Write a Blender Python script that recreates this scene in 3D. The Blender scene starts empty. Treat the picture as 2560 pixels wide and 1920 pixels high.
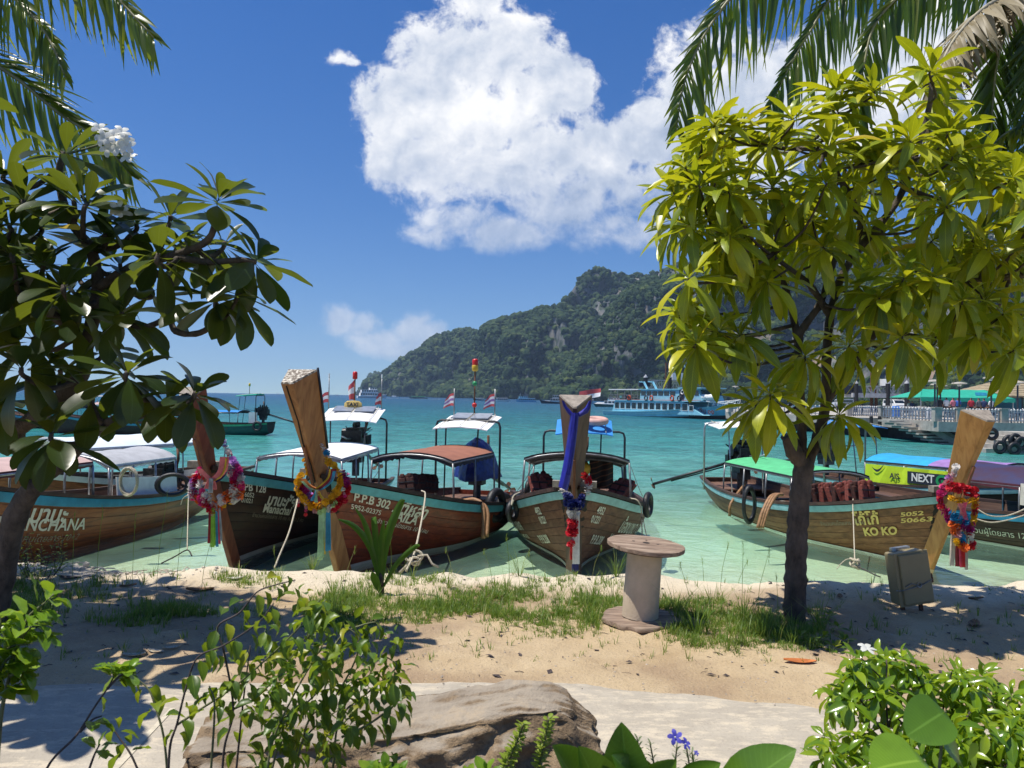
import bpy, bmesh, math, random
import numpy as np
from mathutils import Vector, Matrix, Quaternion, noise
random.seed(7); np.random.seed(7)
rnd = random.random
def ru(a, b): return a + (b - a) * random.random()
SC = bpy.context.scene
COL = SC.collection
PI = math.pi

# ------------------------------------------------------------------ camera
PITCH, ROLL, FPX = math.radians(1.0), math.radians(0.945), 1900.0
CAM = Vector((0, 0, 2.0))
_f = Vector((0, math.cos(PITCH), math.sin(PITCH)))
_r0, _u0 = Vector((1, 0, 0)), Vector((0, -math.sin(PITCH), math.cos(PITCH)))
_r = _r0 * math.cos(ROLL) + _u0 * math.sin(ROLL)
_u = -_r0 * math.sin(ROLL) + _u0 * math.cos(ROLL)
cd = bpy.data.cameras.new('camera')
cam = bpy.data.objects.new('camera', cd); COL.objects.link(cam)
cam.matrix_world = Matrix(((_r.x, _u.x, -_f.x, CAM.x), (_r.y, _u.y, -_f.y, CAM.y), (_r.z, _u.z, -_f.z, CAM.z), (0, 0, 0, 1)))
cd.sensor_width = 36.0; cd.lens = 36.0 * FPX / 2560
cd.clip_start = 0.05; cd.clip_end = 20000
cd.dof.use_dof = True; cd.dof.focus_distance = 11.0; cd.dof.aperture_fstop = 9.0
SC.camera = cam
def ray(px, py):
    return _f + _r * ((px - 1280) / FPX) + _u * ((960 - py) / FPX)
def at(px, py, Y):
    d = ray(px, py); return CAM + d * (Y / d.y)
def ground(px, py, z=0.0):
    d = ray(px, py); return CAM + d * ((z - CAM.z) / d.z)
def proj(p):
    d = Vector(p) - CAM; z = d.dot(_f)
    return (1280 + FPX * d.dot(_r) / z, 960 - FPX * d.dot(_u) / z) if z > 0.01 else (1e6, 1e6)

# ------------------------------------------------------------------ sun, exposure
TO_SUN = Vector((-0.36, -0.05, 1.0)).normalized()
sl = bpy.data.lights.new('sun', 'SUN'); sl.energy = 5.0; sl.angle = math.radians(0.53); sl.color = (1.0, 0.945, 0.85)
sun = bpy.data.objects.new('sun', sl); COL.objects.link(sun)
sun.rotation_euler = TO_SUN.to_track_quat('Z', 'Y').to_euler()
SC.view_settings.view_transform = 'Standard'; SC.view_settings.look = 'None'
SC.view_settings.exposure = 0.26; SC.view_settings.gamma = 1.0; SC.view_settings.use_curve_mapping = False
cy = SC.cycles
cy.use_denoising = True
cy.max_bounces = 6; cy.diffuse_bounces = 3; cy.glossy_bounces = 2; cy.transmission_bounces = 4
cy.transparent_max_bounces = 8; cy.volume_bounces = 0; cy.caustics_reflective = False; cy.caustics_refractive = False
cy.sample_clamp_indirect = 6.0

# ------------------------------------------------------------------ node helper
class NT:
    def __init__(s, nt): s.nt = nt; nt.nodes.clear()
    def n(s, typ, **kw):
        nd = s.nt.nodes.new('ShaderNode' + typ)
        for k, v in kw.items():
            if k.startswith('i_'):
                key = k[2:]; key = int(key) if key.isdigit() else key.replace('_', ' ')
                s.set(nd.inputs[key], v)
            else: setattr(nd, k, v)
        return nd
    def set(s, sock, v):
        if isinstance(v, bpy.types.NodeSocket): s.nt.links.new(v, sock)
        elif isinstance(v, bpy.types.Node): s.nt.links.new(v.outputs[0], sock)
        else:
            if hasattr(sock.default_value, '__len__') and len(sock.default_value) == 4 and len(v) == 3: v = (*v, 1)
            sock.default_value = v
    def m(s, op, a, b=None, c=None, clamp=False):
        nd = s.n('Math', operation=op, use_clamp=clamp); s.set(nd.inputs[0], a)
        if b is not None: s.set(nd.inputs[1], b)
        if c is not None: s.set(nd.inputs[2], c)
        return nd.outputs[0]
    def vm(s, op, a, b=None, scale=None):
        nd = s.n('VectorMath', operation=op); s.set(nd.inputs[0], a)
        if b is not None: s.set(nd.inputs[1], b)
        if scale is not None: s.set(nd.inputs[3], scale)
        return nd.outputs[1] if op in ('LENGTH', 'DOT_PRODUCT', 'DISTANCE') else nd.outputs[0]
    def noise(s, vec, scale, detail=4, rough=.55, dist=0.0):
        nd = s.n('TexNoise', i_Scale=scale, i_Detail=detail, i_Roughness=rough, i_Distortion=dist)
        if vec is not None: s.set(nd.inputs['Vector'], vec)
        return nd.outputs['Fac']
    def ramp(s, fac, stops, interp='LINEAR'):
        nd = s.n('ValToRGB'); cr = nd.color_ramp; cr.interpolation = interp
        while len(cr.elements) > 1: cr.elements.remove(cr.elements[-1])
        for i, (p, c) in enumerate(stops):
            e = cr.elements[0] if i == 0 else cr.elements.new(p)
            e.position = p; e.color = (*c, 1) if len(c) == 3 else c
        s.set(nd.inputs[0], fac); return nd.outputs[0]
    def sstep(s, x, a, b):
        nd = s.n('MapRange', interpolation_type='SMOOTHSTEP'); s.set(nd.inputs[0], x)
        s.set(nd.inputs[1], a); s.set(nd.inputs[2], b); return nd.outputs[0]
    def mix(s, fac, a, b, blend='MIX'):
        nd = s.n('Mix', data_type='RGBA', blend_type=blend); s.set(nd.inputs[0], fac)
        s.set(nd.inputs[6], a); s.set(nd.inputs[7], b); return nd.outputs[2]
    def fmix(s, fac, a, b):
        nd = s.n('Mix', data_type='FLOAT'); s.set(nd.inputs[0], fac); s.set(nd.inputs[2], a); s.set(nd.inputs[3], b); return nd.outputs[0]
    def bump(s, h, strength=.3, dist=.02):
        return s.n('Bump', i_Height=h, i_Strength=strength, i_Distance=dist).outputs[0]
    def out(s, surf=None, vol=None):
        o = s.n('OutputMaterial')
        if surf is not None: s.set(o.inputs[0], surf)
        if vol is not None: s.set(o.inputs[1], vol)
    def coord(s, which='Object'): return s.n('TexCoord').outputs[which]
    def pos(s): return s.n('NewGeometry').outputs['Position']
    def comb(s, x, y, z): return s.n('CombineXYZ', i_0=x, i_1=y, i_2=z).outputs[0]
    def sep(s, v): 
        nd = s.n('SeparateXYZ'); s.set(nd.inputs[0], v); return nd.outputs

# ------------------------------------------------------------------ world: nishita sky with cumulus
w = bpy.data.worlds.new('World'); SC.world = w; w.use_nodes = True
t = NT(w.node_tree)
gen = t.coord('Generated')
gx, gy, gz = t.sep(gen)
zc = t.m('ADD', t.m('MULTIPLY', t.m('MAXIMUM', gz, 0.0), .93), 0.07)
sky = t.n('TexSky', sky_type='NISHITA', sun_disc=False, sun_elevation=math.asin(TO_SUN.z),
          sun_rotation=math.atan2(TO_SUN.x, TO_SUN.y), altitude=0.0, air_density=1.1, dust_density=0.1, ozone_density=3.5)
t.set(sky.inputs[0], t.vm('NORMALIZE', t.comb(gx, gy, zc)))
SKYS = 0.098
skyc = t.n('HueSaturation', i_Hue=.513, i_Saturation=1.33, i_Value=1.0, i_Color=sky.outputs[0]).outputs[0]
skyv = t.vm('SCALE', skyc, scale=SKYS)
# clouds live on the direction sphere, in tangent coordinates of the northern sky
yy = t.m('MAXIMUM', gy, 0.05)
P = t.comb(t.m('DIVIDE', gx, yy), t.m('DIVIDE', gz, yy), 0.0)
def tdir(px, py):
    d = ray(px, py); return d.x / d.y, d.z / d.y
warp = t.n('TexNoise', i_Scale=9.0, i_Detail=3.0); t.set(warp.inputs['Vector'], P)
Pw = t.vm('ADD', P, t.vm('SCALE', t.vm('SUBTRACT', warp.outputs['Color'], (.5, .5, .5)), scale=.045))
CL = [(1190,-40,150,130),(1110,120,150,130),(1240,140,190,150),(1390,230,130,120),(1020,250,130,120),(1160,300,240,170),
      (1000,400,115,120),(1130,430,220,140),(1340,400,220,160),(1500,380,170,150),(1620,330,110,120),(1650,480,190,150),
      (1430,500,200,110),(1800,330,220,260),(2050,200,320,260),(2400,150,330,300),(2760,300,300,260),
      (852,144,70,42,.52),(875,150,40,30,.6),(1120,545,150,60),(1060,575,110,50),(1250,590,130,55),(1560,570,200,75),
      (850,806,62,50),(905,820,62,48),(940,848,110,34),(1040,826,60,44),(1085,840,50,36),(985,868,150,30)]
fld = None
for cx, cy_, rx, ry, *pk in CL:
    a, b = tdir(cx, cy_)
    d = t.vm('LENGTH', t.vm('MULTIPLY', t.vm('SUBTRACT', Pw, (a, b, 0)), (FPX / rx, FPX / ry, 0)))
    v = t.m('SUBTRACT', pk[0] if pk else 1.0, d)
    fld = v if fld is None else t.m('SMOOTH_MAX', fld, v, 0.12)
fld = t.m('MINIMUM', t.m('MULTIPLY', fld, 1.45), .95)
n1 = t.noise(Pw, 6.5, 11, .62)
nL = t.noise(Pw, 5.0, 4, .5); nL2 = t.noise(t.vm('ADD', Pw, (-.035, .055, 0)), 5.0, 4, .5)
n3 = t.noise(t.vm('ADD', Pw, (3.1, 1.7, 0)), 17.0, 9, .64)
n4 = t.noise(t.vm('ADD', Pw, (3.1 - .010, 1.7 + .016, 0)), 17.0, 7, .6)
den = t.m('ADD', fld, t.m('MULTIPLY', t.m('SUBTRACT', n1, .50), 3.3))
den = t.m('ADD', den, t.m('MULTIPLY', t.m('SUBTRACT', n3, .5), 1.5))
n5 = t.noise(t.vm('ADD', Pw, (1.3, 5.7, 0)), 46.0, 6, .62)
den = t.m('ADD', den, t.m('MULTIPLY', t.m('SUBTRACT', n5, .5), 1.0))
py_ = t.sep(P)[1]
low = t.sstep(py_, .17, .34)
mask = t.sstep(den, .05, t.fmix(low, 1.15, .62))
mask = t.m('MULTIPLY', mask, t.fmix(low, .66, .98))
cloud_shade = t.m('ADD', t.m('MULTIPLY', t.m('SUBTRACT', nL, nL2), 1.5), t.m('MULTIPLY', t.m('SUBTRACT', n3, n4), 1.0))  # cloud light and shade put into the colour, by noise offset towards the sun
px_ = t.sep(P)[0]
lum = t.m('ADD', t.m('ADD', t.fmix(t.sstep(py_, .17, .40), .46, .68), cloud_shade), t.m('MULTIPLY', t.sstep(den, .9, .1), .16))
lum = t.m('ADD', lum, t.m('SUBTRACT', t.m('MULTIPLY', t.sstep(px_, .16, -.22), .20), .07))
lum = t.m('MINIMUM', t.m('MAXIMUM', lum, .0), 1.0)
cr_ = [(.22, (.36, .43, .56)), (.48, (.50, .56, .67)), (.72, (.70, .73, .79)), (.95, (.90, .90, .905))]
ccol = t.ramp(lum, cr_)
mask = t.m('MULTIPLY', mask, t.sstep(gy, .05, .3))
# unseen cumulus added beyond the northern view, to whiten the ambient light
g2 = t.vm('MULTIPLY', gen, (1, 1, 1.6))
m1 = t.noise(g2, 2.6, 7, .6); m2 = t.noise(t.vm('ADD', g2, (-.05, .02, .08)), 2.6, 5, .58)
out_ = t.m('SUBTRACT', 1.0, t.m('MULTIPLY', t.sstep(gy, .15, .45), t.sstep(t.m('DIVIDE', gz, yy), .80, .55)))
mk2 = t.m('MULTIPLY', t.m('MULTIPLY', t.sstep(m1, .58, .68), out_), .9)
lum2 = t.m('ADD', .70, t.m('MULTIPLY', t.m('SUBTRACT', m1, m2), 1.4))  # same painted light and shade for the unseen clouds
c2 = t.ramp(lum2, cr_)
fin = t.mix(mk2, t.mix(mask, skyv, ccol), c2)
bg = t.n('Background', i_Color=fin, i_Strength=1.0)
t.nt.links.new(bg.outputs[0], t.n('OutputWorld').inputs[0])
w.cycles.sampling_method = 'MANUAL'; w.cycles.sample_map_resolution = 512

# ------------------------------------------------------------------ object helpers
class MB:
    def __init__(s): s.v = []; s.f = []; s.m = []; s.uv = None
    def add(s, verts, faces, mi=0):
        o = len(s.v); s.v.extend([tuple(p) for p in verts])
        s.f.extend([tuple(i + o for i in f) for f in faces]); s.m.extend([mi] * len(faces)); return s
    def box(s, c, d, rot=None, mi=0, taper=1.0):
        x, y, z = d[0] / 2, d[1] / 2, d[2] / 2; vs = []
        for zz in (-1, 1):
            k = taper if zz > 0 else 1
            for xx, y2 in ((-1, -1), (1, -1), (1, 1), (-1, 1)):
                p = Vector((xx * x * k, y2 * y * k, zz * z))
                if rot is not None: p = rot @ p
                vs.append(p + Vector(c))
        return s.add(vs, [(3, 2, 1, 0), (4, 5, 6, 7), (0, 1, 5, 4), (1, 2, 6, 5), (2, 3, 7, 6), (3, 0, 4, 7)], mi)
    def beam(s, a, b, wx, wz, up=(0, 0, 1), mi=0):
        a, b = Vector(a), Vector(b); d = b - a; L = d.length
        if L < 1e-6: return s
        x = d / L; u = Vector(up); y = u.cross(x)
        if y.length < 1e-4: y = Vector((0, 1, 0)).cross(x)
        y.normalize(); z = x.cross(y)
        R = Matrix((x, y, z)).transposed()
        return s.box((a + b) / 2, (L, wx, wz), R, mi)
    def tube(s, pts, rad, n=6, mi=0, caps=True):
        pts = [Vector(p) for p in pts]
        if not hasattr(rad, '__len__'): rad = [rad] * len(pts)
        t0 = (pts[1] - pts[0]).normalized()
        nrm = t0.orthogonal().normalized(); vs = []
        for i, p in enumerate(pts):
            tt = (pts[min(i + 1, len(pts) - 1)] - pts[max(i - 1, 0)])
            if tt.length < 1e-9: tt = t0
            tt.normalize(); nrm = (nrm - tt * nrm.dot(tt))
            if nrm.length < 1e-6: nrm = tt.orthogonal()
            nrm.normalize(); bn = tt.cross(nrm)
            for k in range(n):
                a = 2 * PI * k / n
                vs.append(p + (nrm * math.cos(a) + bn * math.sin(a)) * rad[i])
        fs = [(i * n + k, i * n + (k + 1) % n, (i + 1) * n + (k + 1) % n, (i + 1) * n + k) for i in range(len(pts) - 1) for k in range(n)]
        if caps: fs += [tuple(range(n - 1, -1, -1)), tuple((len(pts) - 1) * n + k for k in range(n))]
        return s.add(vs, fs, mi)
    def lathe(s, prof, n=16, c=(0, 0, 0), mi=0, rot=None):
        vs = []
        for (r, z) in prof:
            for k in range(n):
                a = 2 * PI * k / n; p = Vector((r * math.cos(a), r * math.sin(a), z))
                if rot is not None: p = rot @ p
                vs.append(p + Vector(c))
        fs = [(i * n + k, i * n + (k + 1) % n, (i + 1) * n + (k + 1) % n, (i + 1) * n + k) for i in range(len(prof) - 1) for k in range(n)]
        if prof[0][0] > 1e-4: fs.append(tuple(range(n - 1, -1, -1)))
        if prof[-1][0] > 1e-4: fs.append(tuple((len(prof) - 1) * n + k for k in range(n)))
        return s.add(vs, fs, mi)
    def grid(s, G, mi=0, flip=False):
        a, b = len(G), len(G[0]); vs = [p for row in G for p in row]
        fs = [(i * b + j, i * b + j + 1, (i + 1) * b + j + 1, (i + 1) * b + j) for i in range(a - 1) for j in range(b - 1)]
        if flip: fs = [f[::-1] for f in fs]
        return s.add(vs, fs, mi)
    def sheet(s, G, th=.02, mi=0, nrm=(0, 0, 1)):
        n = Vector(nrm) * th; a, b = len(G), len(G[0])
        T = [[Vector(p) for p in r] for r in G]; B = [[p - n for p in r] for r in T]
        s.grid(T, mi); s.grid(B, mi, True)
        per = [(0, j) for j in range(b)] + [(i, b - 1) for i in range(1, a)] + [(a - 1, j) for j in range(b - 2, -1, -1)] + [(i, 0) for i in range(a - 2, -1, -1)]
        s.grid([[T[i][j] for i, j in per], [B[i][j] for i, j in per]], mi, True); return s
    def torus(s, c, R, r, n=20, m=8, rot=None, mi=0, sq=(1, 1)):
        vs = []
        for i in range(n):
            a = 2 * PI * i / n
            for j in range(m):
                b = 2 * PI * j / m
                p = Vector(((R + r * math.cos(b)) * math.cos(a) * sq[0], (R + r * math.cos(b)) * math.sin(a) * sq[1], r * math.sin(b)))
                if rot is not None: p = rot @ p
                vs.append(p + Vector(c))
        return s.add(vs, [(i * m + j, ((i + 1) % n) * m + j, ((i + 1) % n) * m + (j + 1) % m, i * m + (j + 1) % m) for i in range(n) for j in range(m)], mi)
    def prism(s, poly, vec, mi=0):
        n = len(poly); a = [Vector(p) for p in poly]; v = Vector(vec)
        return s.add(a + [p + v for p in a], [tuple(range(n - 1, -1, -1)), tuple(range(n, 2 * n))] + [(i, (i + 1) % n, n + (i + 1) % n, n + i) for i in range(n)], mi)
    def ico(s, c, r, sub=1, mi=0, jit=0., sq=(1, 1, 1)):
        V, Fc = ICO[sub]; c = Vector(c); r = r
        return s.add([c + Vector((p[0] * sq[0], p[1] * sq[1], p[2] * sq[2])) * (r * (1 + ru(-jit, jit))) for p in V], Fc, mi)
    def mesh(s, name):
        me = bpy.data.meshes.new(name); me.from_pydata(s.v, [], s.f)
        if any(s.m): me.polygons.foreach_set('material_index', s.m)
        return me
    def build(s, name, mats, parent=None, smooth=False, auto=None):
        me = s.mesh(name)
        for mt in (mats if isinstance(mats, (list, tuple)) else [mats]): me.materials.append(mt)
        if smooth: me.polygons.foreach_set('use_smooth', [True] * len(me.polygons))
        me.update()
        if auto is not None:
            try: me.set_sharp_from_angle(angle=math.radians(auto))
            except Exception: pass
        return link(name, me, parent)
def link(name, me, parent=None):
    o = bpy.data.objects.new(name, me); COL.objects.link(o)
    if parent is not None: o.parent = parent
    return o
def _ico():
    out = {}
    for sub in (1, 2, 3):
        b = bmesh.new(); bmesh.ops.create_icosphere(b, subdivisions=sub, radius=1.0)
        b.verts.ensure_lookup_table()
        out[sub] = ([tuple(v.co) for v in b.verts], [tuple(v.index for v in f.verts) for f in b.faces]); b.free()
    return out
ICO = _ico()
def tag(o, label, cat, group=None, kind=None):
    if label: o['label'] = label
    if cat: o['category'] = cat
    if group: o['group'] = group
    if kind: o['kind'] = kind
    return o
def thing(name, label, cat, loc=(0, 0, 0), rz=0.0, group=None):
    o = bpy.data.objects.new(name, None); COL.objects.link(o); o.empty_display_size = .2
    o.location = loc; o.rotation_euler = (0, 0, rz); return tag(o, label, cat, group)
def rel(root, pts):
    i = Matrix.Translation(root.location) @ root.rotation_euler.to_matrix().to_4x4(); i.invert()
    return [i @ Vector(p) for p in pts]
def struct(o): o['kind'] = 'structure'; return o
def catmull(pts, n=6):
    P_ = [Vector(p) for p in pts]; P_ = [P_[0] * 2 - P_[1]] + P_ + [P_[-1] * 2 - P_[-2]]; out = []
    for i in range(1, len(P_) - 2):
        for k in range(n):
            u = k / n; a, b, c, d = P_[i - 1], P_[i], P_[i + 1], P_[i + 2]
            out.append(.5 * ((2 * b) + (c - a) * u + (2 * a - 5 * b + 4 * c - d) * u * u + (3 * b - a - 3 * c + d) * u ** 3))
    out.append(P_[-2]); return out
def smooth01(x): x = max(0., min(1., x)); return x * x * (3 - 2 * x)
def lerp(a, b, k): return a + (b - a) * k
def interp(x, pts):
    if x <= pts[0][0]: return pts[0][1]
    for (x0, y0), (x1, y1) in zip(pts, pts[1:]):
        if x <= x1: return y0 + (y1 - y0) * (x - x0) / (x1 - x0)
    return pts[-1][1]
def fbm(x, y, z=0., o=4): return noise.fractal(Vector((x, y, z)), 1.0, 2.0, o)
# ------------------------------------------------------------------ materials
def pmat(name, col, rough=.6, var=.12, scale=6.0, bump=0., bscale=40., metal=0., spec=.5, col2=None, stretch=None, coordn='Object', dirt=0., coat=0.):
    m = bpy.data.materials.new(name); m.use_nodes = True; t = NT(m.node_tree)
    co = t.coord(coordn)
    if stretch: co = t.vm('MULTIPLY', co, stretch)
    n = t.noise(co, scale, 5, .6)
    c2 = col2 or tuple(max(0, c * (1 - 2.2 * var)) for c in col)
    c1 = tuple(min(1, c * (1 + var)) for c in col)
    c = t.ramp(n, [(.3, c2), (.7, c1)])
    if dirt:
        d = t.sstep(t.noise(co, scale * .35, 6, .7), .48, .68)
        c = t.mix(t.m('MULTIPLY', d, dirt), c, tuple(x * .35 + .02 for x in col))
    p = t.n('BsdfPrincipled', i_Base_Color=c, i_Roughness=rough, i_Metallic=metal)
    p.inputs['Specular IOR Level'].default_value = spec
    if coat: p.inputs['Coat Weight'].default_value = coat; p.inputs['Coat Roughness'].default_value = .15
    if bump: t.set(p.inputs['Normal'], t.bump(t.noise(co, bscale, 4, .6), bump, .02))
    t.out(p); return m
def woodmat(name, c1, c2, c3, rough=.5, sx=1.2, sy=14., bump=.25, axis='x', wear=.25, coat=.0):
    m = bpy.data.materials.new(name); m.use_nodes = True; t = NT(m.node_tree)
    co = t.coord('Object'); rndv = t.n('ObjectInfo').outputs['Random']
    st = {'x': (sx, sy, sy), 'y': (sy, sx, sy), 'z': (sy, sy, sx)}[axis]
    v = t.vm('ADD', t.vm('MULTIPLY', co, st), t.comb(t.m('MULTIPLY', rndv, 17.), 0., t.m('MULTIPLY', rndv, 9.)))
    n = t.noise(v, 1.0, 6, .62, .6); n2 = t.noise(co, 1.7, 4, .6)
    c = t.ramp(n, [(.28, c1), (.5, c2), (.72, c3)])
    c = t.mix(t.m('MULTIPLY', t.sstep(n2, .48, .72), wear), c, tuple(x * .45 for x in c1))
    c = t.mix(t.m('MULTIPLY', t.sstep(t.noise(co, 3.1, 5, .7), .56, .7), wear * .8), c, tuple(min(1, x * 1.35 + .008) for x in c3))
    hv = t.n('HueSaturation', i_Color=c, i_Value=t.m('ADD', .82, t.m('MULTIPLY', rndv, .36)))
    p = t.n('BsdfPrincipled', i_Base_Color=hv.outputs[0], i_Roughness=t.fmix(n2, rough - .1, rough + .15))
    if coat: p.inputs['Coat Weight'].default_value = coat; p.inputs['Coat Roughness'].default_value = .25
    t.set(p.inputs['Normal'], t.bump(n, bump, .01)); t.out(p); return m
def leafmat(name, stops, trans, tw=.42, rough=.38, veins=True, spec=.5, sick=0.):
    m = bpy.data.materials.new(name); m.use_nodes = True; t = NT(m.node_tree)
    ob = t.n('ObjectInfo').outputs['Random']; ge = t.n('NewGeometry').outputs['Random Per Island']
    r = t.m('FRACT', t.m('ADD', t.m('MULTIPLY', ob, 7.31), t.m('MULTIPLY', ge, 3.7)))
    c = t.ramp(r, stops)
    nz = t.noise(t.pos(), 14., 3)
    c = t.mix(t.m('MULTIPLY', t.sstep(nz, .45, .7), .35), c, t.vm('SCALE', c, scale=.6))
    if veins:
        ux, uy, _ = t.sep(t.coord('UV'))
        d = t.m('ABSOLUTE', t.m('SUBTRACT', ux, .5))
        mid = t.sstep(d, .035, .012)
        lat = t.m('MULTIPLY', t.sstep(t.m('SINE', t.m('MULTIPLY', t.m('SUBTRACT', uy, t.m('MULTIPLY', d, .35)), 110.)), .75, 1.0), .35)
        vv = t.m('MAXIMUM', mid, lat)
        c = t.mix(t.m('MULTIPLY', vv, .45), c, tuple(min(1, x * 1.7 + .025) for x in stops[len(stops) // 2][1]))
    if sick:
        c = t.mix(t.m('MULTIPLY', t.m('GREATER_THAN', r, 1 - sick), .9), c, (.5, .36, .03))
    p = t.n('BsdfPrincipled', i_Base_Color=c, i_Roughness=rough)
    p.inputs['Specular IOR Level'].default_value = spec
    tc = t.mix(.5, c, trans)
    tr = t.n('BsdfTranslucent', i_Color=tc)
    mx = t.n('MixShader', i_0=tw); t.set(mx.inputs[1], p); t.set(mx.inputs[2], tr); t.out(mx); return m
M = {}
M['steel'] = pmat('galvanised_steel', (.42, .43, .44), .38, .2, 9, metal=.8)
M['pipe_dark'] = pmat('dark_pipe', (.05, .05, .055), .45, .3, 8, metal=.3)
M['pipe_grey'] = pmat('grey_pipe', (.28, .29, .30), .4, .2, 9, metal=.5)
M['black'] = pmat('black_rubber', (.018, .018, .019), .6, .3, 12, bump=.2)
M['engine'] = pmat('greasy_engine', (.035, .035, .036), .42, .4, 14, metal=.5, bump=.3)
M['rust'] = pmat('rusty_iron', (.16, .07, .035), .8, .35, 10)
M['white'] = pmat('white_paint', (.78, .78, .76), .5, .06, 5, dirt=.18)
M['white_cloth'] = pmat('white_canvas', (.80, .81, .82), .75, .05, 3, dirt=.12)
M['grey_cloth'] = pmat('grey_canvas', (.42, .43, .45), .8, .12, 3, dirt=.2)
M['brown_cloth'] = pmat('brown_canvas', (.30, .115, .065), .8, .12, 3, dirt=.15)
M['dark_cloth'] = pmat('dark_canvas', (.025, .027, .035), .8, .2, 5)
M['blue_cloth'] = pmat('blue_canvas', (.03, .24, .62), .6, .1, 4, dirt=.08)
M['cyan_cloth'] = pmat('cyan_canvas', (.02, .33, .62), .6, .1, 4, dirt=.06)
M['green_cloth'] = pmat('green_canvas', (.09, .48, .20), .65, .1, 4, dirt=.06)
M['teal_cloth'] = pmat('teal_tent', (.015, .36, .24), .65, .1, 3, dirt=.1)
M['purple_cloth'] = pmat('purple_canvas', (.30, .17, .42), .65, .15, 4, dirt=.1)
M['pink_cloth'] = pmat('pinkish_canvas', (.52, .36, .33), .75, .1, 3, dirt=.15)
M['maroon_cloth'] = pmat('maroon_canvas', (.10, .02, .035), .8, .25, 5)
M['lime_cloth'] = pmat('lime_banner', (.50, .68, .02), .6, .06, 6)
M['tarp'] = pmat('blue_tarp', (.015, .035, .22), .35, .3, 7, bump=.5, bscale=14)
M['turq'] = pmat('turquoise_paint', (.10, .38, .46), .5, .12, 6, dirt=.35)
M['pale_turq'] = pmat('pale_turquoise_paint', (.26, .50, .54), .5, .12, 6, dirt=.35)
M['bluepaint'] = pmat('blue_paint', (.03, .26, .42), .5, .12, 6, dirt=.2)
M['letter'] = pmat('cream_lettering', (.72, .68, .58), .6, .05, 5)
M['letter_gold'] = pmat('gold_lettering', (.80, .56, .16), .5, .08, 5)
M['letter_red'] = pmat('dark_red_lettering', (.18, .03, .02), .5, .08, 5)
M['letter_dark'] = pmat('dark_lettering', (.02, .025, .04), .5, .08, 5)
M['letter_dim'] = pmat('faded_lettering', (.30, .25, .18), .6, .1, 5)
M['rope'] = pmat('pale_rope', (.55, .49, .37), .9, .2, 60, bump=.5, bscale=200)
M['rope_dark'] = pmat('dark_rope', (.05, .045, .04), .9, .2, 60)
M['hose'] = pmat('brown_hose', (.32, .17, .075), .6, .2, 20)
M['red'] = pmat('red_plastic', (.55, .015, .012), .3, .1, 8)
M['redflag'] = pmat('faded_red_cloth', (.58, .10, .11), .8, .12, 12)
M['yellow'] = pmat('yellow_plastic', (.75, .48, .04), .4, .1, 8)
M['orange'] = pmat('orange_life_vest', (.50, .075, .03), .7, .25, 20)
M['redvest'] = pmat('faded_red_life_vest', (.20, .045, .03), .75, .25, 20)
M['green'] = pmat('green_plastic', (.02, .28, .10), .4, .1, 8)
M['skin'] = pmat('skin', (.30, .16, .10), .6, .08, 5)
M['glass'] = pmat('dark_window_glass', (.02, .03, .035), .08, .3, 2, spec=.8)
M['concrete'] = pmat('weathered_concrete', (.42, .39, .34), .85, .15, 2.2, bump=.3, bscale=30, dirt=.4)
M['dark_conc'] = pmat('shade_dark_concrete', (.05, .05, .05), .7, .3, 1.5, bump=.3)  # near black, with the shade below the pier put into the colour
M['bin'] = pmat('blue_bin_plastic', (.05, .20, .60), .4, .08, 5)
M['deckwhite'] = pmat('cream_deck_paint', (.60, .57, .50), .6, .12, 4, dirt=.3)
M['tyre'] = pmat('tyre_rubber', (.014, .014, .015), .5, .3, 20, bump=.3)
WOOD = dict(
 A=woodmat('honey_hull_wood', (.10, .024, .006), (.25, .062, .016), (.34, .10, .028), coat=.15, bump=.12),
 B=woodmat('dark_red_hull_wood', (.014, .003, .002), (.036, .006, .004), (.055, .011, .007), coat=.2, bump=.12),
 C=woodmat('mahogany_hull_wood', (.058, .008, .0025), (.165, .023, .007), (.235, .042, .012), coat=.15, bump=.12),
 D=woodmat('weathered_brown_hull_wood', (.065, .020, .009), (.145, .050, .024), (.215, .09, .048), rough=.65, bump=.15),
 E=woodmat('tan_brown_hull_wood', (.085, .029, .010), (.20, .076, .028), (.29, .13, .056), rough=.6, bump=.15),
 F=woodmat('very_dark_hull_wood', (.020, .009, .006), (.05, .022, .014), (.085, .04, .025), rough=.6),
 G=woodmat('green_painted_hull', (.015, .07, .06), (.02, .10, .085), (.035, .14, .12), rough=.5))
STEM = dict(
 A=woodmat('stem_wood_a', (.10, .03, .012), (.2, .07, .03), (.3, .11, .05), axis='z'),
 B=woodmat('stem_wood_red', (.09, .022, .012), (.15, .04, .022), (.2, .06, .03), axis='z'),
 C=woodmat('stem_wood_orange', (.24, .085, .022), (.42, .17, .055), (.52, .25, .09), axis='z', coat=.3),
 D=woodmat('stem_wood_brown', (.055, .028, .016), (.12, .062, .036), (.18, .10, .06), axis='z', rough=.65),
 E=woodmat('stem_wood_amber', (.30, .115, .022), (.46, .20, .05), (.55, .27, .08), axis='z', coat=.3),
 F=woodmat('stem_wood_dark', (.05, .025, .016), (.1, .05, .03), (.15, .08, .05), axis='z'))
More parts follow.
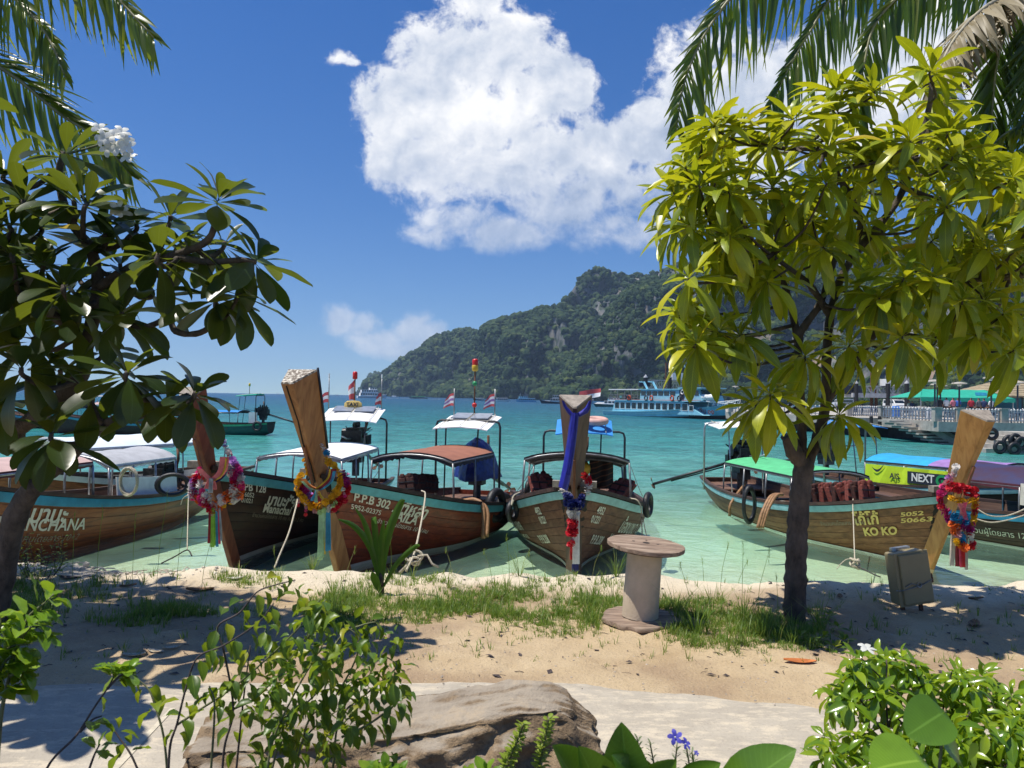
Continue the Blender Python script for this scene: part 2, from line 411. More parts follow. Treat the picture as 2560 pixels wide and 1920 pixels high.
def endgrain():
    m = bpy.data.materials.new('flaking_end_grain'); m.use_nodes = True; t = NT(m.node_tree)
    co = t.coord('Object'); v = t.n('TexVoronoi', i_Scale=38.0); t.set(v.inputs['Vector'], t.vm('MULTIPLY', co, (1, 3, 1)))
    n = t.noise(co, 30, 5)
    c = t.mix(t.sstep(n, .45, .62), (.16, .13, .10), (.62, .58, .50))
    p = t.n('BsdfPrincipled', i_Base_Color=c, i_Roughness=.85); t.set(p.inputs['Normal'], t.bump(n, .6, .02)); t.out(p); return m
M['endgrain'] = endgrain()
M['endgrain_grey'] = pmat('grey_end_grain', (.30, .26, .22), .85, .2, 14, bump=.3)
M['hull_in'] = pmat('dark_hull_caulking', (.02, .012, .008), .8, .2, 6)
M['inner'] = woodmat('inner_hull_wood', (.06, .03, .02), (.12, .06, .038), (.2, .11, .07), rough=.7)
M['gunwale'] = woodmat('dark_gunwale_wood', (.02, .011, .009), (.05, .026, .02), (.10, .055, .04), rough=.65)

def sandmat():
    m = bpy.data.materials.new('sand'); m.use_nodes = True; t = NT(m.node_tree)
    p0 = t.pos(); x, y, z = t.sep(p0)
    n = t.noise(p0, 1.1, 6, .6); nf = t.noise(p0, 46., 5, .7); nm = t.noise(p0, 7., 5, .65)
    c = t.ramp(n, [(.3, (.42, .30, .165)), (.55, (.52, .395, .235)), (.75, (.58, .455, .285))])
    # bleached coral sand along the bank, trodden earth further in
    pale = t.sstep(t.m('ADD', y, t.m('MULTIPLY', n, 1.2)), 8.0, 9.0)
    c = t.mix(pale, c, (.68, .59, .44))
    dirt = t.m('MULTIPLY', t.sstep(t.noise(t.vm('ADD', p0, (7.3, 2.2, 0)), .55, 5, .6), .46, .62), t.m('SUBTRACT', 1.0, pale))
    c = t.mix(t.m('MULTIPLY', dirt, .65), c, (.27, .175, .105))
    speck = t.sstep(t.noise(p0, 70., 4, .7), .56, .66)
    c = t.mix(t.m('MULTIPLY', speck, .6), c, (.20, .14, .09))
    c = t.mix(t.m('MULTIPLY', t.sstep(nf, .55, .75), .25), c, (.85, .78, .66))
    wet = t.sstep(z, -.34, -.46); c = t.mix(t.m('MULTIPLY', wet, .35), c, (.60, .54, .38))
    sub = t.sstep(z, -.52, -.95)
    c = t.mix(t.m('MULTIPLY', sub, .8), c, (.56, .80, .56))
    p = t.n('BsdfPrincipled', i_Base_Color=c, i_Roughness=.9)
    h = t.m('ADD', t.m('MULTIPLY', nm, .7), t.m('MULTIPLY', nf, .35))
    t.set(p.inputs['Normal'], t.bump(h, .9, .06)); t.out(p); return m
M['sand'] = sandmat()
def pathmat():
    m = bpy.data.materials.new('path_concrete'); m.use_nodes = True; t = NT(m.node_tree)
    p0 = t.pos(); n = t.noise(p0, 2.0, 6, .65); nf = t.noise(p0, 60., 4, .7); ns = t.noise(t.vm('MULTIPLY', p0, (1.2, 3., 1)), 3.5, 7, .75)
    c = t.ramp(n, [(.3, (.32, .28, .22)), (.7, (.45, .40, .315))])
    c = t.mix(t.m('MULTIPLY', t.sstep(ns, .47, .62), .75), c, (.57, .49, .36))
    c = t.mix(t.m('MULTIPLY', t.sstep(nf, .52, .68), .45), c, (.24, .21, .17))
    p = t.n('BsdfPrincipled', i_Base_Color=c, i_Roughness=.85)
    t.set(p.inputs['Normal'], t.bump(nf, .35, .01)); t.out(p); return m
M['path'] = pathmat()
def watermat():
    m = bpy.data.materials.new('sea_water'); m.use_nodes = True; t = NT(m.node_tree)
    p0 = t.pos(); x, y, z = t.sep(p0)
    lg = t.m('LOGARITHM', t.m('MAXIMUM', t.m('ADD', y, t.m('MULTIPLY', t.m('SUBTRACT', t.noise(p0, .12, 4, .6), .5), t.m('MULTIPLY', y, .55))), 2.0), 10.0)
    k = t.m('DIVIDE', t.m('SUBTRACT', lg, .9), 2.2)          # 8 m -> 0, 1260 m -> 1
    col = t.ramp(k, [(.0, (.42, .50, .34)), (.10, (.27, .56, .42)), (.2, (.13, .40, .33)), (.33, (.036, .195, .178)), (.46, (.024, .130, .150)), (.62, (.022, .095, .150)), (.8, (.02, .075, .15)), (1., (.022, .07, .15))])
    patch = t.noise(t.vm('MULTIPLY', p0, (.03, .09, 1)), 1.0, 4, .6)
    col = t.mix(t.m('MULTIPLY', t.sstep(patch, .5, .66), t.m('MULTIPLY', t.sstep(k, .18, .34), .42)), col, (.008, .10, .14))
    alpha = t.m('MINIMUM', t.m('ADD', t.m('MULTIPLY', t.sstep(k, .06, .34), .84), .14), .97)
    # ripples
    w1 = t.noise(t.vm('MULTIPLY', p0, (1.5, 1.35, 1)), 1.0, 4, .62, .6)
    w2 = t.noise(t.vm('MULTIPLY', p0, (.42, .40, 1)), 1.0, 5, .62, .5)
    w3 = t.noise(t.vm('MULTIPLY', p0, (6., 8., 1)), 1.0, 3, .6, .8)
    far = t.sstep(k, .1, .55)
    h = t.m('ADD', t.m('ADD', t.m('MULTIPLY', w1, t.fmix(far, .10, .35)), t.m('MULTIPLY', w2, t.fmix(far, .1, .95))), t.m('MULTIPLY', w3, t.fmix(far, .016, 0.)))
    nb = t.bump(h, .8, t.fmix(far, .35, 1.0))
    # bright and dark sides of the ripples put into the body colour
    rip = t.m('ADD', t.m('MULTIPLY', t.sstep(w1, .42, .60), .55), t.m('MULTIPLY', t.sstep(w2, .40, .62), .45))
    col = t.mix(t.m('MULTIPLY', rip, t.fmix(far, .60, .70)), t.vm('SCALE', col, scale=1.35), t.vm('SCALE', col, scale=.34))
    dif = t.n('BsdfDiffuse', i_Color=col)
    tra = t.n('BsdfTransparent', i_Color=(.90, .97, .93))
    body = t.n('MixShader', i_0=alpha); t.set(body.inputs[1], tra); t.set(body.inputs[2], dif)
    glo = t.n('BsdfGlossy', i_Color=(.9, .95, 1.), i_Roughness=.06, i_Normal=nb)
    fr = t.n('Fresnel', i_IOR=1.33, i_Normal=nb)
    fac = t.m('MINIMUM', t.m('MULTIPLY', fr.outputs[0], .9), t.fmix(far, .42, .26))
    mx = t.n('MixShader', i_0=fac); t.set(mx.inputs[1], body); t.set(mx.inputs[2], glo)
    t.out(mx); return m
M['water'] = watermat()
def rockmat():
    m = bpy.data.materials.new('limestone_cliff'); m.use_nodes = True; t = NT(m.node_tree)
    p0 = t.pos(); v = t.vm('MULTIPLY', p0, (.06, .06, .012))
    n = t.noise(v, 1.0, 7, .65, .5); n2 = t.noise(p0, .03, 5, .6)
    c = t.ramp(n, [(.3, (.05, .055, .058)), (.5, (.105, .108, .105)), (.7, (.23, .215, .185))])
    c = t.mix(t.m('MULTIPLY', t.sstep(n2, .58, .7), .6), c, (.34, .23, .14))
    veg = t.sstep(t.noise(p0, .07, 6, .65), .50, .60)
    c = t.mix(veg, c, (.028, .05, .022))
    p = t.n('BsdfPrincipled', i_Base_Color=c, i_Roughness=.95)
    t.set(p.inputs['Normal'], t.bump(n, .8, 3.)); t.out(p); return m
M['cliff'] = rockmat()
def crownmat():
    m = bpy.data.materials.new('jungle_crowns'); m.use_nodes = True; t = NT(m.node_tree)
    r = t.n('NewGeometry').outputs['Random Per Island']
    c = t.ramp(r, [(0, (.015, .040, .014)), (.4, (.028, .064, .018)), (.75, (.050, .095, .024)), (1., (.10, .14, .035))])
    n = t.noise(t.pos(), .9, 4, .7)
    c = t.mix(t.sstep(n, .4, .65), t.vm('SCALE', c, scale=.5), c)
    p = t.n('BsdfPrincipled', i_Base_Color=c, i_Roughness=.8); p.inputs['Specular IOR Level'].default_value = .2
    t.set(p.inputs['Normal'], t.bump(n, 1.0, 1.2)); t.out(p); return m
M['crowns'] = crownmat()
M['bark_dark'] = pmat('dark_rough_bark', (.10, .078, .062), .9, .35, 9, bump=1.0, bscale=34, stretch=(1, 1, .5))
M['bark'] = pmat('grey_brown_bark', (.10, .078, .062), .88, .3, 12, bump=.8, bscale=30, stretch=(1, 1, .6))
M['twig'] = pmat('green_brown_twig', (.16, .17, .07), .7, .25, 20)
M['twig_dark'] = pmat('dark_woody_stem', (.075, .055, .05), .8, .25, 20)
M['plumeria'] = leafmat('plumeria_leaf', [(0, (.010, .028, .010)), (.5, (.022, .050, .012)), (1., (.05, .085, .014))], (.34, .40, .02), .40, .32, spec=.5)
M['plumeria_yellow'] = leafmat('yellowing_leaf', [(0, (.45, .30, .02)), (1., (.55, .40, .03))], (.6, .42, .02), .45, .4)
M['pongleaf'] = leafmat('yellow_green_leaf', [(0, (.08, .15, .010)), (.35, (.22, .29, .012)), (.7, (.38, .41, .014)), (1., (.52, .49, .018))], (.66, .66, .012), .40, .34, sick=.012)
M['palm'] = leafmat('coconut_leaflet', [(0, (.035, .07, .014)), (.6, (.075, .12, .018)), (1., (.16, .19, .025))], (.50, .56, .03), .58, .28, veins=False, spec=.7)
M['palm_dry'] = leafmat('dry_palm_leaflet', [(0, (.20, .16, .085)), (1., (.36, .30, .19))], (.4, .3, .12), .3, .5, veins=False)
M['rachis'] = pmat('palm_rachis', (.22, .21, .09), .5, .2, 8)
M['rachis_dry'] = pmat('dry_palm_rachis', (.38, .34, .24), .6, .2, 8)
M['lime'] = leafmat('lime_shrub_leaf', [(0, (.10, .21, .012)), (.5, (.17, .30, .015)), (1., (.27, .40, .03))], (.45, .62, .03), .42, .34, veins=True)
M['chili'] = leafmat('chilli_leaf', [(0, (.05, .12, .014)), (.45, (.10, .19, .018)), (.8, (.19, .27, .02)), (1., (.36, .34, .02))], (.45, .56, .02), .45, .36, veins=True)
M['glossy'] = leafmat('glossy_shrub_leaf', [(0, (.09, .19, .010)), (.5, (.17, .29, .014)), (1., (.30, .40, .02))], (.52, .64, .02), .42, .22, veins=True, spec=.7)
M['broad'] = leafmat('broad_garden_leaf', [(0, (.07, .17, .012)), (1., (.12, .24, .02))], (.30, .48, .03), .35, .30, veins=True, spec=.6)
M['grass'] = leafmat('grass_blade', [(0, (.075, .16, .02)), (.5, (.13, .23, .03)), (.85, (.21, .29, .05)), (1., (.42, .36, .15))], (.38, .52, .05), .42, .5, veins=False)
M['sprout'] = leafmat('coconut_seedling_leaf', [(0, (.09, .20, .02)), (1., (.15, .28, .03))], (.3, .48, .04), .38, .3, veins=False)
M['dryleaf'] = pmat('dead_leaf', (.28, .15, .07), .8, .3, 12)
M['orangeleaf'] = pmat('orange_dead_leaf', (.50, .15, .03), .7, .2, 12)
# ------------------------------------------------------------------ ground, sea bed, path, sea, haze
WZ = -0.5
def bank_edge(x): return 8.52 + .12 * math.sin(x * .9 + 1) + .22 * fbm(x * .55, 3.3, 0, 3) + .07 * fbm(x * 2.6, 1.3, 0, 3)
_fp = random.Random(77); FOOT = [(_fp.uniform(-4.5, 4.6), _fp.uniform(5.6, 8.3), _fp.uniform(0, 6.28)) for _ in range(150)]
def ground_z(x, y):
    if y > 60: return -4.5
    e = bank_edge(x); d = y - e
    z = .035 * fbm(x * .7, y * .7, 1.5, 4) + .026 * fbm(x * 2.6, y * 2.6, 4.5, 4)
    z += .05 * math.exp(-((d + .25) / .35) ** 2) * (.6 + fbm(x * 1.7, 9.1, 0, 3))
    if 5.3 < y < 8.6 and abs(x) < 5:
        for fx, fy, fa in FOOT:
            dx, dy = x - fx, y - fy
            if abs(dx) < .25 and abs(dy) < .25:
                a = dx * math.cos(fa) + dy * math.sin(fa); b = -dx * math.sin(fa) + dy * math.cos(fa); rr = (a / .15) ** 2 + (b / .07) ** 2
                z += -.030 * math.exp(-rr) + .012 * math.exp(-(rr - 1.6) ** 2)
    near = smooth01((5.9 - y) / .6); z = lerp(z, -.004 + .004 * fbm(x * 2, y * 2, 0, 2), near)
    z -= .60 * smooth01(d / .42)
    if d > .42: z -= .05 * (d - .42)
    return max(z, -4.5)
def axis(segs):
    out = []
    for a, b, st in segs:
        n = max(1, int(round((b - a) / st))); out += [a + (b - a) * i / n for i in range(n)]
    return out + [segs[-1][1]]
xs = axis([(-4200, -300, 1300), (-300, -40, 80), (-40, -10, 4), (-10, -6, .3), (-6, 6.4, .085), (6.4, 10, .3), (10, 40, 4), (40, 300, 80), (300, 4200, 1300)])
ys = axis([(-12, 3, 3), (3, 5, .25), (5, 9.3, .07), (9.3, 12, .3), (12, 30, 2), (30, 60, 6), (60, 300, 80), (300, 4100, 950)])
g = MB(); g.grid([[(x, y, ground_z(x, y)) for x in xs] for y in ys])
struct(g.build('sand_ground', M['sand'], smooth=True))
# concrete path with a drifted edge
def path_edge(x): return interp(x, [(-9, 5.0), (-3.4, 5.23), (-1.2, 5.40), (.5, 5.43), (1.68, 5.16), (2.04, 5.04), (4, 4.6), (9, 4.0)]) + .05 * fbm(x * 2.3, 7.7, 0, 4) + .02 * fbm(x * 9, 2.7, 0, 2)
pxs = axis([(-9, -4.5, .3), (-4.5, 4.5, .05), (4.5, 9, .3)]); G = []
for k in range(9):
    G.append([(x, lerp(path_edge(x), 3.2, k / 8), .022 if k else -.012) for x in pxs])
g = MB(); g.grid(G, 0, True); struct(g.build('path', M['path'], smooth=False))
a, b = ground(432, 1770, .026), ground(285, 1925, .026)
g = MB(); dd = (b - a).normalized().cross(Vector((0, 0, 1))) * .016
g.add([a - dd, b - dd, b + dd, a + dd], [(0, 1, 2, 3)])
struct(g.build('path_joint', pmat('pale_joint_mortar', (.55, .49, .37), .9, .1, 20)))
# planter bed at the photographer's feet
g = MB(); bx = axis([(-6, 6, .2)]); by = axis([(-3, 3.75, .25)])
g.grid([[(x, y, .06 + .30 * smooth01((3.75 - y) / .8) + .03 * fbm(x * 2, y * 2, 0, 3) - (.08 if y > 3.7 else 0)) for x in bx] for y in by])
struct(g.build('planter_soil', pmat('dark_planter_soil', (.07, .05, .035), .95, .3, 12, bump=.8, bscale=30), smooth=True))
# sea
g = MB(); sx = axis([(-4200, -400, 950), (-400, -40, 60), (-40, 40, 4), (40, 400, 60), (400, 4200, 950)])
sy = axis([(7.8, 40, 2), (40, 300, 20), (300, 4100, 380)])
g.grid([[(x, y, WZ) for x in sx] for y in sy]); struct(g.build('sea_water', M['water']))
# air
g = MB(); g.box((0, 2030, 113), (8500, 4200, 238))
hz = bpy.data.materials.new('haze_air'); hz.use_nodes = True; t = NT(hz.node_tree)
pv = t.n('VolumePrincipled', i_Color=(.50, .70, 1.0), i_Density=.00013, i_Anisotropy=.1)
t.out(None, pv)
ho = g.build('haze', hz); ho['kind'] = 'stuff'

# ------------------------------------------------------------------ limestone hills
def hill(name, prof, base, wid, seed, ncrown, cr=(3.2, 6.0), px0=None, px1=None, amp=1.0, cliffiness=.5, step=3.0):
    px0 = px0 or prof[0][0]; px1 = px1 or prof[-1][0]
    n = int((px1 - px0) / step); G = []; NT_ = 34
    for j in range(NT_ + 5):
        G.append([])
    for i in range(n + 1):
        px = px0 + (px1 - px0) * i / n; D = interp(px, base); yy = interp(px, prof)
        yy += 2.2 * fbm(px * .045, seed, 0, 4)
        W_ = interp(px, wid) * .62
        top = at(px, yy, D + W_); H = max(top.z - WZ, 3.0)
        bpt = at(px, 1000, D); X0 = bpt.x
        for j in range(NT_ + 5):
            tt = j / NT_
            if tt <= 1:
                lo = tt; ph_ = 5 * fbm(X0 * .012, seed, 1.5, 3); lo2 = min(1, max(0, lo + .055 * math.sin(2 * PI * 2.5 * lo + ph_) * math.sin(PI * lo))); prof_z = H * (.42 * lo2 + .58 * smooth01(lo2) ** .9)
                k = lo ** 1.15
                rid = noise.ridged_multi_fractal(Vector((X0 * .0095 + seed, prof_z * .004, seed)), .9, 2.1, 4, 1.0, 2.0)
                r2 = fbm(X0 * .022 + seed, prof_z * .02, seed, 5)
                env = math.sin(PI * min(1, lo)) ** .7
                dY = amp * env * (-(rid - 1.0) * 62 + r2 * 40)
                Y = D + W_ * k + dY
                X = lerp(X0, top.x, k) if W_ else X0
                Z = WZ - 1 + prof_z + env * 6 * fbm(X0 * .05, prof_z * .05, seed + 3, 4)
            else:
                q = (tt - 1) * NT_ / 4; Y = D + W_ + 140 * q; X = top.x; Z = WZ - 1 + H * (1 - .75 * q)
            G[j].append(Vector((X, Y, Z)))
    m = MB(); m.grid(G); o = m.build(name, M['cliff'], smooth=True); struct(o)
    # crowns where soil can hold
    R = random.Random(seed * 13 + 1); V = []; Fc = []; iv, if_ = ICO[1]; cnt = 0; tries = 0
    iv = np.array(iv)
    while cnt < ncrown and tries < ncrown * 6:
        tries += 1
        j = R.random() * (NT_ + .6); i = R.random() * n; j0, i0 = int(j), int(i)
        if i0 >= n: continue
        p = G[j0][i0].lerp(G[j0 + 1][i0 + 1], R.random())
        if p.z < WZ + 1: continue
        e1 = G[j0][i0 + 1] - G[j0][i0]; e2 = G[j0 + 1][i0] - G[j0][i0]; nn = e1.cross(e2)
        if nn.length < 1e-6: continue
        nn.normalize(); steep = 1 - abs(nn.z)
        ms = fbm(p.x * .009 + seed, p.z * .008, seed, 4) + (steep - .75) * cliffiness * 1.6
        if ms > .25 and R.random() < .95: continue
        r = lerp(cr[0] * .75, cr[1] * 1.15, R.random() ** 1.6) * (1.25 if p.z < 22 else 1)
        ang = R.random() * 6.28; ca, sa = math.cos(ang), math.sin(ang)
        rr = r * np.array([R.uniform(.8, 1.2) for _ in range(12)])[:, None]
        q = iv * rr * np.array([1, 1, R.uniform(.65, 1.05)]); q = np.stack([q[:, 0] * ca - q[:, 1] * sa, q[:, 0] * sa + q[:, 1] * ca, q[:, 2]], 1)
        V.append(q + np.array([p.x, p.y - .2 * r, p.z + r * .25])); Fc.append(cnt * 12); cnt += 1
    V = np.concatenate(V); F0 = np.array(if_); Fa = (F0[None] + np.array(Fc)[:, None, None]).reshape(-1, 3)
    me = bpy.data.meshes.new('jungle'); me.from_pydata(V.tolist(), [], Fa.tolist()); me.materials.append(M['crowns'])
    tag(link('jungle', me), 'dense dark green jungle covering the limestone hillside', 'jungle', None, 'stuff')
hill('far_island', [(896, 990), (900, 985), (903, 968), (908, 977), (914, 961), (926, 938), (939, 931), (953, 937), (975, 955), (1000, 985)], [(880, 2500), (1010, 2500)], [(880, 120)], 2, 500, (5, 9), amp=.3)
hill('left_headland', [(908, 989), (925, 949), (954, 939), (1002, 900), (1051, 874), (1082, 845), (1116, 835), (1161, 822), (1190, 831), (1230, 850), (1330, 930)], [(900, 1700), (1000, 1480), (1200, 1250), (1340, 1200)], [(900, 60), (1000, 170), (1340, 220)], 5, 4200, (3.8, 7.2))
hill('middle_ridge', [(1090, 992), (1130, 960), (1160, 905), (1180, 862), (1206, 819), (1242, 802), (1291, 790), (1352, 772), (1405, 765), (1470, 770), (1560, 850)], [(1090, 1200), (1200, 1080), (1400, 960), (1600, 930)], [(1090, 60), (1200, 180), (1600, 220)], 9, 5200, (3.2, 6.0))
hill('tall_peak', [(1350, 900), (1405, 765), (1417, 742), (1446, 701), (1466, 677), (1490, 669), (1527, 677), (1560, 687), (1625, 689), (1653, 674), (1700, 662), (1850, 640), (2100, 620), (2700, 560)], [(1350, 1080), (1700, 980), (2700, 820)], [(1350, 120), (1450, 220), (2700, 240)], 14, 6000, (3.0, 5.8))
hill('front_ridge', [(1330, 999), (1380, 965), (1430, 905), (1482, 831), (1511, 790), (1543, 750), (1576, 716), (1625, 699), (1674, 692), (1750, 690), (1850, 700), (2000, 672), (2150, 690), (2300, 655), (2560, 600), (2700, 580)], [(1330, 900), (1560, 800), (1750, 700), (2000, 610), (2300, 530), (2700, 450)], [(1330, 50), (1482, 150), (1700, 190), (2700, 200)], 21, 11000, (2.4, 4.6), cliffiness=.62)
# ------------------------------------------------------------------ longtail boats
def sgn(v): return 1 if v >= 0 else -1
class Q(dict):
    __getattr__ = dict.__getitem__
def q_zg(u, q): return q.fb + q.bow * (1 - u) ** q.bp + q.st * max(0, (u - .6) / .4) ** 2
def q_bg(u, q):
    a1 = max(0., 1 - (1 - min(u / .55, 1)) ** 2) ** q.bw; t = max(0, (u - .55) / .45)
    return max(q.B / 2 * a1 * (1 - (1 - q.tw) * t * t), .05)
def q_zk(u): return -.3 + .4 * max(0, (u - .7) / .3) ** 2
def hull(q, u, v, s, off=0.):
    g, k, b = q_zg(u, q), q_zk(u), q_bg(u, q)
    w_ = min(max(u / .4, 0), 1); w_ = w_ * w_ * (3 - 2 * w_)
    y = b * ((1 - w_) * abs(v) ** 1.1 + w_ * math.sin(min(v, 1) * PI / 2) ** .85)
    z = k + (g - k) * ((1 - w_) * v + w_ * (1 - math.cos(v * PI / 2)))
    x = -u * q.L + q.rake * z * (1 - u) ** 4
    p = Vector((x, s * y, z))
    if off:
        e = 1e-3; a = hull(q, min(u + e, 1), v, s) - hull(q, max(u - e, 0), v, s); c = hull(q, u, min(v + e, 1), s) - hull(q, u, max(v - e, .001), s)
        n = a.cross(c); n.normalize()
        if n.y * s < 0: n = -n
        p = p + n * off
    return p
def v_at_z(q, u, s, z):
    lo, hi = 0., 1.
    for _ in range(24):
        m = (lo + hi) / 2
        if hull(q, u, m, s).z < z: lo = m
        else: hi = m
    return (lo + hi) / 2
def us(n, a=0., b=1.): return [a + (b - a) * (i / n) ** 1.25 for i in range(n + 1)]
def stem_frame(q, z):
    """axis point and size scale of the stem at height z"""
    x = q.rake * z - .02; k = interp(z, [(-.4, .55), (q_zg(0, q), .62), (q.H, 1.0)]); return x, k
def deck_pt(q, x, y, z): return Vector((x, y, z))
_ARC = {}
def arc_tab(q, side, v):
    key = (id(q), side, round(v, 2))
    if key not in _ARC:
        U_ = [i / 300 for i in range(301)]; S_ = [0.]
        P_ = [hull(q, u, v, side) for u in U_]
        for a, b in zip(P_, P_[1:]): S_.append(S_[-1] + (b - a).length)
        V_ = []
        for u in (0.05, .15, .3, .5, .7, .9):
            C_ = [hull(q, u, k / 20, side) for k in range(21)]; V_.append((u, sum((b - a).length for a, b in zip(C_, C_[1:]))))
        _ARC[key] = (U_, S_, V_)
    return _ARC[key]
def wrap_text(q, root, body, u0, v0, h, side, mat, flow, name='lettering', shear=0., squeeze=1.0, slope=0.0, off=.024, bold=0.0):
    """lettering painted on the hull: starts at station u0, height v0, runs aft (flow 1) or forward (-1)"""
    cu = bpy.data.curves.new(name, 'FONT'); cu.body = body; cu.size = h * 1.35; cu.shear = shear; cu.offset = bold; cu.resolution_u = 3
    ob = bpy.data.objects.new(name, cu); me = bpy.data.meshes.new_from_object(ob)
    bpy.data.objects.remove(ob); bpy.data.curves.remove(cu)
    U_, S_, V_ = arc_tab(q, side, v0); s0 = float(np.interp(u0, U_, S_))
    bm = bmesh.new(); bm.from_mesh(me); bmesh.ops.triangulate(bm, faces=bm.faces)
    for vtx in bm.verts:
        tx, ty = vtx.co.x * squeeze, vtx.co.y
        u = float(np.interp(s0 + flow * tx, S_, U_)); v = v0 + (ty + slope * tx) / interp(u, V_)
        vtx.co = hull(q, min(max(u, .002), .999), min(max(v, .02), .99), side, off)
    bm.to_mesh(me); bm.free(); me.materials.clear(); me.materials.append(mat)
    return link(name, me, root)
def canopy(root, q, xa, xb, hw, ze, arch, mat, under=None, rise=0., posts=3, post_mat=None, name='canopy', sag=.03, lean=0., yoff=0., valance=.10, fr=.018, na=10, nx=8, sides=(1, -1), ragged=0.):
    post_mat = post_mat or M['pipe_grey']
    def cp(kx, ky, dz=0.):
        x = lerp(xa, xb, kx); y = lerp(-hw, hw, ky); a = 1 - (2 * ky - 1) ** 2
        bay = abs(math.sin(kx * PI * 3)); 
        return Vector((x, y + yoff + lean * kx, ze + rise * kx + arch * a ** .8 - sag * (1 - bay) * .0 - sag * bay * a + dz))
    m = MB(); G = [[cp(i / nx, j / na) for j in range(na + 1)] for i in range(nx + 1)]
    m.sheet(G, .015, 0); o = m.build(name, mat, root, smooth=True, auto=40)
    if under is not None:
        m = MB(); m.grid([[cp(i / nx, j / na, -.03) for j in range(na + 1)] for i in range(nx + 1)], 0, True); m.build('canopy_underside', under, o, smooth=True)  # second sheet below the roof, with a colour of its own
    if valance:
        m = MB()
        for ky in (0, 1):
            m.sheet([[cp(i / 24, ky) + Vector((0, sgn(ky - .5) * .006, 0)) for i in range(25)], [cp(i / 24, ky) + Vector((0, sgn(ky - .5) * .008, -valance * (.7 + .3 * abs(math.sin(i * 1.9))))) for i in range(25)]], .008, 0, (0, 1, 0))
        for kx in (0, 1):
            m.sheet([[cp(kx, j / na) + Vector((sgn(.5 - kx) * .006, 0, 0)) for j in range(na + 1)], [cp(kx, j / na) + Vector((sgn(.5 - kx) * .008, 0, -valance * (.6 + .4 * abs(math.sin(j * 2.3))))) for j in range(na + 1)]], .008, 0, (1, 0, 0))
        m.build('valance', under or mat, o)
    m = MB()
    for ky in (0, 1): m.tube([cp(0, ky, -.045), cp(1, ky, -.045)], fr, 6)
    for i in range(posts):
        kx = i / max(1, posts - 1); m.tube([cp(kx, j / 8, -.045) for j in range(9)], fr, 6)
    m.build('canopy_frame', post_mat, root, smooth=True)
    for ky in sides:
        kk = 0 if ky < 0 else 1
        for i in range(posts):
            kx = i / max(1, posts - 1); p = cp(kx, kk, -.05); u = min(max(-p.x / q.L, 0.02), .98)
            yb = max(-q_bg(u, q) * .93, min(q_bg(u, q) * .93, p.y * 1.04)); b = Vector((p.x, yb, q_zg(u, q) - .25))
            pm = MB(); pm.tube([p, Vector((p.x, lerp(p.y, yb, .7), lerp(p.z, b.z, .4))), b], fr, 6); pm.build('canopy_post', post_mat, root, smooth=True)
    return cp
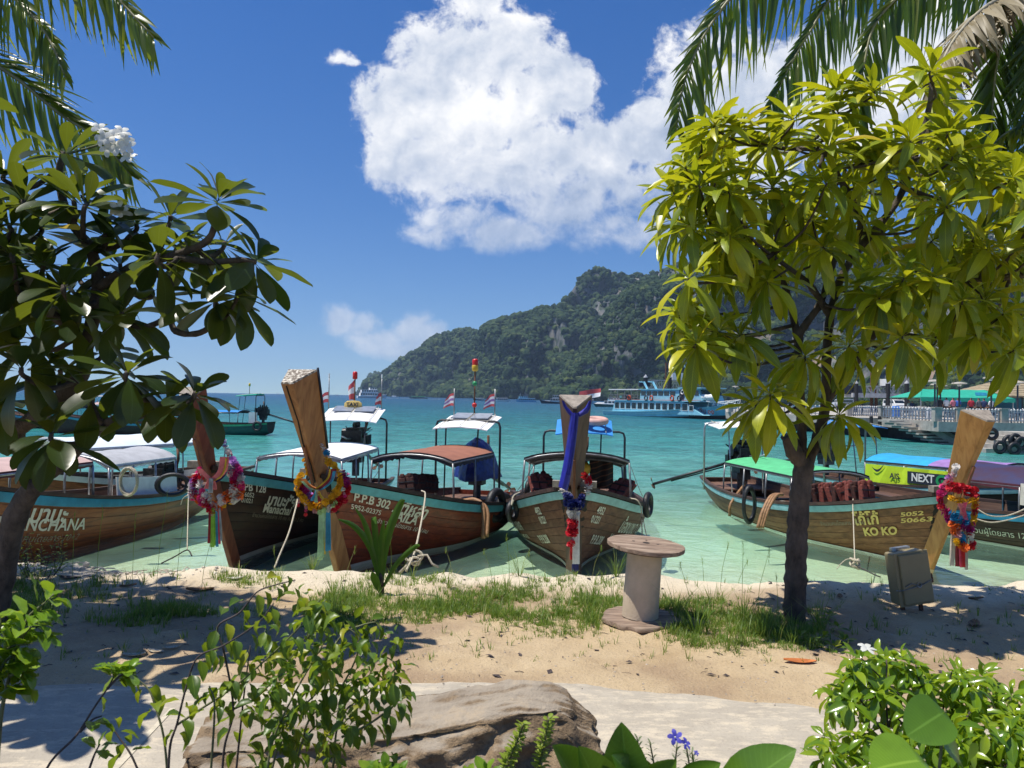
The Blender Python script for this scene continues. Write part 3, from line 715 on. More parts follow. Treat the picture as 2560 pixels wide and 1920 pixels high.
def engine(root, x, z, y=0., s=1.0, tarp=None, tail=True, mat=None, tail_dir=(-1, 0, -.32), tail_len=2.6, big=1.0):
    mt = mat or M['engine']; R = random.Random(int(x * 1000) + 5)
    c = Vector((x, y, z)); m = MB()
    m.box(c, (.62 * s, .34 * s, .36 * s)); m.box(c + Vector((.02, 0, .24 * s)), (.5 * s, .26 * s, .14 * s)); m.box(c + Vector((0, 0, -.24 * s)), (.4 * s, .24 * s, .16 * s))
    for k in range(4): m.lathe([(.03 * s, 0), (.045 * s, .05 * s), (.03 * s, .12 * s)], 8, c + Vector(((-.18 + .12 * k) * s, .0, .3 * s)))
    for k in range(5): m.tube([c + Vector(((-.2 + .1 * k) * s, .15 * s, .1 * s)), c + Vector(((-.2 + .1 * k) * s, .26 * s, .14 * s)), c + Vector(((-.15 + .08 * k) * s, .27 * s, -.05 * s))], .022 * s, 6)
    for k in range(10): m.tube([c + Vector((R.uniform(-.3, .3), R.uniform(-.2, .2), R.uniform(.1, .3))) * s, c + Vector((R.uniform(-.4, .4), R.uniform(-.28, .28), R.uniform(.2, .42))) * s, c + Vector((R.uniform(-.3, .3), R.uniform(-.25, .25), R.uniform(-.2, .1))) * s], .012 * s, 5)
    m.lathe([(.0, -.05), (.11 * s, -.04), (.11 * s, .05), (0, .06)], 12, c + Vector((.1 * s, -.22 * s, .18 * s)), rot=Matrix.Rotation(PI / 2, 3, 'X'))
    m.box(c + Vector((-.12 * s, -.22 * s, -.02 * s)), (.16 * s, .12 * s, .2 * s)); m.box(c + Vector((.40 * s, 0, .05 * s)), (.06 * s, .42 * s, .4 * s))
    e = m.build('engine', mt, root)
    m = MB()
    for r_, yy in ((.13, -.12), (.09, .08), (.07, .16)): m.lathe([(r_ * s * .4, 0), (r_ * s, .01), (r_ * s, .04 * s), (r_ * s * .4, .05 * s)], 14, c + Vector((.33 * s, yy * s, .02)), rot=Matrix.Rotation(PI / 2, 3, 'Y'))
    m.build('pulley', M['pipe_dark'], e, smooth=False)
    m = MB(); m.tube([c + Vector((-.1, .14 * s, .15 * s)), c + Vector((-.12, .2 * s, .4 * s)), c + Vector((-.1, .2 * s, .62 * s))], .03 * s, 8); m.build('exhaust_pipe', M['rust'], e, smooth=True)
    m = MB(); m.box(c + Vector((0, 0, -.36 * s)), (.3 * s, .3 * s, .14 * s)); m.lathe([(.08 * s, 0), (.08 * s, .3 * s)], 10, c + Vector((0, 0, -.72 * s))); m.build('engine_mount', M['pipe_dark'], e)
    m = MB(); m.tube([c + Vector((.3 * s, 0, .1)), c + Vector((.8 * s, 0, .12)), c + Vector((1.15 * s, 0, .2))], .02, 6); m.build('tiller', M['steel'], e, smooth=True)
    if tail:
        d = Vector(tail_dir).normalized(); a = c + d * .3 * s; b = c + d * tail_len
        m = MB(); m.tube([a, b], .035, 8); m.beam(a - Vector((0, 0, .07)), a.lerp(b, .75) - Vector((0, 0, .05)), .02, .03); m.build('propeller_shaft', M['pipe_dark'], e, smooth=True)
        m = MB(); 
        for k in range(3):
            q1 = d.orthogonal().normalized(); q1.rotate(Quaternion(d, k * 2.094)); q2 = q1.cross(d)
            m.sheet([[b + q1 * .03 - q2 * .02, b + q1 * .03 + q2 * .02], [b + q1 * .12 - q2 * .06 + d * .02, b + q1 * .12 + q2 * .06 - d * .02], [b + q1 * .17 - q2 * .02, b + q1 * .17 + q2 * .02]], .008, 0, d)
        m.build('propeller', M['rust'], e)
    if tarp is not None:
        m = MB(); G = []; 
        for i in range(10):
            row = []
            for j in range(17):
                a = 2 * PI * j / 16; ph = i / 9; r_ = (.06 + .46 * ph ** .7) * s * big
                r_ *= 1 + .16 * math.sin(3 * a + 1) * ph + .14 * noise.noise(Vector((math.cos(a) * 2, math.sin(a) * 2, ph * 3))) * ph
                zz = .52 - .78 * ph ** 1.5 + .06 * noise.noise(Vector((math.cos(a) * 2.4, math.sin(a) * 2.4, ph * 4 + 5)))
                row.append(c + Vector((r_ * math.cos(a) * 1.15 + .05, r_ * math.sin(a) * .9, zz * s * big)))
            G.append(row)
        m.grid(G); m.build('engine_cover', tarp, e, smooth=False)
    return e
def flag(root, p, d, w_, h_, mats, name='flag', droop=.5, seed=1, n=3):
    m = MB(); G = []; d = Vector(d).normalized()
    for i in range(8):
        k = i / 7; row = []
        for j in range(len(mats) + 1):
            kk = j / len(mats)
            q_ = p + d * w_ * k * (1 - droop * .4) + Vector((0, 0, -droop * w_ * k * k * .7)) + Vector((0, 0, -h_ * kk * (1 - .3 * k))) + Vector((.03 * math.sin(k * 7 + seed + kk), .03 * math.cos(k * 6 + seed + kk * 2), 0)) * k
            row.append(q_)
        G.append(row)
    for j in range(len(mats)): m.grid([[r_[j], r_[j + 1]] for r_ in G], j)
    return m.build(name, mats, root, smooth=True)
def flagpole(root, p, h_, mats, d=(1, -.3, 0), fw=.3, fh=.22, tip=None, drop=.1, droop=.7):
    m = MB(); m.tube([p, p + Vector((0, 0, h_))], .012, 6); po = m.build('flag_pole', M['pipe_grey'], root, smooth=True)
    if tip is not None: m = MB(); m.tube([p + Vector((0, 0, h_)), p + Vector((0, 0, h_ + .1))], .018, 6); m.build('pole_tip', tip, po)
    flag(po, p + Vector((0, 0, h_ - drop)), d, fw, fh, mats, droop=droop); return po
def beacon(root, p, h_, mat, base=None, r=.06):
    m = MB(); m.tube([p, p + Vector((0, 0, h_))], .016, 6); po = m.build('beacon_pole', M['rust'], root, smooth=True)
    m = MB(); m.lathe([(r * .8, 0), (r, .02), (r, .15), (r * .8, .18), (0, .19)], 12, p + Vector((0, 0, h_))); m.build('beacon_lamp', mat, po, smooth=True)
    if base is not None: m = MB(); m.lathe([(r * .7, -.08), (r * 1.05, -.06), (r * 1.05, .04), (r, .05)], 12, p + Vector((0, 0, h_))); m.build('beacon_base', base, po, smooth=True)
    return po
def stern_canopy(root, q, xa, xb, hw, z0, z1, mat, frame=True, yoff=0., fx=None, fz=None, fhw=None, post_mat=None, panel=True, posts=True):
    pm = post_mat or M['pipe_dark']
    m = MB(); G = [[Vector((lerp(xa, xb, i / 6), yoff + lerp(-hw, hw, j / 8), lerp(z0, z1, i / 6) + .005 * math.sin(j * 2.1 + i) + .05 * (1 - (j / 4 - 1) ** 2))) for j in range(9)] for i in range(7)]
    m.sheet(G, .02); o = m.build('stern_canopy', mat, root, smooth=True, auto=40)
    m = MB()
    for k in (.12, .5, .88): m.tube([Vector((lerp(xa, xb, i / 6), yoff + lerp(-hw, hw, k), lerp(z0, z1, i / 6) + .03 + .05 * (1 - (k * 2 - 1) ** 2))) for i in range(7)], .008, 5)
    m.build('canopy_cord', M['rope'], o)
    if panel:
        m = MB(); 
        for a_, b_ in ((.15, .48), (.52, .85)):
            m.sheet([[Vector((lerp(xa, xb, i), yoff + lerp(-hw, hw, j), lerp(z0, z1, i) + .085)) for j in (a_, (a_ + b_) / 2, b_)] for i in (.55, .75, .95)], .02)
        m.build('solar_panel', pmat('solar_panel_%s' % root.name, (.25, .28, .33), .25, .1, 8), o)
    if posts:
        fx = fx if fx is not None else (xa + xb) / 2; fhw = fhw or hw * 1.15; fz = fz or (z0 + z1) / 2 - .1
        u = min(-fx / q.L, .98); zb = q_zg(u, q) - .2; r_ = .12
        m = MB(); m.tube([Vector((fx, yoff - fhw, zb)), Vector((fx, yoff - fhw, fz - r_)), Vector((fx, yoff - fhw + .03, fz - .03)), Vector((fx, yoff - fhw + r_, fz)), Vector((fx, yoff + fhw - r_, fz)), Vector((fx, yoff + fhw - .03, fz - .03)), Vector((fx, yoff + fhw, fz - r_)), Vector((fx, yoff + fhw, zb))], .024, 8)
        m.build('canopy_hoop', pm, root, smooth=True)
        for sx in (-.6, .6):
            m = MB(); m.tube([Vector((lerp(xa, xb, .15), yoff + sx * hw, lerp(z0, z1, .15))), Vector((lerp(xa, xb, .05) + .05, yoff + sx * hw * .9, zb))], .016, 6); m.build('canopy_strut', pm, root, smooth=True)
    return o
def longtail(q, key, label, group, nplank=10, stemmat=None, rail=None, boot=None, inner=None, headmat=None, wid=(.13, .36, .30), foredeck=True, sides=(1, -1), benches=3, stem=True, plank_hi=True, deck=None):
    root = thing('longtail_boat', label, 'longtail boat', (q.x, q.y, WZ), q.h, group)
    rail = rail or M['turq']; stemmat = stemmat or STEM[key]; inner = inner or M['inner']
    U = us(30)
    m = MB()
    for s in (1, -1): m.grid([[hull(q, u, v / 8, s) for v in range(9)] for u in U], 0, s < 0)
    m.grid([[hull(q, 1, v / 8, s) for v in range(9)] for s in (1, -1)], 0)
    h_ = m.build('hull', [M['hull_in']], root, smooth=True)
    m = MB()
    for s in (1, -1): m.grid([[hull(q, u, .15 + .84 * v / 6, s, -.045) for v in range(7)] for u in us(24, .05, .99)], 0, s > 0)
    m.build('inner_lining', inner, h_, smooth=True)
    for s in sides:
        for i in range(nplank):
            v0, v1 = lerp(.12, .985, i / nplank), lerp(.12, .985, (i + 1) / nplank) - .002
            m = MB(); lap = .005 + .001 * (i % 2)
            A = [[hull(q, u, v0, s, .002), hull(q, u, v0 + .002, s, lap), hull(q, u, (v0 + v1) / 2, s, lap + .002), hull(q, u, v1 - .002, s, lap), hull(q, u, v1, s, .002)] for u in us(22, .004, .998)]
            m.grid(A, 0, s < 0); m.build('plank', WOOD[key], h_, smooth=True, auto=35)
        m = MB(); m.sheet([[hull(q, u, .915, s, .028), hull(q, u, .96, s, .034), hull(q, u, .992, s, .028)] for u in us(26, .01, 1.)], .01, 0, (0, s, .2)); m.build('rub_rail', rail, root, smooth=True, auto=50)
        m = MB()
        for u0, u1 in zip(us(26, .0, 1.), us(26, .0, 1.)[1:]):
            a, b = hull(q, u0, 1, s), hull(q, u1, 1, s); m.beam(a + Vector((0, 0, .02)), b + Vector((0, 0, .02)), .085, .055, mi=0)
        m.build('gunwale', M['gunwale'], root)
        if boot is not None:
            m = MB(); m.grid([[hull(q, u, v_at_z(q, u, s, z), s, .022) for z in (boot[0], (boot[0] + boot[1]) / 2, boot[1])] for u in us(24, .004, .85)], 0, s < 0); m.build('boot_stripe', boot[2], h_, smooth=True)
    # transom board
    m = MB(); m.prism([hull(q, .995, v / 6, 1) for v in range(7)] + [hull(q, .995, v / 6, -1) for v in range(6, -1, -1)], (-.04, 0, 0)); m.build('transom', WOOD[key], root)
    # decks, benches
    dm = deck or M['deckwhite']
    def dk(u0, u1, z0, z1, name, mt, k=.9):
        m = MB(); rows = []
        for i in range(9):
            u = lerp(u0, u1, i / 8); z = lerp(z0, z1, i / 8); 
            b = abs(hull(q, u, v_at_z(q, u, 1, z), 1).y) * k
            rows.append([Vector((-u * q.L + q.rake * z * (1 - u) ** 4, -b, z)), Vector((-u * q.L + q.rake * z * (1 - u) ** 4, 0, z + .01)), Vector((-u * q.L + q.rake * z * (1 - u) ** 4, b, z))])
        m.sheet(rows, .03); m.build(name, mt, root)
    dk(.2, .97, .22, .2, 'deck', dm, .93)
    if foredeck: dk(.02, .26, q_zg(.02, q) - .16, q_zg(.26, q) - .14, 'foredeck', inner, .95)
    dk(.86, .985, q_zg(.86, q) - .12, q_zg(.98, q) - .1, 'afterdeck', inner, .95)
    for i in range(benches):
        u = lerp(.38, .72, i / max(1, benches - 1)); z = q_zg(u, q) - .18; b = q_bg(u, q) * .9
        m = MB(); m.box((-u * q.L, 0, z), (.22, 2 * b, .035)); m.build('bench', inner, root)
    if stem:
        wf, wb, dp = wid
        def ring(z, k=None):
            x, kk = stem_frame(q, z); k = k or kk; n = Vector((1, 0, -q.rake)).normalized(); c = Vector((x, 0, z)); Yv = Vector((0, 1, 0))
            return [c + n * dp * .35 * k - Yv * wf / 2 * k, c + n * dp * .35 * k + Yv * wf / 2 * k, c - n * dp * .65 * k + Yv * wb / 2 * k, c - n * dp * .65 * k - Yv * wb / 2 * k]
        m = MB(); zs = [-.35, .0, .4, .8, q_zg(0, q), q_zg(0, q) + .25] + [lerp(q_zg(0, q) + .25, q.H, k) for k in (.25, .5, .75, 1)]
        rs = []
        for z in zs:
            k = .52 if z < q_zg(0, q) - .01 else interp(z, [(q_zg(0, q), .50), (q_zg(0, q) + .25, .62), (q.H, 1.)])
            rg = ring(z, k)
            if z < q_zg(0, q) - .01: rg = [p + Vector((.05, 0, 0)) for p in rg]
            rs.append(rg)
        vs = [p for r_ in rs for p in r_]
        m.add(vs, [(i * 4 + k, i * 4 + (k + 1) % 4, (i + 1) * 4 + (k + 1) % 4, (i + 1) * 4 + k) for i in range(len(rs) - 1) for k in range(4)] + [(3, 2, 1, 0)])
        so = m.build('stem_post', stemmat, root)
        bv = so.modifiers.new('bevel', 'BEVEL'); bv.width = .012; bv.segments = 2; bv.limit_method = 'ANGLE'
        m = MB(); top = rs[-1]; c = sum(top, Vector()) / 4
        m.add(top + [c + (p - c) * .93 + Vector((q.rake, 0, 1)).normalized() * .02 for p in top], [(0, 1, 5, 4), (1, 2, 6, 5), (2, 3, 7, 6), (3, 0, 4, 7), (4, 5, 6, 7)])
        m.build('stem_head', headmat or M['endgrain_grey'], so)
        x, _ = stem_frame(q, q_zg(0, q))
        m = MB(); m.box((x - .12, 0, q_zg(0, q) + .05), (.12, .62, .09)); m.build('bow_crosspiece', M['endgrain_grey'], root)
        m = MB(); m.beam(Vector((x + .10, .0, q_zg(0, q) - .12)), Vector((x + .10 + q.rake * .5, 0, q_zg(0, q) + .42)), .035, .03); m.build('stem_peg', STEM['A'], so)
    return root
def wpt(root, p): return Matrix.Translation(root.location) @ root.rotation_euler.to_matrix().to_4x4() @ Vector(p)
GB = 'longtail boats moored along the beach'
# ---- boat with the white text on a honey coloured hull, far left
qA = Q(L=8.0, B=1.865, fb=.526, bow=1.28, bp=2.865, st=.104, bw=.821, tw=.596, rake=.676, H=2.6, x=-8.033, y=8.973, h=-1.725)
bA = longtail(qA, 'A', 'honey brown longtail boat with turquoise rail, leftmost on the beach, half hidden by the plumeria', GB, boot=None, rail=M['bluepaint'], deck=M['white'])
canopy(bA, qA, -4.0, -5.9, .66, 1.25, .18, M['grey_cloth'], M['white_cloth'], posts=4, post_mat=M['steel'], fr=.022)
canopy(bA, qA, -.9, -3.5, .74, 1.35, .12, M['pink_cloth'], M['maroon_cloth'], posts=3, post_mat=M['steel'], fr=.022)
engine(bA, -6.6, .72)
m = MB()
for s in (1,):
    m.sheet([[hull(qA, u, .98, s, -.06) + Vector((0, 0, 0)), hull(qA, u, .98, s, -.10) + Vector((0, 0, .38))] for u in us(8, .5, .72)], .02, 0, (0, 1, 0))
m.build('side_board', M['white'], bA)
wrap_text(qA, bA, 'วันบานะ', .252, .775, .24, 1, M['letter'], 1, shear=.35, bold=.008)
wrap_text(qA, bA, 'WANCHANA', .242, .705, .18, 1, M['letter'], 1, shear=.2, bold=.005)
wrap_text(qA, bA, 'จำนวนคนโดยสาร 10+2', .242, .60, .11, 1, M['letter_dim'], 1, shear=.3)
# ---- dark red hull
qB = Q(L=7.996, B=2.049, fb=.434, bow=1.026, bp=2.564, st=-.035, bw=.774, tw=.777, rake=.646, H=2.45, x=-4.084, y=11.273, h=-1.611)
bB = longtail(qB, 'B', 'very dark red longtail boat with white taxi canopy and pink garlands on its bow', GB, boot=(-.02, .06, M['grey_cloth']), headmat=M['endgrain_grey'])
canopy(bB, qB, -3.0, -6.2, .80, 1.30, .11, M['white_cloth'], M['grey_cloth'], posts=4, post_mat=M['steel'])
stern_canopy(bB, qB, -6.0, -7.0, .68, 1.88, 2.16, M['white_cloth'], fx=-6.7, fz=1.95, fhw=.78, yoff=.1)
engine(bB, -7.35, 1.35, s=1.15)
flagpole(bB, Vector((-7.0, -.6, 2.15)), .75, [M['redflag'], M['white_cloth'], M['redflag']], (0, -1, 0), .34, .26, M['white'], drop=.34)
flagpole(bB, Vector((-7.0, .68, 2.15)), .75, [M['redflag'], M['white_cloth'], M['redflag']], (.3, -.4, 0), .2, .3, M['white'], drop=.34)
po = beacon(bB, Vector((-6.95, .04, 2.15)), .72, M['red'])
flag(po, Vector((-6.95, .04, 2.85)), (0, -1, 0), .22, .5, [M['redflag'], M['white_cloth'], M['redflag']], droop=1.0, seed=3)
m = MB(); m.lathe([(.22, 0), (.21, .1), (.14, .15), (0, .16)], 14, (0, 0, 0)); 
m.v = [(p[0] * .35 - 6.9, p[1] + .02, p[2] + 2.2) for p in m.v]; ts = m.build('taxi_sign', pmat('taxi_sign_yellow', (.55, .40, .12), .5, .1, 6), bB, smooth=True, auto=40)
def flat_text(body, size, mat, parent, mtx, name='lettering', bold=0., shear=0., squeeze=1., spacing=1.0):
    cu = bpy.data.curves.new(name, 'FONT'); cu.body = body; cu.size = size; cu.align_x = 'CENTER'; cu.align_y = 'CENTER'; cu.offset = bold; cu.shear = shear; cu.extrude = .002; cu.resolution_u = 3; cu.space_character = spacing
    ob = bpy.data.objects.new(name, cu); me = bpy.data.meshes.new_from_object(ob); bpy.data.objects.remove(ob); bpy.data.curves.remove(cu)
    me.materials.clear(); me.materials.append(mat)
    me.transform(mtx @ Matrix.Diagonal((squeeze, 1, 1, 1))); return link(name, me, parent)
def facing(p, nx, up=(0, 0, 1)):
    n = Vector(nx).normalized(); x = Vector(up).cross(n).normalized(); y = n.cross(x)
    return Matrix.Translation(p) @ Matrix((x, y, n)).transposed().to_4x4()
flat_text('TAXI', .13, M['letter_dark'], ts, facing((-6.82, .02, 2.26), (1, 0, .1)), bold=.004)
wrap_text(qB, bB, 'PPB 128', .040, .855, .135, 1, M['letter'], 1, bold=.004)
wrap_text(qB, bB, '6052', .047, .795, .085, 1, M['letter'], 1, shear=.15, bold=.001)
wrap_text(qB, bB, '01021', .040, .738, .085, 1, M['letter'], 1, shear=.15, bold=.001)
wrap_text(qB, bB, 'มานะชัย', .095, .745, .19, 1, M['letter'], 1, shear=.3, bold=.009)
wrap_text(qB, bB, 'Manachai', .088, .665, .155, 1, M['letter'], 1, shear=.25, bold=.006)
wrap_text(qB, bB, 'จำนวนคนโดยสาร 10 คน คนเรือ 2 คน', .063, .605, .075, 1, M['letter_dim'], 1, shear=.2)
# ---- mahogany hull, brown canopy
qC = Q(L=6.579, B=2.747, fb=.455, bow=.93, bp=2.929, st=-.07, bw=.671, tw=.452, rake=.5, H=2.683, x=-2.406, y=10.884, h=-1.855)
bC = longtail(qC, 'C', 'mahogany longtail boat with brown canopy, blue covered engine and a tall orange stem post', GB, boot=(-.10, .05, M['grey_cloth']), headmat=M['endgrain'], wid=(.17, .44, .42))
canopy(bC, qC, -2.45, -4.75, .76, 1.40, .12, M['brown_cloth'], M['dark_cloth'], posts=3, valance=.13, post_mat=M['pipe_grey'], yoff=.0)
stern_canopy(bC, qC, -4.6, -5.6, .58, 1.84, 2.08, M['white_cloth'], fx=-5.1, fz=2.0, fhw=.70, yoff=.08)
engine(bC, -5.7, 1.05, tarp=M['tarp'], y=.1, big=1.05)
for yy, dd in ((-.42, (0, -1, 0)), (.5, (.2, -1, 0))): flagpole(bC, Vector((-5.6, yy, 2.05)), .62, [M['redflag'], M['white_cloth'], M['purple_cloth'], M['white_cloth'], M['redflag']], dd, .30, .28, drop=.1)
po = beacon(bC, Vector((-5.55, .06, 2.1)), 1.02, M['red'], M['yellow'], r=.065)
for zz, mm in ((2.32, M['red']), (2.78, M['green'])):
    m = MB(); m.ico((-5.55, .06, zz), .055, 2); m.build('beacon_ball', mm, po, smooth=True)
nC = Vector((1, 0, -qC.rake)).normalized(); gC = []
for z in (1.35, 1.6, 1.9, 2.2, 2.5, 2.66):
    k = interp(z, [(q_zg(0, qC), .50), (q_zg(0, qC) + .25, .62), (qC.H, 1.)]); gC.append(Vector((qC.rake * z - .02, .012 * math.sin(z * 9), z)) + nC * (.42 * .35 * k + .002))
m = MB(); m.tube(gC, [.012, .010, .011, .009, .011, .010], 6); m.build('stem_groove', M['hull_in'], bC, smooth=True)
kk = [(z, interp(z, [(q_zg(0, qC), .50), (q_zg(0, qC) + .25, .62), (qC.H, 1.)])) for z in (1.7, 2.2, 2.72)]
m = MB(); m.tube([Vector((qC.rake * z - .02, .22 * k + .008, z)) - nC * .42 * .62 * k for z, k in kk], .016, 6); m.build('stem_batten', M['letter_dark'], bC, smooth=True)
wrap_text(qC, bC, 'P.P.B 302', .036, .845, .14, 1, M['letter'], 1, shear=.15, bold=.005, slope=-.06, squeeze=.92)
wrap_text(qC, bC, '5952-02375', .032, .765, .085, 1, M['letter'], 1, shear=.1, slope=-.06, bold=.001)
wrap_text(qC, bC, 'ไต้หล้า', .112, .80, .215, 1, M['letter'], 1, shear=.3, bold=.007, slope=-.05, squeeze=.95)
wrap_text(qC, bC, 'TAILA', .105, .725, .165, 1, M['letter'], 1, shear=.2, bold=.006, slope=-.04)
wrap_text(qC, bC, 'จำนวนคนโดยสาร 10+1คน', .082, .665, .08, 1, M['letter'], 1, shear=.2, slope=-.04)
# ---- head-on boat with blue sash
qD = Q(L=7.255, B=2.662, fb=.397, bow=.846, bp=3.061, st=.099, bw=.641, tw=.6, rake=.394, H=2.425, x=.937, y=11.067, h=-1.667)
bD = longtail(qD, 'D', 'weathered brown longtail boat seen bow on, blue cloth knotted round its stem', GB, boot=(-.06, .03, M['grey_cloth']), rail=M['pale_turq'], headmat=M['endgrain_grey'], wid=(.05, .46, .46))
canopy(bD, qD, -2.1, -4.6, .90, 1.46, .13, M['blue_cloth'], M['dark_cloth'], rise=-.30, posts=3, valance=.06, na=14, post_mat=M['pipe_grey'])
stern_canopy(bD, qD, -4.9, -5.9, .60, 1.74, 2.02, M['blue_cloth'], fx=-5.2, fz=1.80, fhw=.86, panel=False, yoff=.12)
engine(bD, -6.4, 1.0)
for tx in (('น้องพร นำโชค', .42, .66, .22, .78, .005), ('NONGPORN NAMCHOK', .42, .545, .10, .85, .001), ('4952', .11, .80, .125, .72, .004), ('01221', .11, .70, .125, .72, .004), ('P.P.B.208', .18, .48, .16, .68, .005)):
    wrap_text(qD, bD, tx[0], tx[1], tx[2], tx[3], -1, M['letter'], -1, bold=tx[5], squeeze=tx[4], shear=.05)
for tx in (('น้องนุชนา นำโชค', .175, .66, .26, .75, .006), ('Nongnuna Namchok', .15, .54, .15, .8, .002), ('4952', .040, .80, .125, .75, .004), ('01221', .030, .70, .125, .75, .004), ('P.P.B.208', .055, .48, .16, .72, .005)):
    wrap_text(qD, bD, tx[0], tx[1], tx[2], tx[3], 1, M['letter'], 1, bold=tx[5], squeeze=tx[4], shear=.12)
# ---- koko boat
qE = Q(L=7.487, B=2.077, fb=.485, bow=.725, bp=4.01, st=.105, bw=.599, tw=.583, rake=.497, H=2.323, x=6.401, y=11.65, h=-1.431)
bE = longtail(qE, 'E', 'tan brown longtail boat with gold lettering, green canopy and amber stem post', GB, boot=(-.04, .03, M['white']), rail=M['pale_turq'], headmat=M['endgrain_grey'], wid=(.13, .46, .34))
canopy(bE, qE, -2.7, -5.7, .78, 1.12, .12, M['green_cloth'], M['dark_cloth'], posts=4, valance=.05, post_mat=M['pipe_grey'])
engine(bE, -6.55, 1.12, s=1.1, y=.0, tail_dir=(-.5, -1, -.38), tail_len=2.2)
stern_canopy(bE, qE, -6.2, -7.1, .7, 1.85, 1.95, M['white_cloth'], fx=-6.9, fz=1.95, fhw=.78, panel=False, post_mat=M['steel'])
wrap_text(qE, bE, 'โก้โก้', .157, .735, .205, -1, M['letter_gold'], -1, bold=.008)
wrap_text(qE, bE, 'KO KO', .142, .59, .15, -1, M['letter_gold'], -1, bold=.009)
wrap_text(qE, bE, '5052', .063, .80, .075, -1, M['letter_gold'], -1, squeeze=1.9, bold=.003)
wrap_text(qE, bE, '50663', .063, .725, .082, -1, M['letter_gold'], -1, squeeze=1.9, bold=.003)
wrap_text(qE, bE, 'จำนวนคนโดยสาร 10 คน', .245, .74, .075, -1, M['letter_dim'], -1)
# ---- dark boat at the right edge
qF = Q(L=7.5, B=1.9, fb=.52, bow=.8, bp=3.4, st=.1, bw=.65, tw=.6, rake=.5, H=2.5, x=11.4, y=10.5, h=-1.08)
bF = longtail(qF, 'F', 'almost black longtail boat at the right edge with a navy canopy and cream side curtains', GB, boot=(-.03, .03, M['grey_cloth']), rail=M['bluepaint'], deck=M['bluepaint'])
canopy(bF, qF, -1.2, -4.9, .86, 1.12, .28, pmat('navy_maroon_canvas', (.012, .02, .075), .75, .4, 2, col2=(.045, .01, .022)), M['maroon_cloth'], posts=4, valance=.1)
m = MB(); m.sheet([[Vector((lerp(-1.3, -3.6, i / 14), -.95 + .02 * math.sin(i * 2), 1.15)), Vector((lerp(-1.3, -3.6, i / 14), -.99 + .03 * math.sin(i * 2.4), .78))] for i in range(15)], .01, 0, (0, 1, 0)); m.build('side_curtain', M['deckwhite'], bF)
stern_canopy(bF, qF, -1.4, -2.8, .8, 2.0, 2.1, M['cyan_cloth'], fx=-2.3, fz=1.9, fhw=.8, panel=False, post_mat=M['white'])
wrap_text(qF, bF, 'จำนวนผู้โดยสาร 12+2 คน', .62, .70, .12, -1, M['letter'], -1, squeeze=.9)
# ---- boat with blue and purple roof and lime banner, behind the koko boat
qH = Q(L=8.0, B=1.75, fb=.5, bow=.8, bp=3., st=.1, bw=.65, tw=.6, rake=.5, H=2.3, x=11.95, y=14.3, h=-1.08)
bH = longtail(qH, 'F', 'longtail boat with a blue and purple roof and lime banner, behind the gold lettered boat', GB, rail=M['pale_turq'], stem=False)
cp = canopy(bH, qH, -2.3, -5.4, .80, 1.10, .16, M['cyan_cloth'], M['dark_cloth'], posts=4, valance=.05)
m = MB(); m.sheet([[cp(kx, ky, .012) for ky in [j / 10 for j in range(11)]] for kx in (0, .12, .24, .36, .48)], .008); m.build('purple_roof_panel', M['purple_cloth'], bH, smooth=True)
BA, BB = Vector((-5.35, -.84, 1.02)), Vector((-2.9, -.84, 1.02))
m = MB(); m.sheet([[BA.lerp(BB, i / 12) + Vector((0, .015 * math.sin(i * 1.7), 0)), BA.lerp(BB, i / 12) + Vector((0, -.02 + .02 * math.sin(i * 2.1), -.42))] for i in range(13)], .012, 0, (0, 1, 0)); bn = m.build('banner', M['lime_cloth'], bH)
m = MB(); m.sheet([[BA.lerp(BB, i / 12) + Vector((0, .0 + .03 * math.sin(i * 2.1), -.44)), BA.lerp(BB, i / 12) + Vector((0, .03 * math.sin(i * 1.1), -.68))] for i in range(13)], .012, 0, (0, 1, 0)); m.build('white_curtain', M['white_cloth'], bH)
m = MB(); m.box((-3.75, -.885, .81), (.95, .006, .27)); m.build('banner_panel', M['letter_dark'], bn)
flat_text('NEXT', .25, M['white'], bn, facing((-3.85, -.894, .81), (0, -1, 0)), bold=.006, squeeze=.85)
flat_text('G', .33, M['green'], bn, facing((-3.42, -.896, .79), (0, -1, 0)), bold=.014)
flat_text('AIS', .18, M['letter_dark'], bn, facing((-4.55, -.89, .79), (0, -1, 0)), bold=.004)
m = MB(); P0 = [Vector((-5.15 + .34 * i / 8, -.892, .97 - .14 * math.sin(PI * i / 8) + .1 * (i / 8) ** 2)) for i in range(9)]; P1 = [p + Vector((0, 0, .06 * math.sin(PI * i / 8))) for i, p in enumerate(P0)]
m.sheet([[a, b] for a, b in zip(P0, P1)], .004, 0, (0, 1, 0)); m.build('banner_swoosh', M['letter_dark'], bn)
stern_canopy(bH, qH, -5.9, -6.9, .75, 1.86, 2.0, M['blue_cloth'], fx=-6.6, fz=1.95, fhw=.8, panel=False, post_mat=M['pipe_grey'])
engine(bH, -7.2, 1.25)
# ---- white decked boat behind the leftmost one
qI = Q(L=6.2, B=1.9, fb=.5, bow=.7, bp=3., st=.1, bw=.7, tw=.6, rake=.5, H=2.2, x=-9.8, y=14.2, h=-2.02)
bI = longtail(qI, 'A', 'brown and white longtail boat with a bluish white roof, behind the honey brown one', GB, rail=M['white'], deck=M['white'], inner=M['deckwhite'])
canopy(bI, qI, -1.2, -5.0, .85, 1.35, .2, pmat('bluish_white_canvas', (.66, .74, .80), .7, .06, 4), M['white_cloth'], posts=4, post_mat=M['steel'])
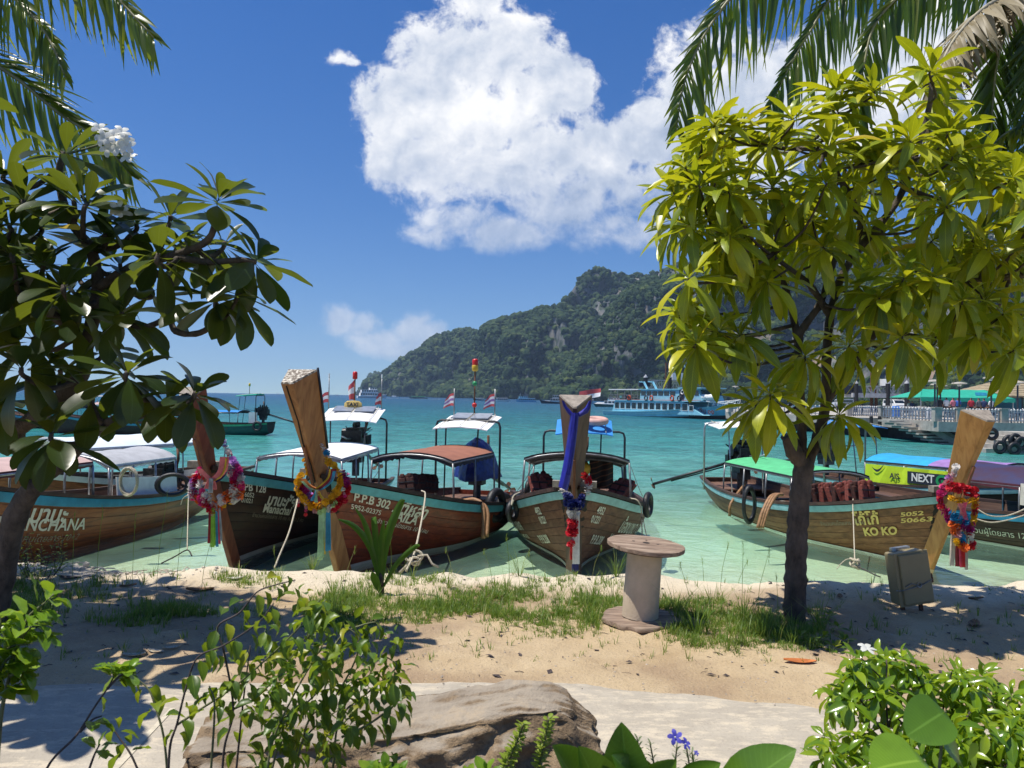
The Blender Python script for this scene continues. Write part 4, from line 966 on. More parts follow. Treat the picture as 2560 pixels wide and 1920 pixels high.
# ------------------------------------------------------------------ distant boats, ferry, pier
def hor(px): return 993 + .0165 * (px - 1280)
def sea_pt(px, Y):
    p = at(px, 1000, Y); return Vector((p.x, Y, WZ))
def loft_hull(L, B, z_st, z_bow, draft=.4, bow_rake=1.2, n=16, fl=.75):
    """hull side grids, stern at x=0, bow at x=L"""
    def pt(u, v, s):
        b = B / 2 * (1 - max(0, (u - .45) / .55) ** 2.2) * (.86 + .14 * min(1, u / .3)); zt = z_st + (z_bow - z_st) * u ** 2.6
        z = -draft + (zt + draft) * v; y = b * (fl + (1 - fl) * v) if u < .98 else .03
        return Vector((u * (L - bow_rake) + bow_rake * v * u ** 3, s * max(y, .03), z))
    return pt
def far_boat(label, px, Y, L, rz, hullm, top, z=(.5, 1.2), B=None, group='boats anchored off the cliffs', name='tour_boat', trim=None):
    p = sea_pt(px, Y); B = B or L * .24
    r = thing(name, label, 'boat', p, rz, group); pt = loft_hull(L, B, z[0], z[1]); off = Vector((L / 2, 0, 0)); m = MB()
    for s in (1, -1): m.grid([[pt(i / 14, j / 4, s) - off for j in range(5)] for i in range(15)], 0, s > 0)
    m.grid([[pt(i / 14, 1, s) - off for s in (1, -1)] for i in range(15)]); m.grid([[pt(0, j / 4, s) - off for j in range(5)] for s in (1, -1)])
    m.build('hull', hullm, r, smooth=True, auto=40)
    if trim: 
        m = MB()
        for s in (1, -1): m.sheet([[pt(i / 14, v, s) - off + Vector((0, s * .03, 0)) for v in (.86, 1.02)] for i in range(15)], .04, 0, (0, s, 0))
        m.build('rub_rail', trim, r)
    for (nm, x0, x1, wy, z0, z1, mt, nw) in top:
        m = MB(); m.box(((x0 + x1) / 2 * L, 0, (z0 + z1) / 2), ((x1 - x0) * L, wy * B, z1 - z0), taper=.97); c = m.build(nm, mt, r)
        if nw:
            w_ = (x1 - x0) * L / nw
            for s in (1, -1):
                m = MB()
                for k in range(nw): m.box((x0 * L + (k + .5) * w_, s * wy * B * .5, (z0 * .42 + z1 * .58)), (w_ * .72, .06, (z1 - z0) * .5))
                o = m.build('window_row', M['glass'], c); o['kind'] = 'stuff'
    return r
W_, PT, BL = M['white'], M['pale_turq'], M['cyan_cloth']
lb = pmat('light_blue_boat_paint', (.22, .46, .62), .5, .1, 3)
far_boat('white three deck cruise ferry steaming off the headland', 930, 620, 24, .35, W_, [('cabin', -.42, .3, .9, 1.6, 4.2, W_, 9), ('upper_cabin', -.38, .18, .8, 4.4, 6.6, W_, 7), ('bridge', -.1, .14, .6, 6.7, 8.4, W_, 3)], z=(1.6, 3.2), B=9, name='cruise_ferry')
far_boat('long low dark green barge under the left headland', 1046, 640, 16, PI, WOOD['G'], [('cabin', -.3, .3, .7, .9, 1.7, WOOD['G'], 5), ('roof', -.4, .36, .8, 1.8, 2.0, M['green_cloth'], 0)], z=(.7, 1.1))
far_boat('low white boat with a dark hull left of the striped lamp pole', 1198, 520, 9, PI, M['letter_dark'], [('roof', -.35, .3, .9, 1.5, 1.7, W_, 0), ('cabin', -.3, .1, .7, .6, 1.4, W_, 3)])
far_boat('white cabin boat with grey roof before the cliffs', 1258, 430, 9.2, .15, W_, [('cabin', -.38, .25, .8, .8, 1.8, M['grey_cloth'], 5), ('roof', -.42, .3, .9, 1.85, 2.05, W_, 0)])
far_boat('light blue two deck boat before the cliffs', 1314, 420, 11.5, PI + .1, lb, [('cabin', -.42, .34, .9, .8, 1.9, lb, 8), ('roof', -.46, .38, 1., 1.95, 2.15, lb, 0), ('upper_cabin', -.1, .32, .7, 2.15, 3.2, lb, 4), ('mast', .26, .27, .05, 3.2, 5., W_, 0)], z=(.8, 1.5))
far_boat('dark fishing boat with grey deckhouse before the cliffs', 1383, 330, 12, PI - .1, M['letter_dark'], [('deckhouse', -.36, .1, .7, 1.2, 2.4, M['grey_cloth'], 5), ('bridge', -.2, .02, .55, 2.4, 3.8, M['grey_cloth'], 3), ('cargo', .12, .3, .5, .9, 1.4, W_, 0)], z=(.7, 1.6))
far_boat('blue and white boat partly behind the sash wrapped stem', 1462, 350, 11, .1, lb, [('cabin', -.4, .3, .85, .8, 1.8, lb, 6), ('roof', -.44, .36, .95, 1.85, 2.0, W_, 0), ('bridge', -.1, .12, .6, 2.0, 2.9, W_, 2)])
b_ = far_boat('white motor yacht with a dark green hull left of the blue ferry', 1532, 235, 12.4, PI - .12, WOOD['G'], [('cabin', -.36, .22, .8, 1.0, 1.9, W_, 6), ('bridge', -.16, .12, .62, 1.9, 2.8, W_, 4), ('radar_arch', -.22, -.17, .6, 2.8, 3.5, pmat('aqua_paint', (.16, .5, .46), .5, .08, 4), 0)], z=(.75, 1.25), trim=W_)
m = MB(); m.box((1.0, 0, 1.18), (9, 2.5, .5), taper=.85); m.build('deck_moulding', W_, b_, smooth=False)
for k, (px, Y) in enumerate(((842, 1500), (820, 1700), (694, 1900), (985, 900))):
    far_boat(['tiny white speedboat trailing foam on the far horizon', 'tiny white speedboat left of the foam trail on the horizon', 'tiny white boat on the horizon beside the tall orange stem', 'tiny white boat under the left headland'][k], px, Y, 12, 0, W_, [('cabin', -.2, .2, .7, .9, 2.2, W_, 0)], name='speedboat', group='specks of boats on the horizon')
m = MB(); p = sea_pt(1000, 600); m.grid([[Vector((p.x - 18 + 2.6 * i, p.y + .4 * math.sin(i) + j * 1.6 * (1 + i * .08), WZ + .03)) for j in range(3)] for i in range(20)])
tag(m.build('foam_wake', pmat('sea_foam', (.75, .8, .82), .8, .2, .5)), None, None, None, 'structure')
# ---- turquoise passenger ferry
FB = pmat('ferry_blue_paint', (.25, .56, .69), .45, .08, 1.2, dirt=.25); FD = pmat('ferry_boot_paint', (.055, .05, .045), .8, .25, 1.5)
pS, pB = sea_pt(1541, 122), sea_pt(1853, 98); dv = pB - pS; FL = dv.length
fr = thing('passenger_ferry', 'two deck turquoise passenger ferry with life rings, moored beside the pier', 'ferry', pS, math.atan2(dv.y, dv.x))
pt = loft_hull(FL, 6.2, .62, 2.15, .5, 3.2, fl=.9); m = MB(); mb = MB()
for s in (1, -1):
    m.grid([[pt(i / 24, lerp(.42, 1, j / 6), s) for j in range(7)] for i in range(25)], 0, s > 0)
    mb.grid([[pt(i / 24, lerp(0, .42, j / 3), s) + Vector((0, 0, 0)) for j in range(4)] for i in range(25)], 0, s > 0)
m.grid([[pt(i / 24, .98, s) for s in (1, -1)] for i in range(25)]); m.grid([[pt(0, j / 6, s) for j in range(7)] for s in (1, -1)])
hb = m.build('hull', FB, fr, smooth=True, auto=40); mb.build('boot_paint', FD, hb, smooth=True)
m = MB()
for s in (1, -1):
    m.sheet([[pt(i / 24, v, s) + Vector((0, s * .06, 0)) for v in (.90, .98)] for i in range(25)], .06, 0, (0, s, 0)); m.sheet([[pt(i / 20 * .8, v, s) + Vector((0, s * .05, 0)) for v in (.66, .71)] for i in range(21)], .05, 0, (0, s, 0))
m.build('rub_rail', PT, hb)
def house(name, x0, x1, w0, z0, z1, mt, slope_f=0., slope_b=0., over=.0):
    m = MB(); a = [Vector((x0, 0, z0)), Vector((x1, 0, z0)), Vector((x1 - slope_f, 0, z1)), Vector((x0 + slope_b, 0, z1))]
    m.prism([p + Vector((0, -w0 / 2, 0)) for p in a][::-1], (0, w0, 0)); return m.build(name, mt, fr)
k = FL / 31.
lc = house('lower_cabin', 2.6 * k, 26.0 * k, 4.9, .5, 2.28, FB, 4.6 * k, .7)
for i in range(13):
    x0 = (3.5 + 1.62 * i) * k; x1 = x0 + 1.28 * k; zt = 2.0 if i < 12 else 1.75
    if i == 12: x1 = x0 + .95 * k
    for s in (-1,):
        m = MB(); m.box(((x0 + x1) / 2, s * 2.455, (1.08 + zt) / 2), (x1 - x0, .05, zt - 1.08)); w0 = m.build('window', M['glass'], lc)
        m = MB()
        for a_, b_2 in (((x0, 1.05), (x1, 1.05)), ((x0, zt + .03), (x1, zt + .03)), ((x0, 1.05), (x0, zt + .03)), ((x1, 1.05), (x1, zt + .03))):
            m.beam((a_[0], s * 2.475, a_[1]), (b_2[0], s * 2.475, b_2[1]), .05, .06)
        m.build('window_frame', W_, w0)
m = MB(); m.box((13.5 * k, 0, 2.34), (24.0 * k, 5.3, .12)); m.build('upper_deck', FB, fr)
m = MB(); m.box((13.5 * k, 0, 2.43), (23.0 * k, 5.2, .06)); m.build('deck_edge_stripe', M['orange'], fr)
uc = house('upper_cabin', 10.0 * k, 20.5 * k, 4.2, 2.46, 3.95, FB, .1, .3)
for i in range(6):
    x0 = (10.4 + 1.5 * i) * k; m = MB(); m.box((x0 + .62 * k, -2.11, 3.42), (1.24 * k, .05, .62)); m.build('window', M['glass'], uc)
wh = house('wheelhouse', 20.4 * k, 25.2 * k, 4.0, 2.46, 4.1, FB, 1.0, 0)
for i in range(3):
    x0 = (21.3 + 1.15 * i) * k; m = MB(); m.prism([Vector((x0, -2.0, 3.15)), Vector((x0 + .95 * k, -2.0, 3.15)), Vector((x0 + .75 * k, -2.0, 3.85)), Vector((x0 - .1, -2.0, 3.85))], (0, -.05, 0)); m.build('window', M['glass'], wh)
m = MB(); m.sheet([[Vector((24.35 * k + .05 + .62, y, 3.2)), Vector((24.35 * k + .02 + .18, y, 3.9))] for y in (-1.7, 0, 1.7)], .05, 0, (1, 0, .5)); m.build('windscreen', M['glass'], wh)
m = MB(); m.box((20.6 * k, -2.12, 3.35), (.9 * k, .04, 1.5)); m.build('cabin_door', M['letter_dark'], uc)
m = MB(); m.box((15.2 * k, 0, 4.0), (10.9 * k, 4.6, .1)); m.box((22.6 * k, 0, 4.16), (5.4 * k, 4.5, .12)); m.build('roof', FB, fr)
m = MB(); m.box((5.6 * k, 0, 3.98), (8.6 * k, 4.7, .14)); m.build('awning', M['white_cloth'], fr)
for x in (1.8, 3.8, 5.8, 7.8, 9.6):
    m = MB(); m.tube([Vector((x * k, -2.2, 2.4)), Vector((x * k, -2.2, 3.95))], .06, 6); m.build('awning_post', M['pipe_grey'], fr)
m = MB()
for zz in (2.8, 3.15): m.tube([Vector((1.6 * k, -2.45, zz)), Vector((10 * k, -2.45, zz))], .03, 5)
for x in range(9): m.tube([Vector(((1.6 + 1.05 * x) * k, -2.45, 2.45)), Vector(((1.6 + 1.05 * x) * k, -2.45, 3.15))], .03, 5)
m.build('railing', M['pipe_grey'], fr)
for x, mt in ((7.6, 'letter_dark'), (8.0, 'orange'), (12.6, 'letter_dark'), (14.0, 'orange'), (19.2, 'orange'), (20.9, 'letter_dark')):
    m = MB(); m.torus((x * k, -2.72, 2.72), .32, .10, 16, 6, Matrix.Rotation(PI / 2, 3, 'X')); m.build('life_ring', M[mt], fr, smooth=True)
m = MB(); m.torus((20.9 * k, -2.15, 3.6), .28, .08, 16, 6, Matrix.Rotation(PI / 2, 3, 'X')); m.build('life_ring', M['white'], fr, smooth=True)
for x in (24.9, 26.6):
    m = MB(); m.lathe([(.0, -.75), (.36, -.68), (.42, -.1), (.44, 0), (.42, .1), (.36, .68), (0, .75)], 12, (x * k, -1.5, 2.92), rot=Matrix.Rotation(PI / 2, 3, 'Y')); m.build('life_raft_canister', M['white'], fr, smooth=True)
m = MB()
for s in (1, -1):
    for kk in range(7): 
        u = .86 + .022 * kk; p = pt(u, 1, s); m.tube([p, p + Vector((.1, 0, .55))], .03, 5)
    m.tube([pt(.86 + .022 * kk, 1, s) + Vector((.1, 0, .55)) for kk in range(7)], .035, 5)
    m.beam(Vector((26 * k, s * 1.9, 2.4)), pt(.97, 1, s), .12, .12)
m.build('bow_rail', M['white'], fr)
for x in (10.8, 13.2):
    m = MB(); m.beam(Vector((x * k, -1.2, 4.0)), Vector((x * k - .9, -1.2, 5.1)), .3, .14, (0, 1, 0)); m.beam(Vector((x * k - .9, -1.2, 5.1)), Vector((x * k - 1.9, -1.2, 5.15)), .3, .12); m.build('roof_fin', FB, fr)
m = MB(); m.tube([Vector((20.8 * k, 0, 4.1)), Vector((20.0 * k, 0, 5.3))], [.3, .12], 8); m.tube([Vector((20.2 * k, 0, 5.1)), Vector((15.9 * k, -.5, 11.5))], [.05, .03], 6); m.build('antenna', PT, fr)
flat_text('ไพชรไพลิน ๑๑', 1.0, M['letter_red'], hb, facing(pt(.825, .74, -1) + Vector((0, -.16, 0)), (.13, -1, -.05)), bold=.02)
flat_text('PETPAILIN', .62, M['letter_dark'], hb, facing(pt(.825, .50, -1) + Vector((0, -.14, 0)), (.13, -1, -.05)), bold=.015, spacing=1.1)
# ---- floating pontoons with gangway trusses
def pontoon(label, px0, px1, Y, ytop, ybot, pile_px, box_px, rust_px, ywater):
    p = sea_pt((px0 + px1) / 2, Y); r = thing('pontoon_gangway', label, 'gangway', p, 0, 'pontoons with truss gangways'); s_ = Y / FPX
    X = lambda px: at(px, 1000, Y).x - p.x
    Z = lambda px, y: at(px, y, Y).z - p.z
    x0, x1 = X(px0), X(px1); z1, z0 = Z(px0, ytop), Z(px0, ybot); m = MB()
    for dy in (0, 2.2):
        for z in (z0, z1): m.beam((x0, dy, z), (x1, dy, z), .16, .16)
        n = 9
        for i in range(n + 1): m.beam((lerp(x0, x1, i / n), dy, z0), (lerp(x0, x1, i / n), dy, z1), .09, .09)
        for i in range(n): m.beam((lerp(x0, x1, i / n), dy, z0 if i % 2 else z1), (lerp(x0, x1, (i + 1) / n), dy, z1 if i % 2 else z0), .08, .08)
    m.build('truss', M['steel'], r)
    m = MB(); m.box(((x0 + x1) / 2, 1.1, z0 - .05), (x1 - x0, 2.2, .1)); m.build('walkway', M['grey_cloth'], r)
    for k_, ppx in enumerate(pile_px):
        m = MB(); x = X(ppx); zt = Z(ppx, ytop - 6); pr_ = 5.4 * s_; m.lathe([(pr_, -1), (pr_, zt), (pr_, zt + .02), (.0, zt + 6 * s_)], 14, (x, -.6, 0)); pl = m.build('mooring_pile', M['black'], r, smooth=True, auto=40)
        m = MB(); m.lathe([(pr_ * 1.06, zt - .02), (pr_ * 1.06, zt + .06), (.02, zt + 8 * s_)], 14, (x, -.6, 0)); m.build('pile_cap', M['grey_cloth'], pl, smooth=True, auto=40)
    m = MB(); m.box((X(box_px), .6, Z(box_px, ytop - 9)), (1.9 * Y / 130 * 1.0 + .5, 1.6, 17 * s_)); m.build('control_box', M['white'], r)
    for d in (-.28, .28):
        m = MB(); m.tube([Vector((X(rust_px) + d, 1.4, 0)), Vector((X(rust_px) + d, 1.4, Z(rust_px, ytop - 44)))], .17, 8); m.build('steel_pipe', M['rust'], r)
    m = MB(); m.box(((x0 + x1) / 2 - .4, .6, Z(px0, ywater - 30)), ((x1 - x0) * 1.1, 2.6, .5)); m.build('pontoon_beam', M['grey_cloth'], r)
    m = MB(); m.box((X(px0) - .4, .5, Z(px0, ytop + 10)), (2.2, 1.5, 1.0)); m.build('machine_box', M['letter_dark'], r); return r
pontoon('steel truss gangway on black piles behind the ferry', 1616, 1727, 150, 950, 971, (1612, 1672, 1730), 1697, 1671, 1020)
pontoon('steel truss gangway on black piles left of the green tent', 2140, 2258, 88, 965, 984, (2134, 2213, 2260), 2232, 2199, 1018)
# ---- pier
def pier_block(label_name, pts, z0, z1, mt):
    m = MB(); m.prism([Vector((x, y, z0)) for x, y in pts], (0, 0, z1 - z0)); return m.build(label_name, mt, pier)
pier = thing('concrete_pier', 'long concrete pier with balustrade and steps along the right shore', 'pier', (30, 62, WZ)); PO = Vector((30, 62, WZ)); DK = 1.43
def L2(pts): return [(x - PO.x, y - PO.y) for x, y in pts]
pier_block('deck_slab', L2([(20.6, 73), (26.0, 62.0), (25.4, 56), (27.0, 55.8), (26.4, 47), (75, 47), (75, 150), (42, 150)]), DK - .62, DK, M['concrete'])
pier_block('undercroft_shade', L2([(21.6, 74.5), (27.2, 63), (27.4, 57.2), (28.2, 57), (29.6, 49.2), (75, 49.2), (75, 148), (43, 148)]), -1.5, DK - .63, M['dark_conc'])  # dark block filling the space below the deck, in place of shade
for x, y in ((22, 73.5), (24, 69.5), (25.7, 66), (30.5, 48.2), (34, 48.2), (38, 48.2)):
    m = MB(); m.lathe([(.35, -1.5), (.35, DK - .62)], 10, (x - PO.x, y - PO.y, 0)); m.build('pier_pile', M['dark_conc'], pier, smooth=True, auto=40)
def baluster_run(a, b, n, h=.78, posts=(0, 1)):
    a = Vector((a[0] - PO.x, a[1] - PO.y, DK)); b = Vector((b[0] - PO.x, b[1] - PO.y, DK)); m = MB(); mk = MB()
    for i in range(n):
        p = a.lerp(b, (i + .5) / n); m.lathe([(.05, 0), (.075, .1), (.04, .2), (.07, .42), (.045, .55), (.04, h - .06)], 6, p); mk.lathe([(.0, -.08), (.075, 0), (0, .08)], 6, p + Vector((0, 0, h)))
    o = m.build('balusters', M['steel'], pier, smooth=True); o['kind'] = 'stuff'; o = mk.build('baluster_knobs', M['white'], pier, smooth=True); o['kind'] = 'stuff'
    m = MB(); m.beam(a + Vector((0, 0, h - .12)), b + Vector((0, 0, h - .12)), .07, .06); m.beam(a + Vector((0, 0, .12)), b + Vector((0, 0, .12)), .07, .06); m.build('balustrade_rail', M['steel'], pier)
    for k_ in posts:
        p = a.lerp(b, k_); m = MB(); m.box(p + Vector((0, 0, (h + .05) / 2)), (.42, .42, h + .05)); m.box(p + Vector((0, 0, h + .08)), (.5, .5, .08)); m.build('balustrade_post', M['concrete'], pier)
baluster_run((20.9, 72.6), (26.6, 64.4), 26, posts=(0, .5, 1)); baluster_run((27.6, 62.2), (30.7, 62.2), 20, posts=(0, 1)); baluster_run((31.2, 63), (34, 63), 14, posts=(1,))
baluster_run((26.5, 47.4), (38, 47.4), 58, posts=(0, .12, .36, .62, .85)); baluster_run((34, 63), (60, 63), 70, posts=(.4,)); baluster_run((26.8, 47.8), (27.1, 55.6), 18, posts=(1,))
m = MB()
for zz in (.3, .55, .8): m.tube([Vector((31.0 - PO.x, -1, DK + zz)), Vector((33.6 - PO.x, -2.6, DK + zz))], .03, 6)
for k_ in range(6): m.tube([Vector((lerp(31., 33.6, k_ / 5) - PO.x, lerp(-1, -2.6, k_ / 5), DK)), Vector((lerp(31., 33.6, k_ / 5) - PO.x, lerp(-1, -2.6, k_ / 5), DK + .8))], .035, 6)
m.build('gate_rail', M['steel'], pier)
for i in range(8):   # steps running down to the water in front of the deck
    x0 = 25.1 + .30 * i; m = MB(); m.box((x0 + .45 - PO.x, 51.2 - PO.y - .35 * i, DK - .10 - .19 * i), (1.0, 1.6, .12)); m.build('step', M['concrete'], pier)
m = MB(); m.prism([Vector((26.6, 50.0, DK)) - Vector((PO.x, PO.y, 0)), Vector((26.2, 50.0, DK)) - Vector((PO.x, PO.y, 0)), Vector((28.9, 47.0, -.9)) - Vector((PO.x, PO.y, 0)), Vector((29.6, 47.0, -.9)) - Vector((PO.x, PO.y, 0))], (.5, -.5, 0)); m.build('stair_cheek', M['concrete'], pier)
m = MB()
for i in range(5): m.box((25.3 + .34 * i - PO.x + .9, 40.5 - PO.y + .6 * (4 - i) * .2, .1 + .22 * i), (2.6 - .2 * i, 2.2, .24))
m.build('landing_steps', M['concrete'], pier)
TYL = ['leftmost low', 'topmost', 'upper middle', 'rightmost', 'lowest', 'small far']
for k_, (px, py_, Y) in enumerate(((2500, 1118, 39), (2522, 1104, 39.2), (2538, 1100, 39.1), (2553, 1108, 38.9), (2536, 1122, 38.8), (2480, 1085, 40.5))):
    p = at(px, py_, Y); m = MB(); m.torus((0, 0, 0), .26, .10, 18, 8, Matrix.Rotation(PI / 2, 3, 'X') @ Matrix.Rotation(.3 * k_, 3, 'Z')); o = m.build('tyre_fender', M['tyre'], smooth=True); o.location = p
    tag(o, TYL[k_] + ' black tyre fender hung on the pier landing at the right edge', 'tyre', 'tyre fenders on the pier landing')
for k_ in range(5):
    p = at(2178 + 21 * k_, 1056, 55.5); m = MB(); m.lathe([(.13, 0), (.13, .6), (.05, .66)], 8); o = m.build('mooring_bollard', M['black'], smooth=True, auto=40); o.location = (p.x, p.y, WZ + DK - .5); tag(o, ['first', 'second', 'third', 'fourth', 'fifth'][k_] + ' short black bollard from the left on the pier landing', 'bollard', 'bollards along the pier landing')
# lamps
LML = {2337: 'tall black lamp with a flat cap, leftmost of three by the green tent', 2343: 'middle one of three black lamps in front of the green tent', 2351: 'shortest of three black lamps in front of the green tent', 2398: 'black lamp before the blue sign of the green tent', 2478: 'tallest black lamp, right of the green tent', 2544: 'black lamp in front of the tan roofed pavilion', 1838: 'far black lamp right of the blue ferry', 1790: 'far black lamp behind the bow of the blue ferry'}
for px, ytop, Y in ((2337, 949, 52), (2343, 958, 60), (2351, 961, 62), (2398, 955, 54), (2478, 941, 50), (2544, 953, 54), (1838, 965, 120), (1790, 968, 125)):
    p = at(px, 1000, Y); zt = at(px, ytop, Y).z
    r = thing('pier_lamp', LML[px], 'street lamp', (p.x, p.y, WZ + DK), 0, 'lamps along the pier'); H = zt - (WZ + DK)
    m = MB(); m.lathe([(.11, 0), (.11, .5), (.06, .55), (.06, H - .3)], 8); m.build('pole', M['letter_dark'], r, smooth=True, auto=40)
    m = MB(); m.lathe([(.12, H - .3), (.16, H - .14)], 8); m.build('lamp_glass', M['white'], r, smooth=True); m = MB(); m.lathe([(.5, H - .14), (.46, H - .06), (.1, H)], 14); m.build('lamp_cap', M['concrete'], r, smooth=True, auto=40)
# tent
p0 = at(2374, 1000, 66); tr = thing('green_tent', 'long green canvas tent standing on the pier', 'tent', (p0.x, 66, WZ + DK))
x0, x1 = at(2261, 1000, 66).x - p0.x, at(2488, 1000, 66).x - p0.x; zr = at(2304, 972, 66).z - (WZ + DK); ze = at(2261, 993, 66).z - (WZ + DK)
m = MB(); ny = 8
for s in (-1, 1): m.sheet([[Vector((lerp(x0 + (1.4 if j == ny else 0) * 0 + 1.5 * (j / ny), x1 - 1.0 * (j / ny), i / 14), s * 2.6 * (1 - j / ny), lerp(ze, zr, j / ny) - .06 * math.sin(PI * j / ny) - .04 * abs(math.sin(i * .9)))) for j in range(ny + 1)] for i in range(15)], .02)
for xe, xr in ((x0, x0 + 1.5), (x1, x1 - 1.0)): m.sheet([[Vector((xe, -2.6, ze)), Vector((xe, 2.6, ze))], [Vector((xr, -.05, zr)), Vector((xr, .05, zr))]], .02)
m.build('roof', M['teal_cloth'], tr, smooth=False)
m = MB(); m.sheet([[Vector((lerp(x0, x1, i / 30), -2.62, ze + .02)), Vector((lerp(x0, x1, i / 30), -2.64, ze - .30 - .05 * (i % 2)))] for i in range(31)], .02, 0, (0, 1, 0)); m.build('valance', M['teal_cloth'], tr)
for x in (x0 + .1, lerp(x0, x1, .35), lerp(x0, x1, .68), x1 - .1):
    for y in (-2.5, 2.5): m = MB(); m.tube([Vector((x, y, 0)), Vector((x, y, ze))], .05, 6); m.build('tent_post', M['steel'], tr)
m = MB(); m.box((at(2410, 1000, 66).x - p0.x, -2.4, lerp(ze, zr, .45)), (.95, .05, .3), Matrix.Rotation(-.5, 3, 'X')); m.build('sign_board', M['bluepaint'], tr)
# pavilion
p0 = at(2520, 1000, 80); pr = thing('pavilion', 'open pavilion with a tan shingled hip roof at the right edge of the pier', 'pavilion', (p0.x, 80, WZ + DK)); zt = at(2514, 947, 80).z - (WZ + DK); ze = at(2440, 990, 80).z - (WZ + DK)
hw = 4.9
RF = pmat('tan_roof_shingle', (.36, .29, .18), .85, .15, 2)
for k_ in range(10):
    a_, b_2 = k_ / 10, (k_ + 1) / 10; m = MB()
    for s in range(4):
        R4 = Matrix.Rotation(s * PI / 2, 3, 'Z')
        q1, q2 = hw * (1 - a_ * .96), hw * (1 - b_2 * .96); z1, z2 = lerp(ze, zt, a_), lerp(ze, zt, b_2)
        m.sheet([[R4 @ Vector((-q1, -q1, z1 + .06)), R4 @ Vector((q1, -q1, z1 + .06))], [R4 @ Vector((-q2, -q2, z2)), R4 @ Vector((q2, -q2, z2))]], .1)
    m.build('shingle_course', RF, pr)
for x in (-4.2, 0, 4.2):
    for y in (-4.2, 4.2): m = MB(); m.box((x, y, ze / 2), (.25, .25, ze)); m.build('pavilion_post', M['letter_dark'], pr)
m = MB(); m.box((0, 3.9, ze / 2), (8, .1, ze * .9)); m.build('back_wall', M['bluepaint'], pr)
# bin, sign board, vans
p = at(2239.5, 1000, 60); r = thing('litter_bin', 'tall blue plastic litter bin by the pier balustrade', 'bin', (p.x, p.y, WZ + DK)); m = MB(); m.box((0, 0, .36), (.40, .4, .72), taper=1.12); m.build('bin_body', M['bin'], r); m = MB(); m.box((0, 0, .80), (.48, .46, .16), taper=.7); m.build('bin_lid', M['bin'], r)
p = at(2326, 1000, 56); r = thing('sign_board', 'small white sandwich board beside the pier gate', 'sign', (p.x, p.y, WZ + DK)); m = MB(); m.box((0, 0, .42), (.42, .04, .8), Matrix.Rotation(.15, 3, 'X')); m.build('board', M['white'], r); m = MB(); m.box((0, .2, .4), (.4, .03, .78), Matrix.Rotation(-.15, 3, 'X')); m.build('back_board', M['white'], r)
def van(px, Y, mt, label, L=4.2, rz=PI):
    p = at(px, 1000, Y); r = thing('parked_van', label, 'van', (p.x, p.y, WZ + DK), rz, 'vehicles parked on the pier'); m = MB()
    prof = [(-L / 2, .35), (L / 2, .35), (L / 2, .95), (L * .36, 1.1), (L * .26, 1.65), (-L * .46, 1.7), (-L / 2, 1.2)]
    m.prism([Vector((x, -.82, z)) for x, z in prof], (0, 1.64, 0)); m.build('body', mt, r)
    m = MB(); m.prism([Vector((x, -.83, z)) for x, z in ((-L * .43, 1.12), (L * .31, 1.12), (L * .24, 1.55), (-L * .43, 1.58))], (0, 1.66, 0)); m.build('side_window', M['glass'], r)
    m = MB(); m.sheet([[Vector((L * .362, y, 1.13)), Vector((L * .272, y, 1.58))] for y in (-.7, 0, .7)], .03, 0, (-1, 0, -.3)); m.build('windscreen', M['glass'], r)
    for y in (-.6, .6): m = MB(); m.box((L / 2, y, .78), (.06, .26, .16)); m.build('headlight', M['white'], r)
    for x in (-L * .3, L * .32):
        for y in (-.84, .84): m = MB(); m.lathe([(.1, -.1), (.32, -.1), (.34, 0), (.32, .1), (.1, .1)], 14, (x, y, .33), rot=Matrix.Rotation(PI / 2, 3, 'X')); m.build('wheel', M['tyre'], r)
van(2106, 132, pmat('silver_paint', (.42, .46, .52), .3, .05, 3), 'silver van parked behind the balustrade, left of the piles', L=3.4); van(2237, 116, M['white'], 'white van parked behind the blue bin', rz=-PI / 2)
# moored longtails out in the bay, left
qJ = Q(L=8.6, B=1.9, fb=.6, bow=.7, bp=3., st=.15, bw=.7, tw=.6, rake=.5, H=2.2, x=-22.9, y=46.5, h=PI - .12)
bJ = longtail(qJ, 'G', 'dark green longtail boat with a blue canopy anchored in the bay, left', 'longtail boats anchored in the bay', rail=M['green_cloth'], stemmat=STEM['F'], nplank=6)
canopy(bJ, qJ, -4.2, -6.9, .8, 1.35, .12, M['blue_cloth'], M['dark_cloth'], posts=3); stern_canopy(bJ, qJ, -6.6, -7.9, .6, 2.3, 2.42, M['teal_cloth'], fx=-7.9, fz=2.35, fhw=.6, panel=False)
engine(bJ, -8.1, 1.35, s=1.05, tail_dir=(-1, .1, -.26), tail_len=2.9); beacon(bJ, Vector((-7.2, 0, 2.4)), .5, M['yellow'])
m = MB(); m.torus((-8.2, 1.0, .55), .24, .08, 16, 6, Matrix.Rotation(PI / 2, 3, 'X')); m.build('hull_tyre', M['tyre'], bJ, smooth=True)
m = MB(); m.box((-7.7, .5, .95), (.5, .1, .8)); m.build('stern_board', M['white'], bJ)
for lab, px, Y, h_, mt, rl, lx in (('white roofed longtail boat behind the plumeria, at the left edge', -20, 50, PI - .1, M['white_cloth'], M['bluepaint'], 8.), ('longtail boat with a pink roof behind the plumeria trunk', 130, 44, PI + .1, M['pink_cloth'], M['turq'], 8.), ('dark longtail boat with a skeletal roof far behind the plumeria', 180, 105, PI, M['grey_cloth'], M['white'], 9.)):
    p = sea_pt(px, Y); qq = Q(L=lx, B=1.9, fb=.6, bow=.7, bp=3., st=.1, bw=.7, tw=.6, rake=.5, H=2.2, x=p.x, y=Y, h=h_)
    bb = longtail(qq, 'F', lab, 'longtail boats anchored in the bay', rail=rl, stemmat=STEM['F'], nplank=6)
    canopy(bb, qq, -2.6, -6.8, .85, 1.7, .12, mt, M['white_cloth'], posts=4, post_mat=M['steel']); engine(bb, -7.4, 1.2)
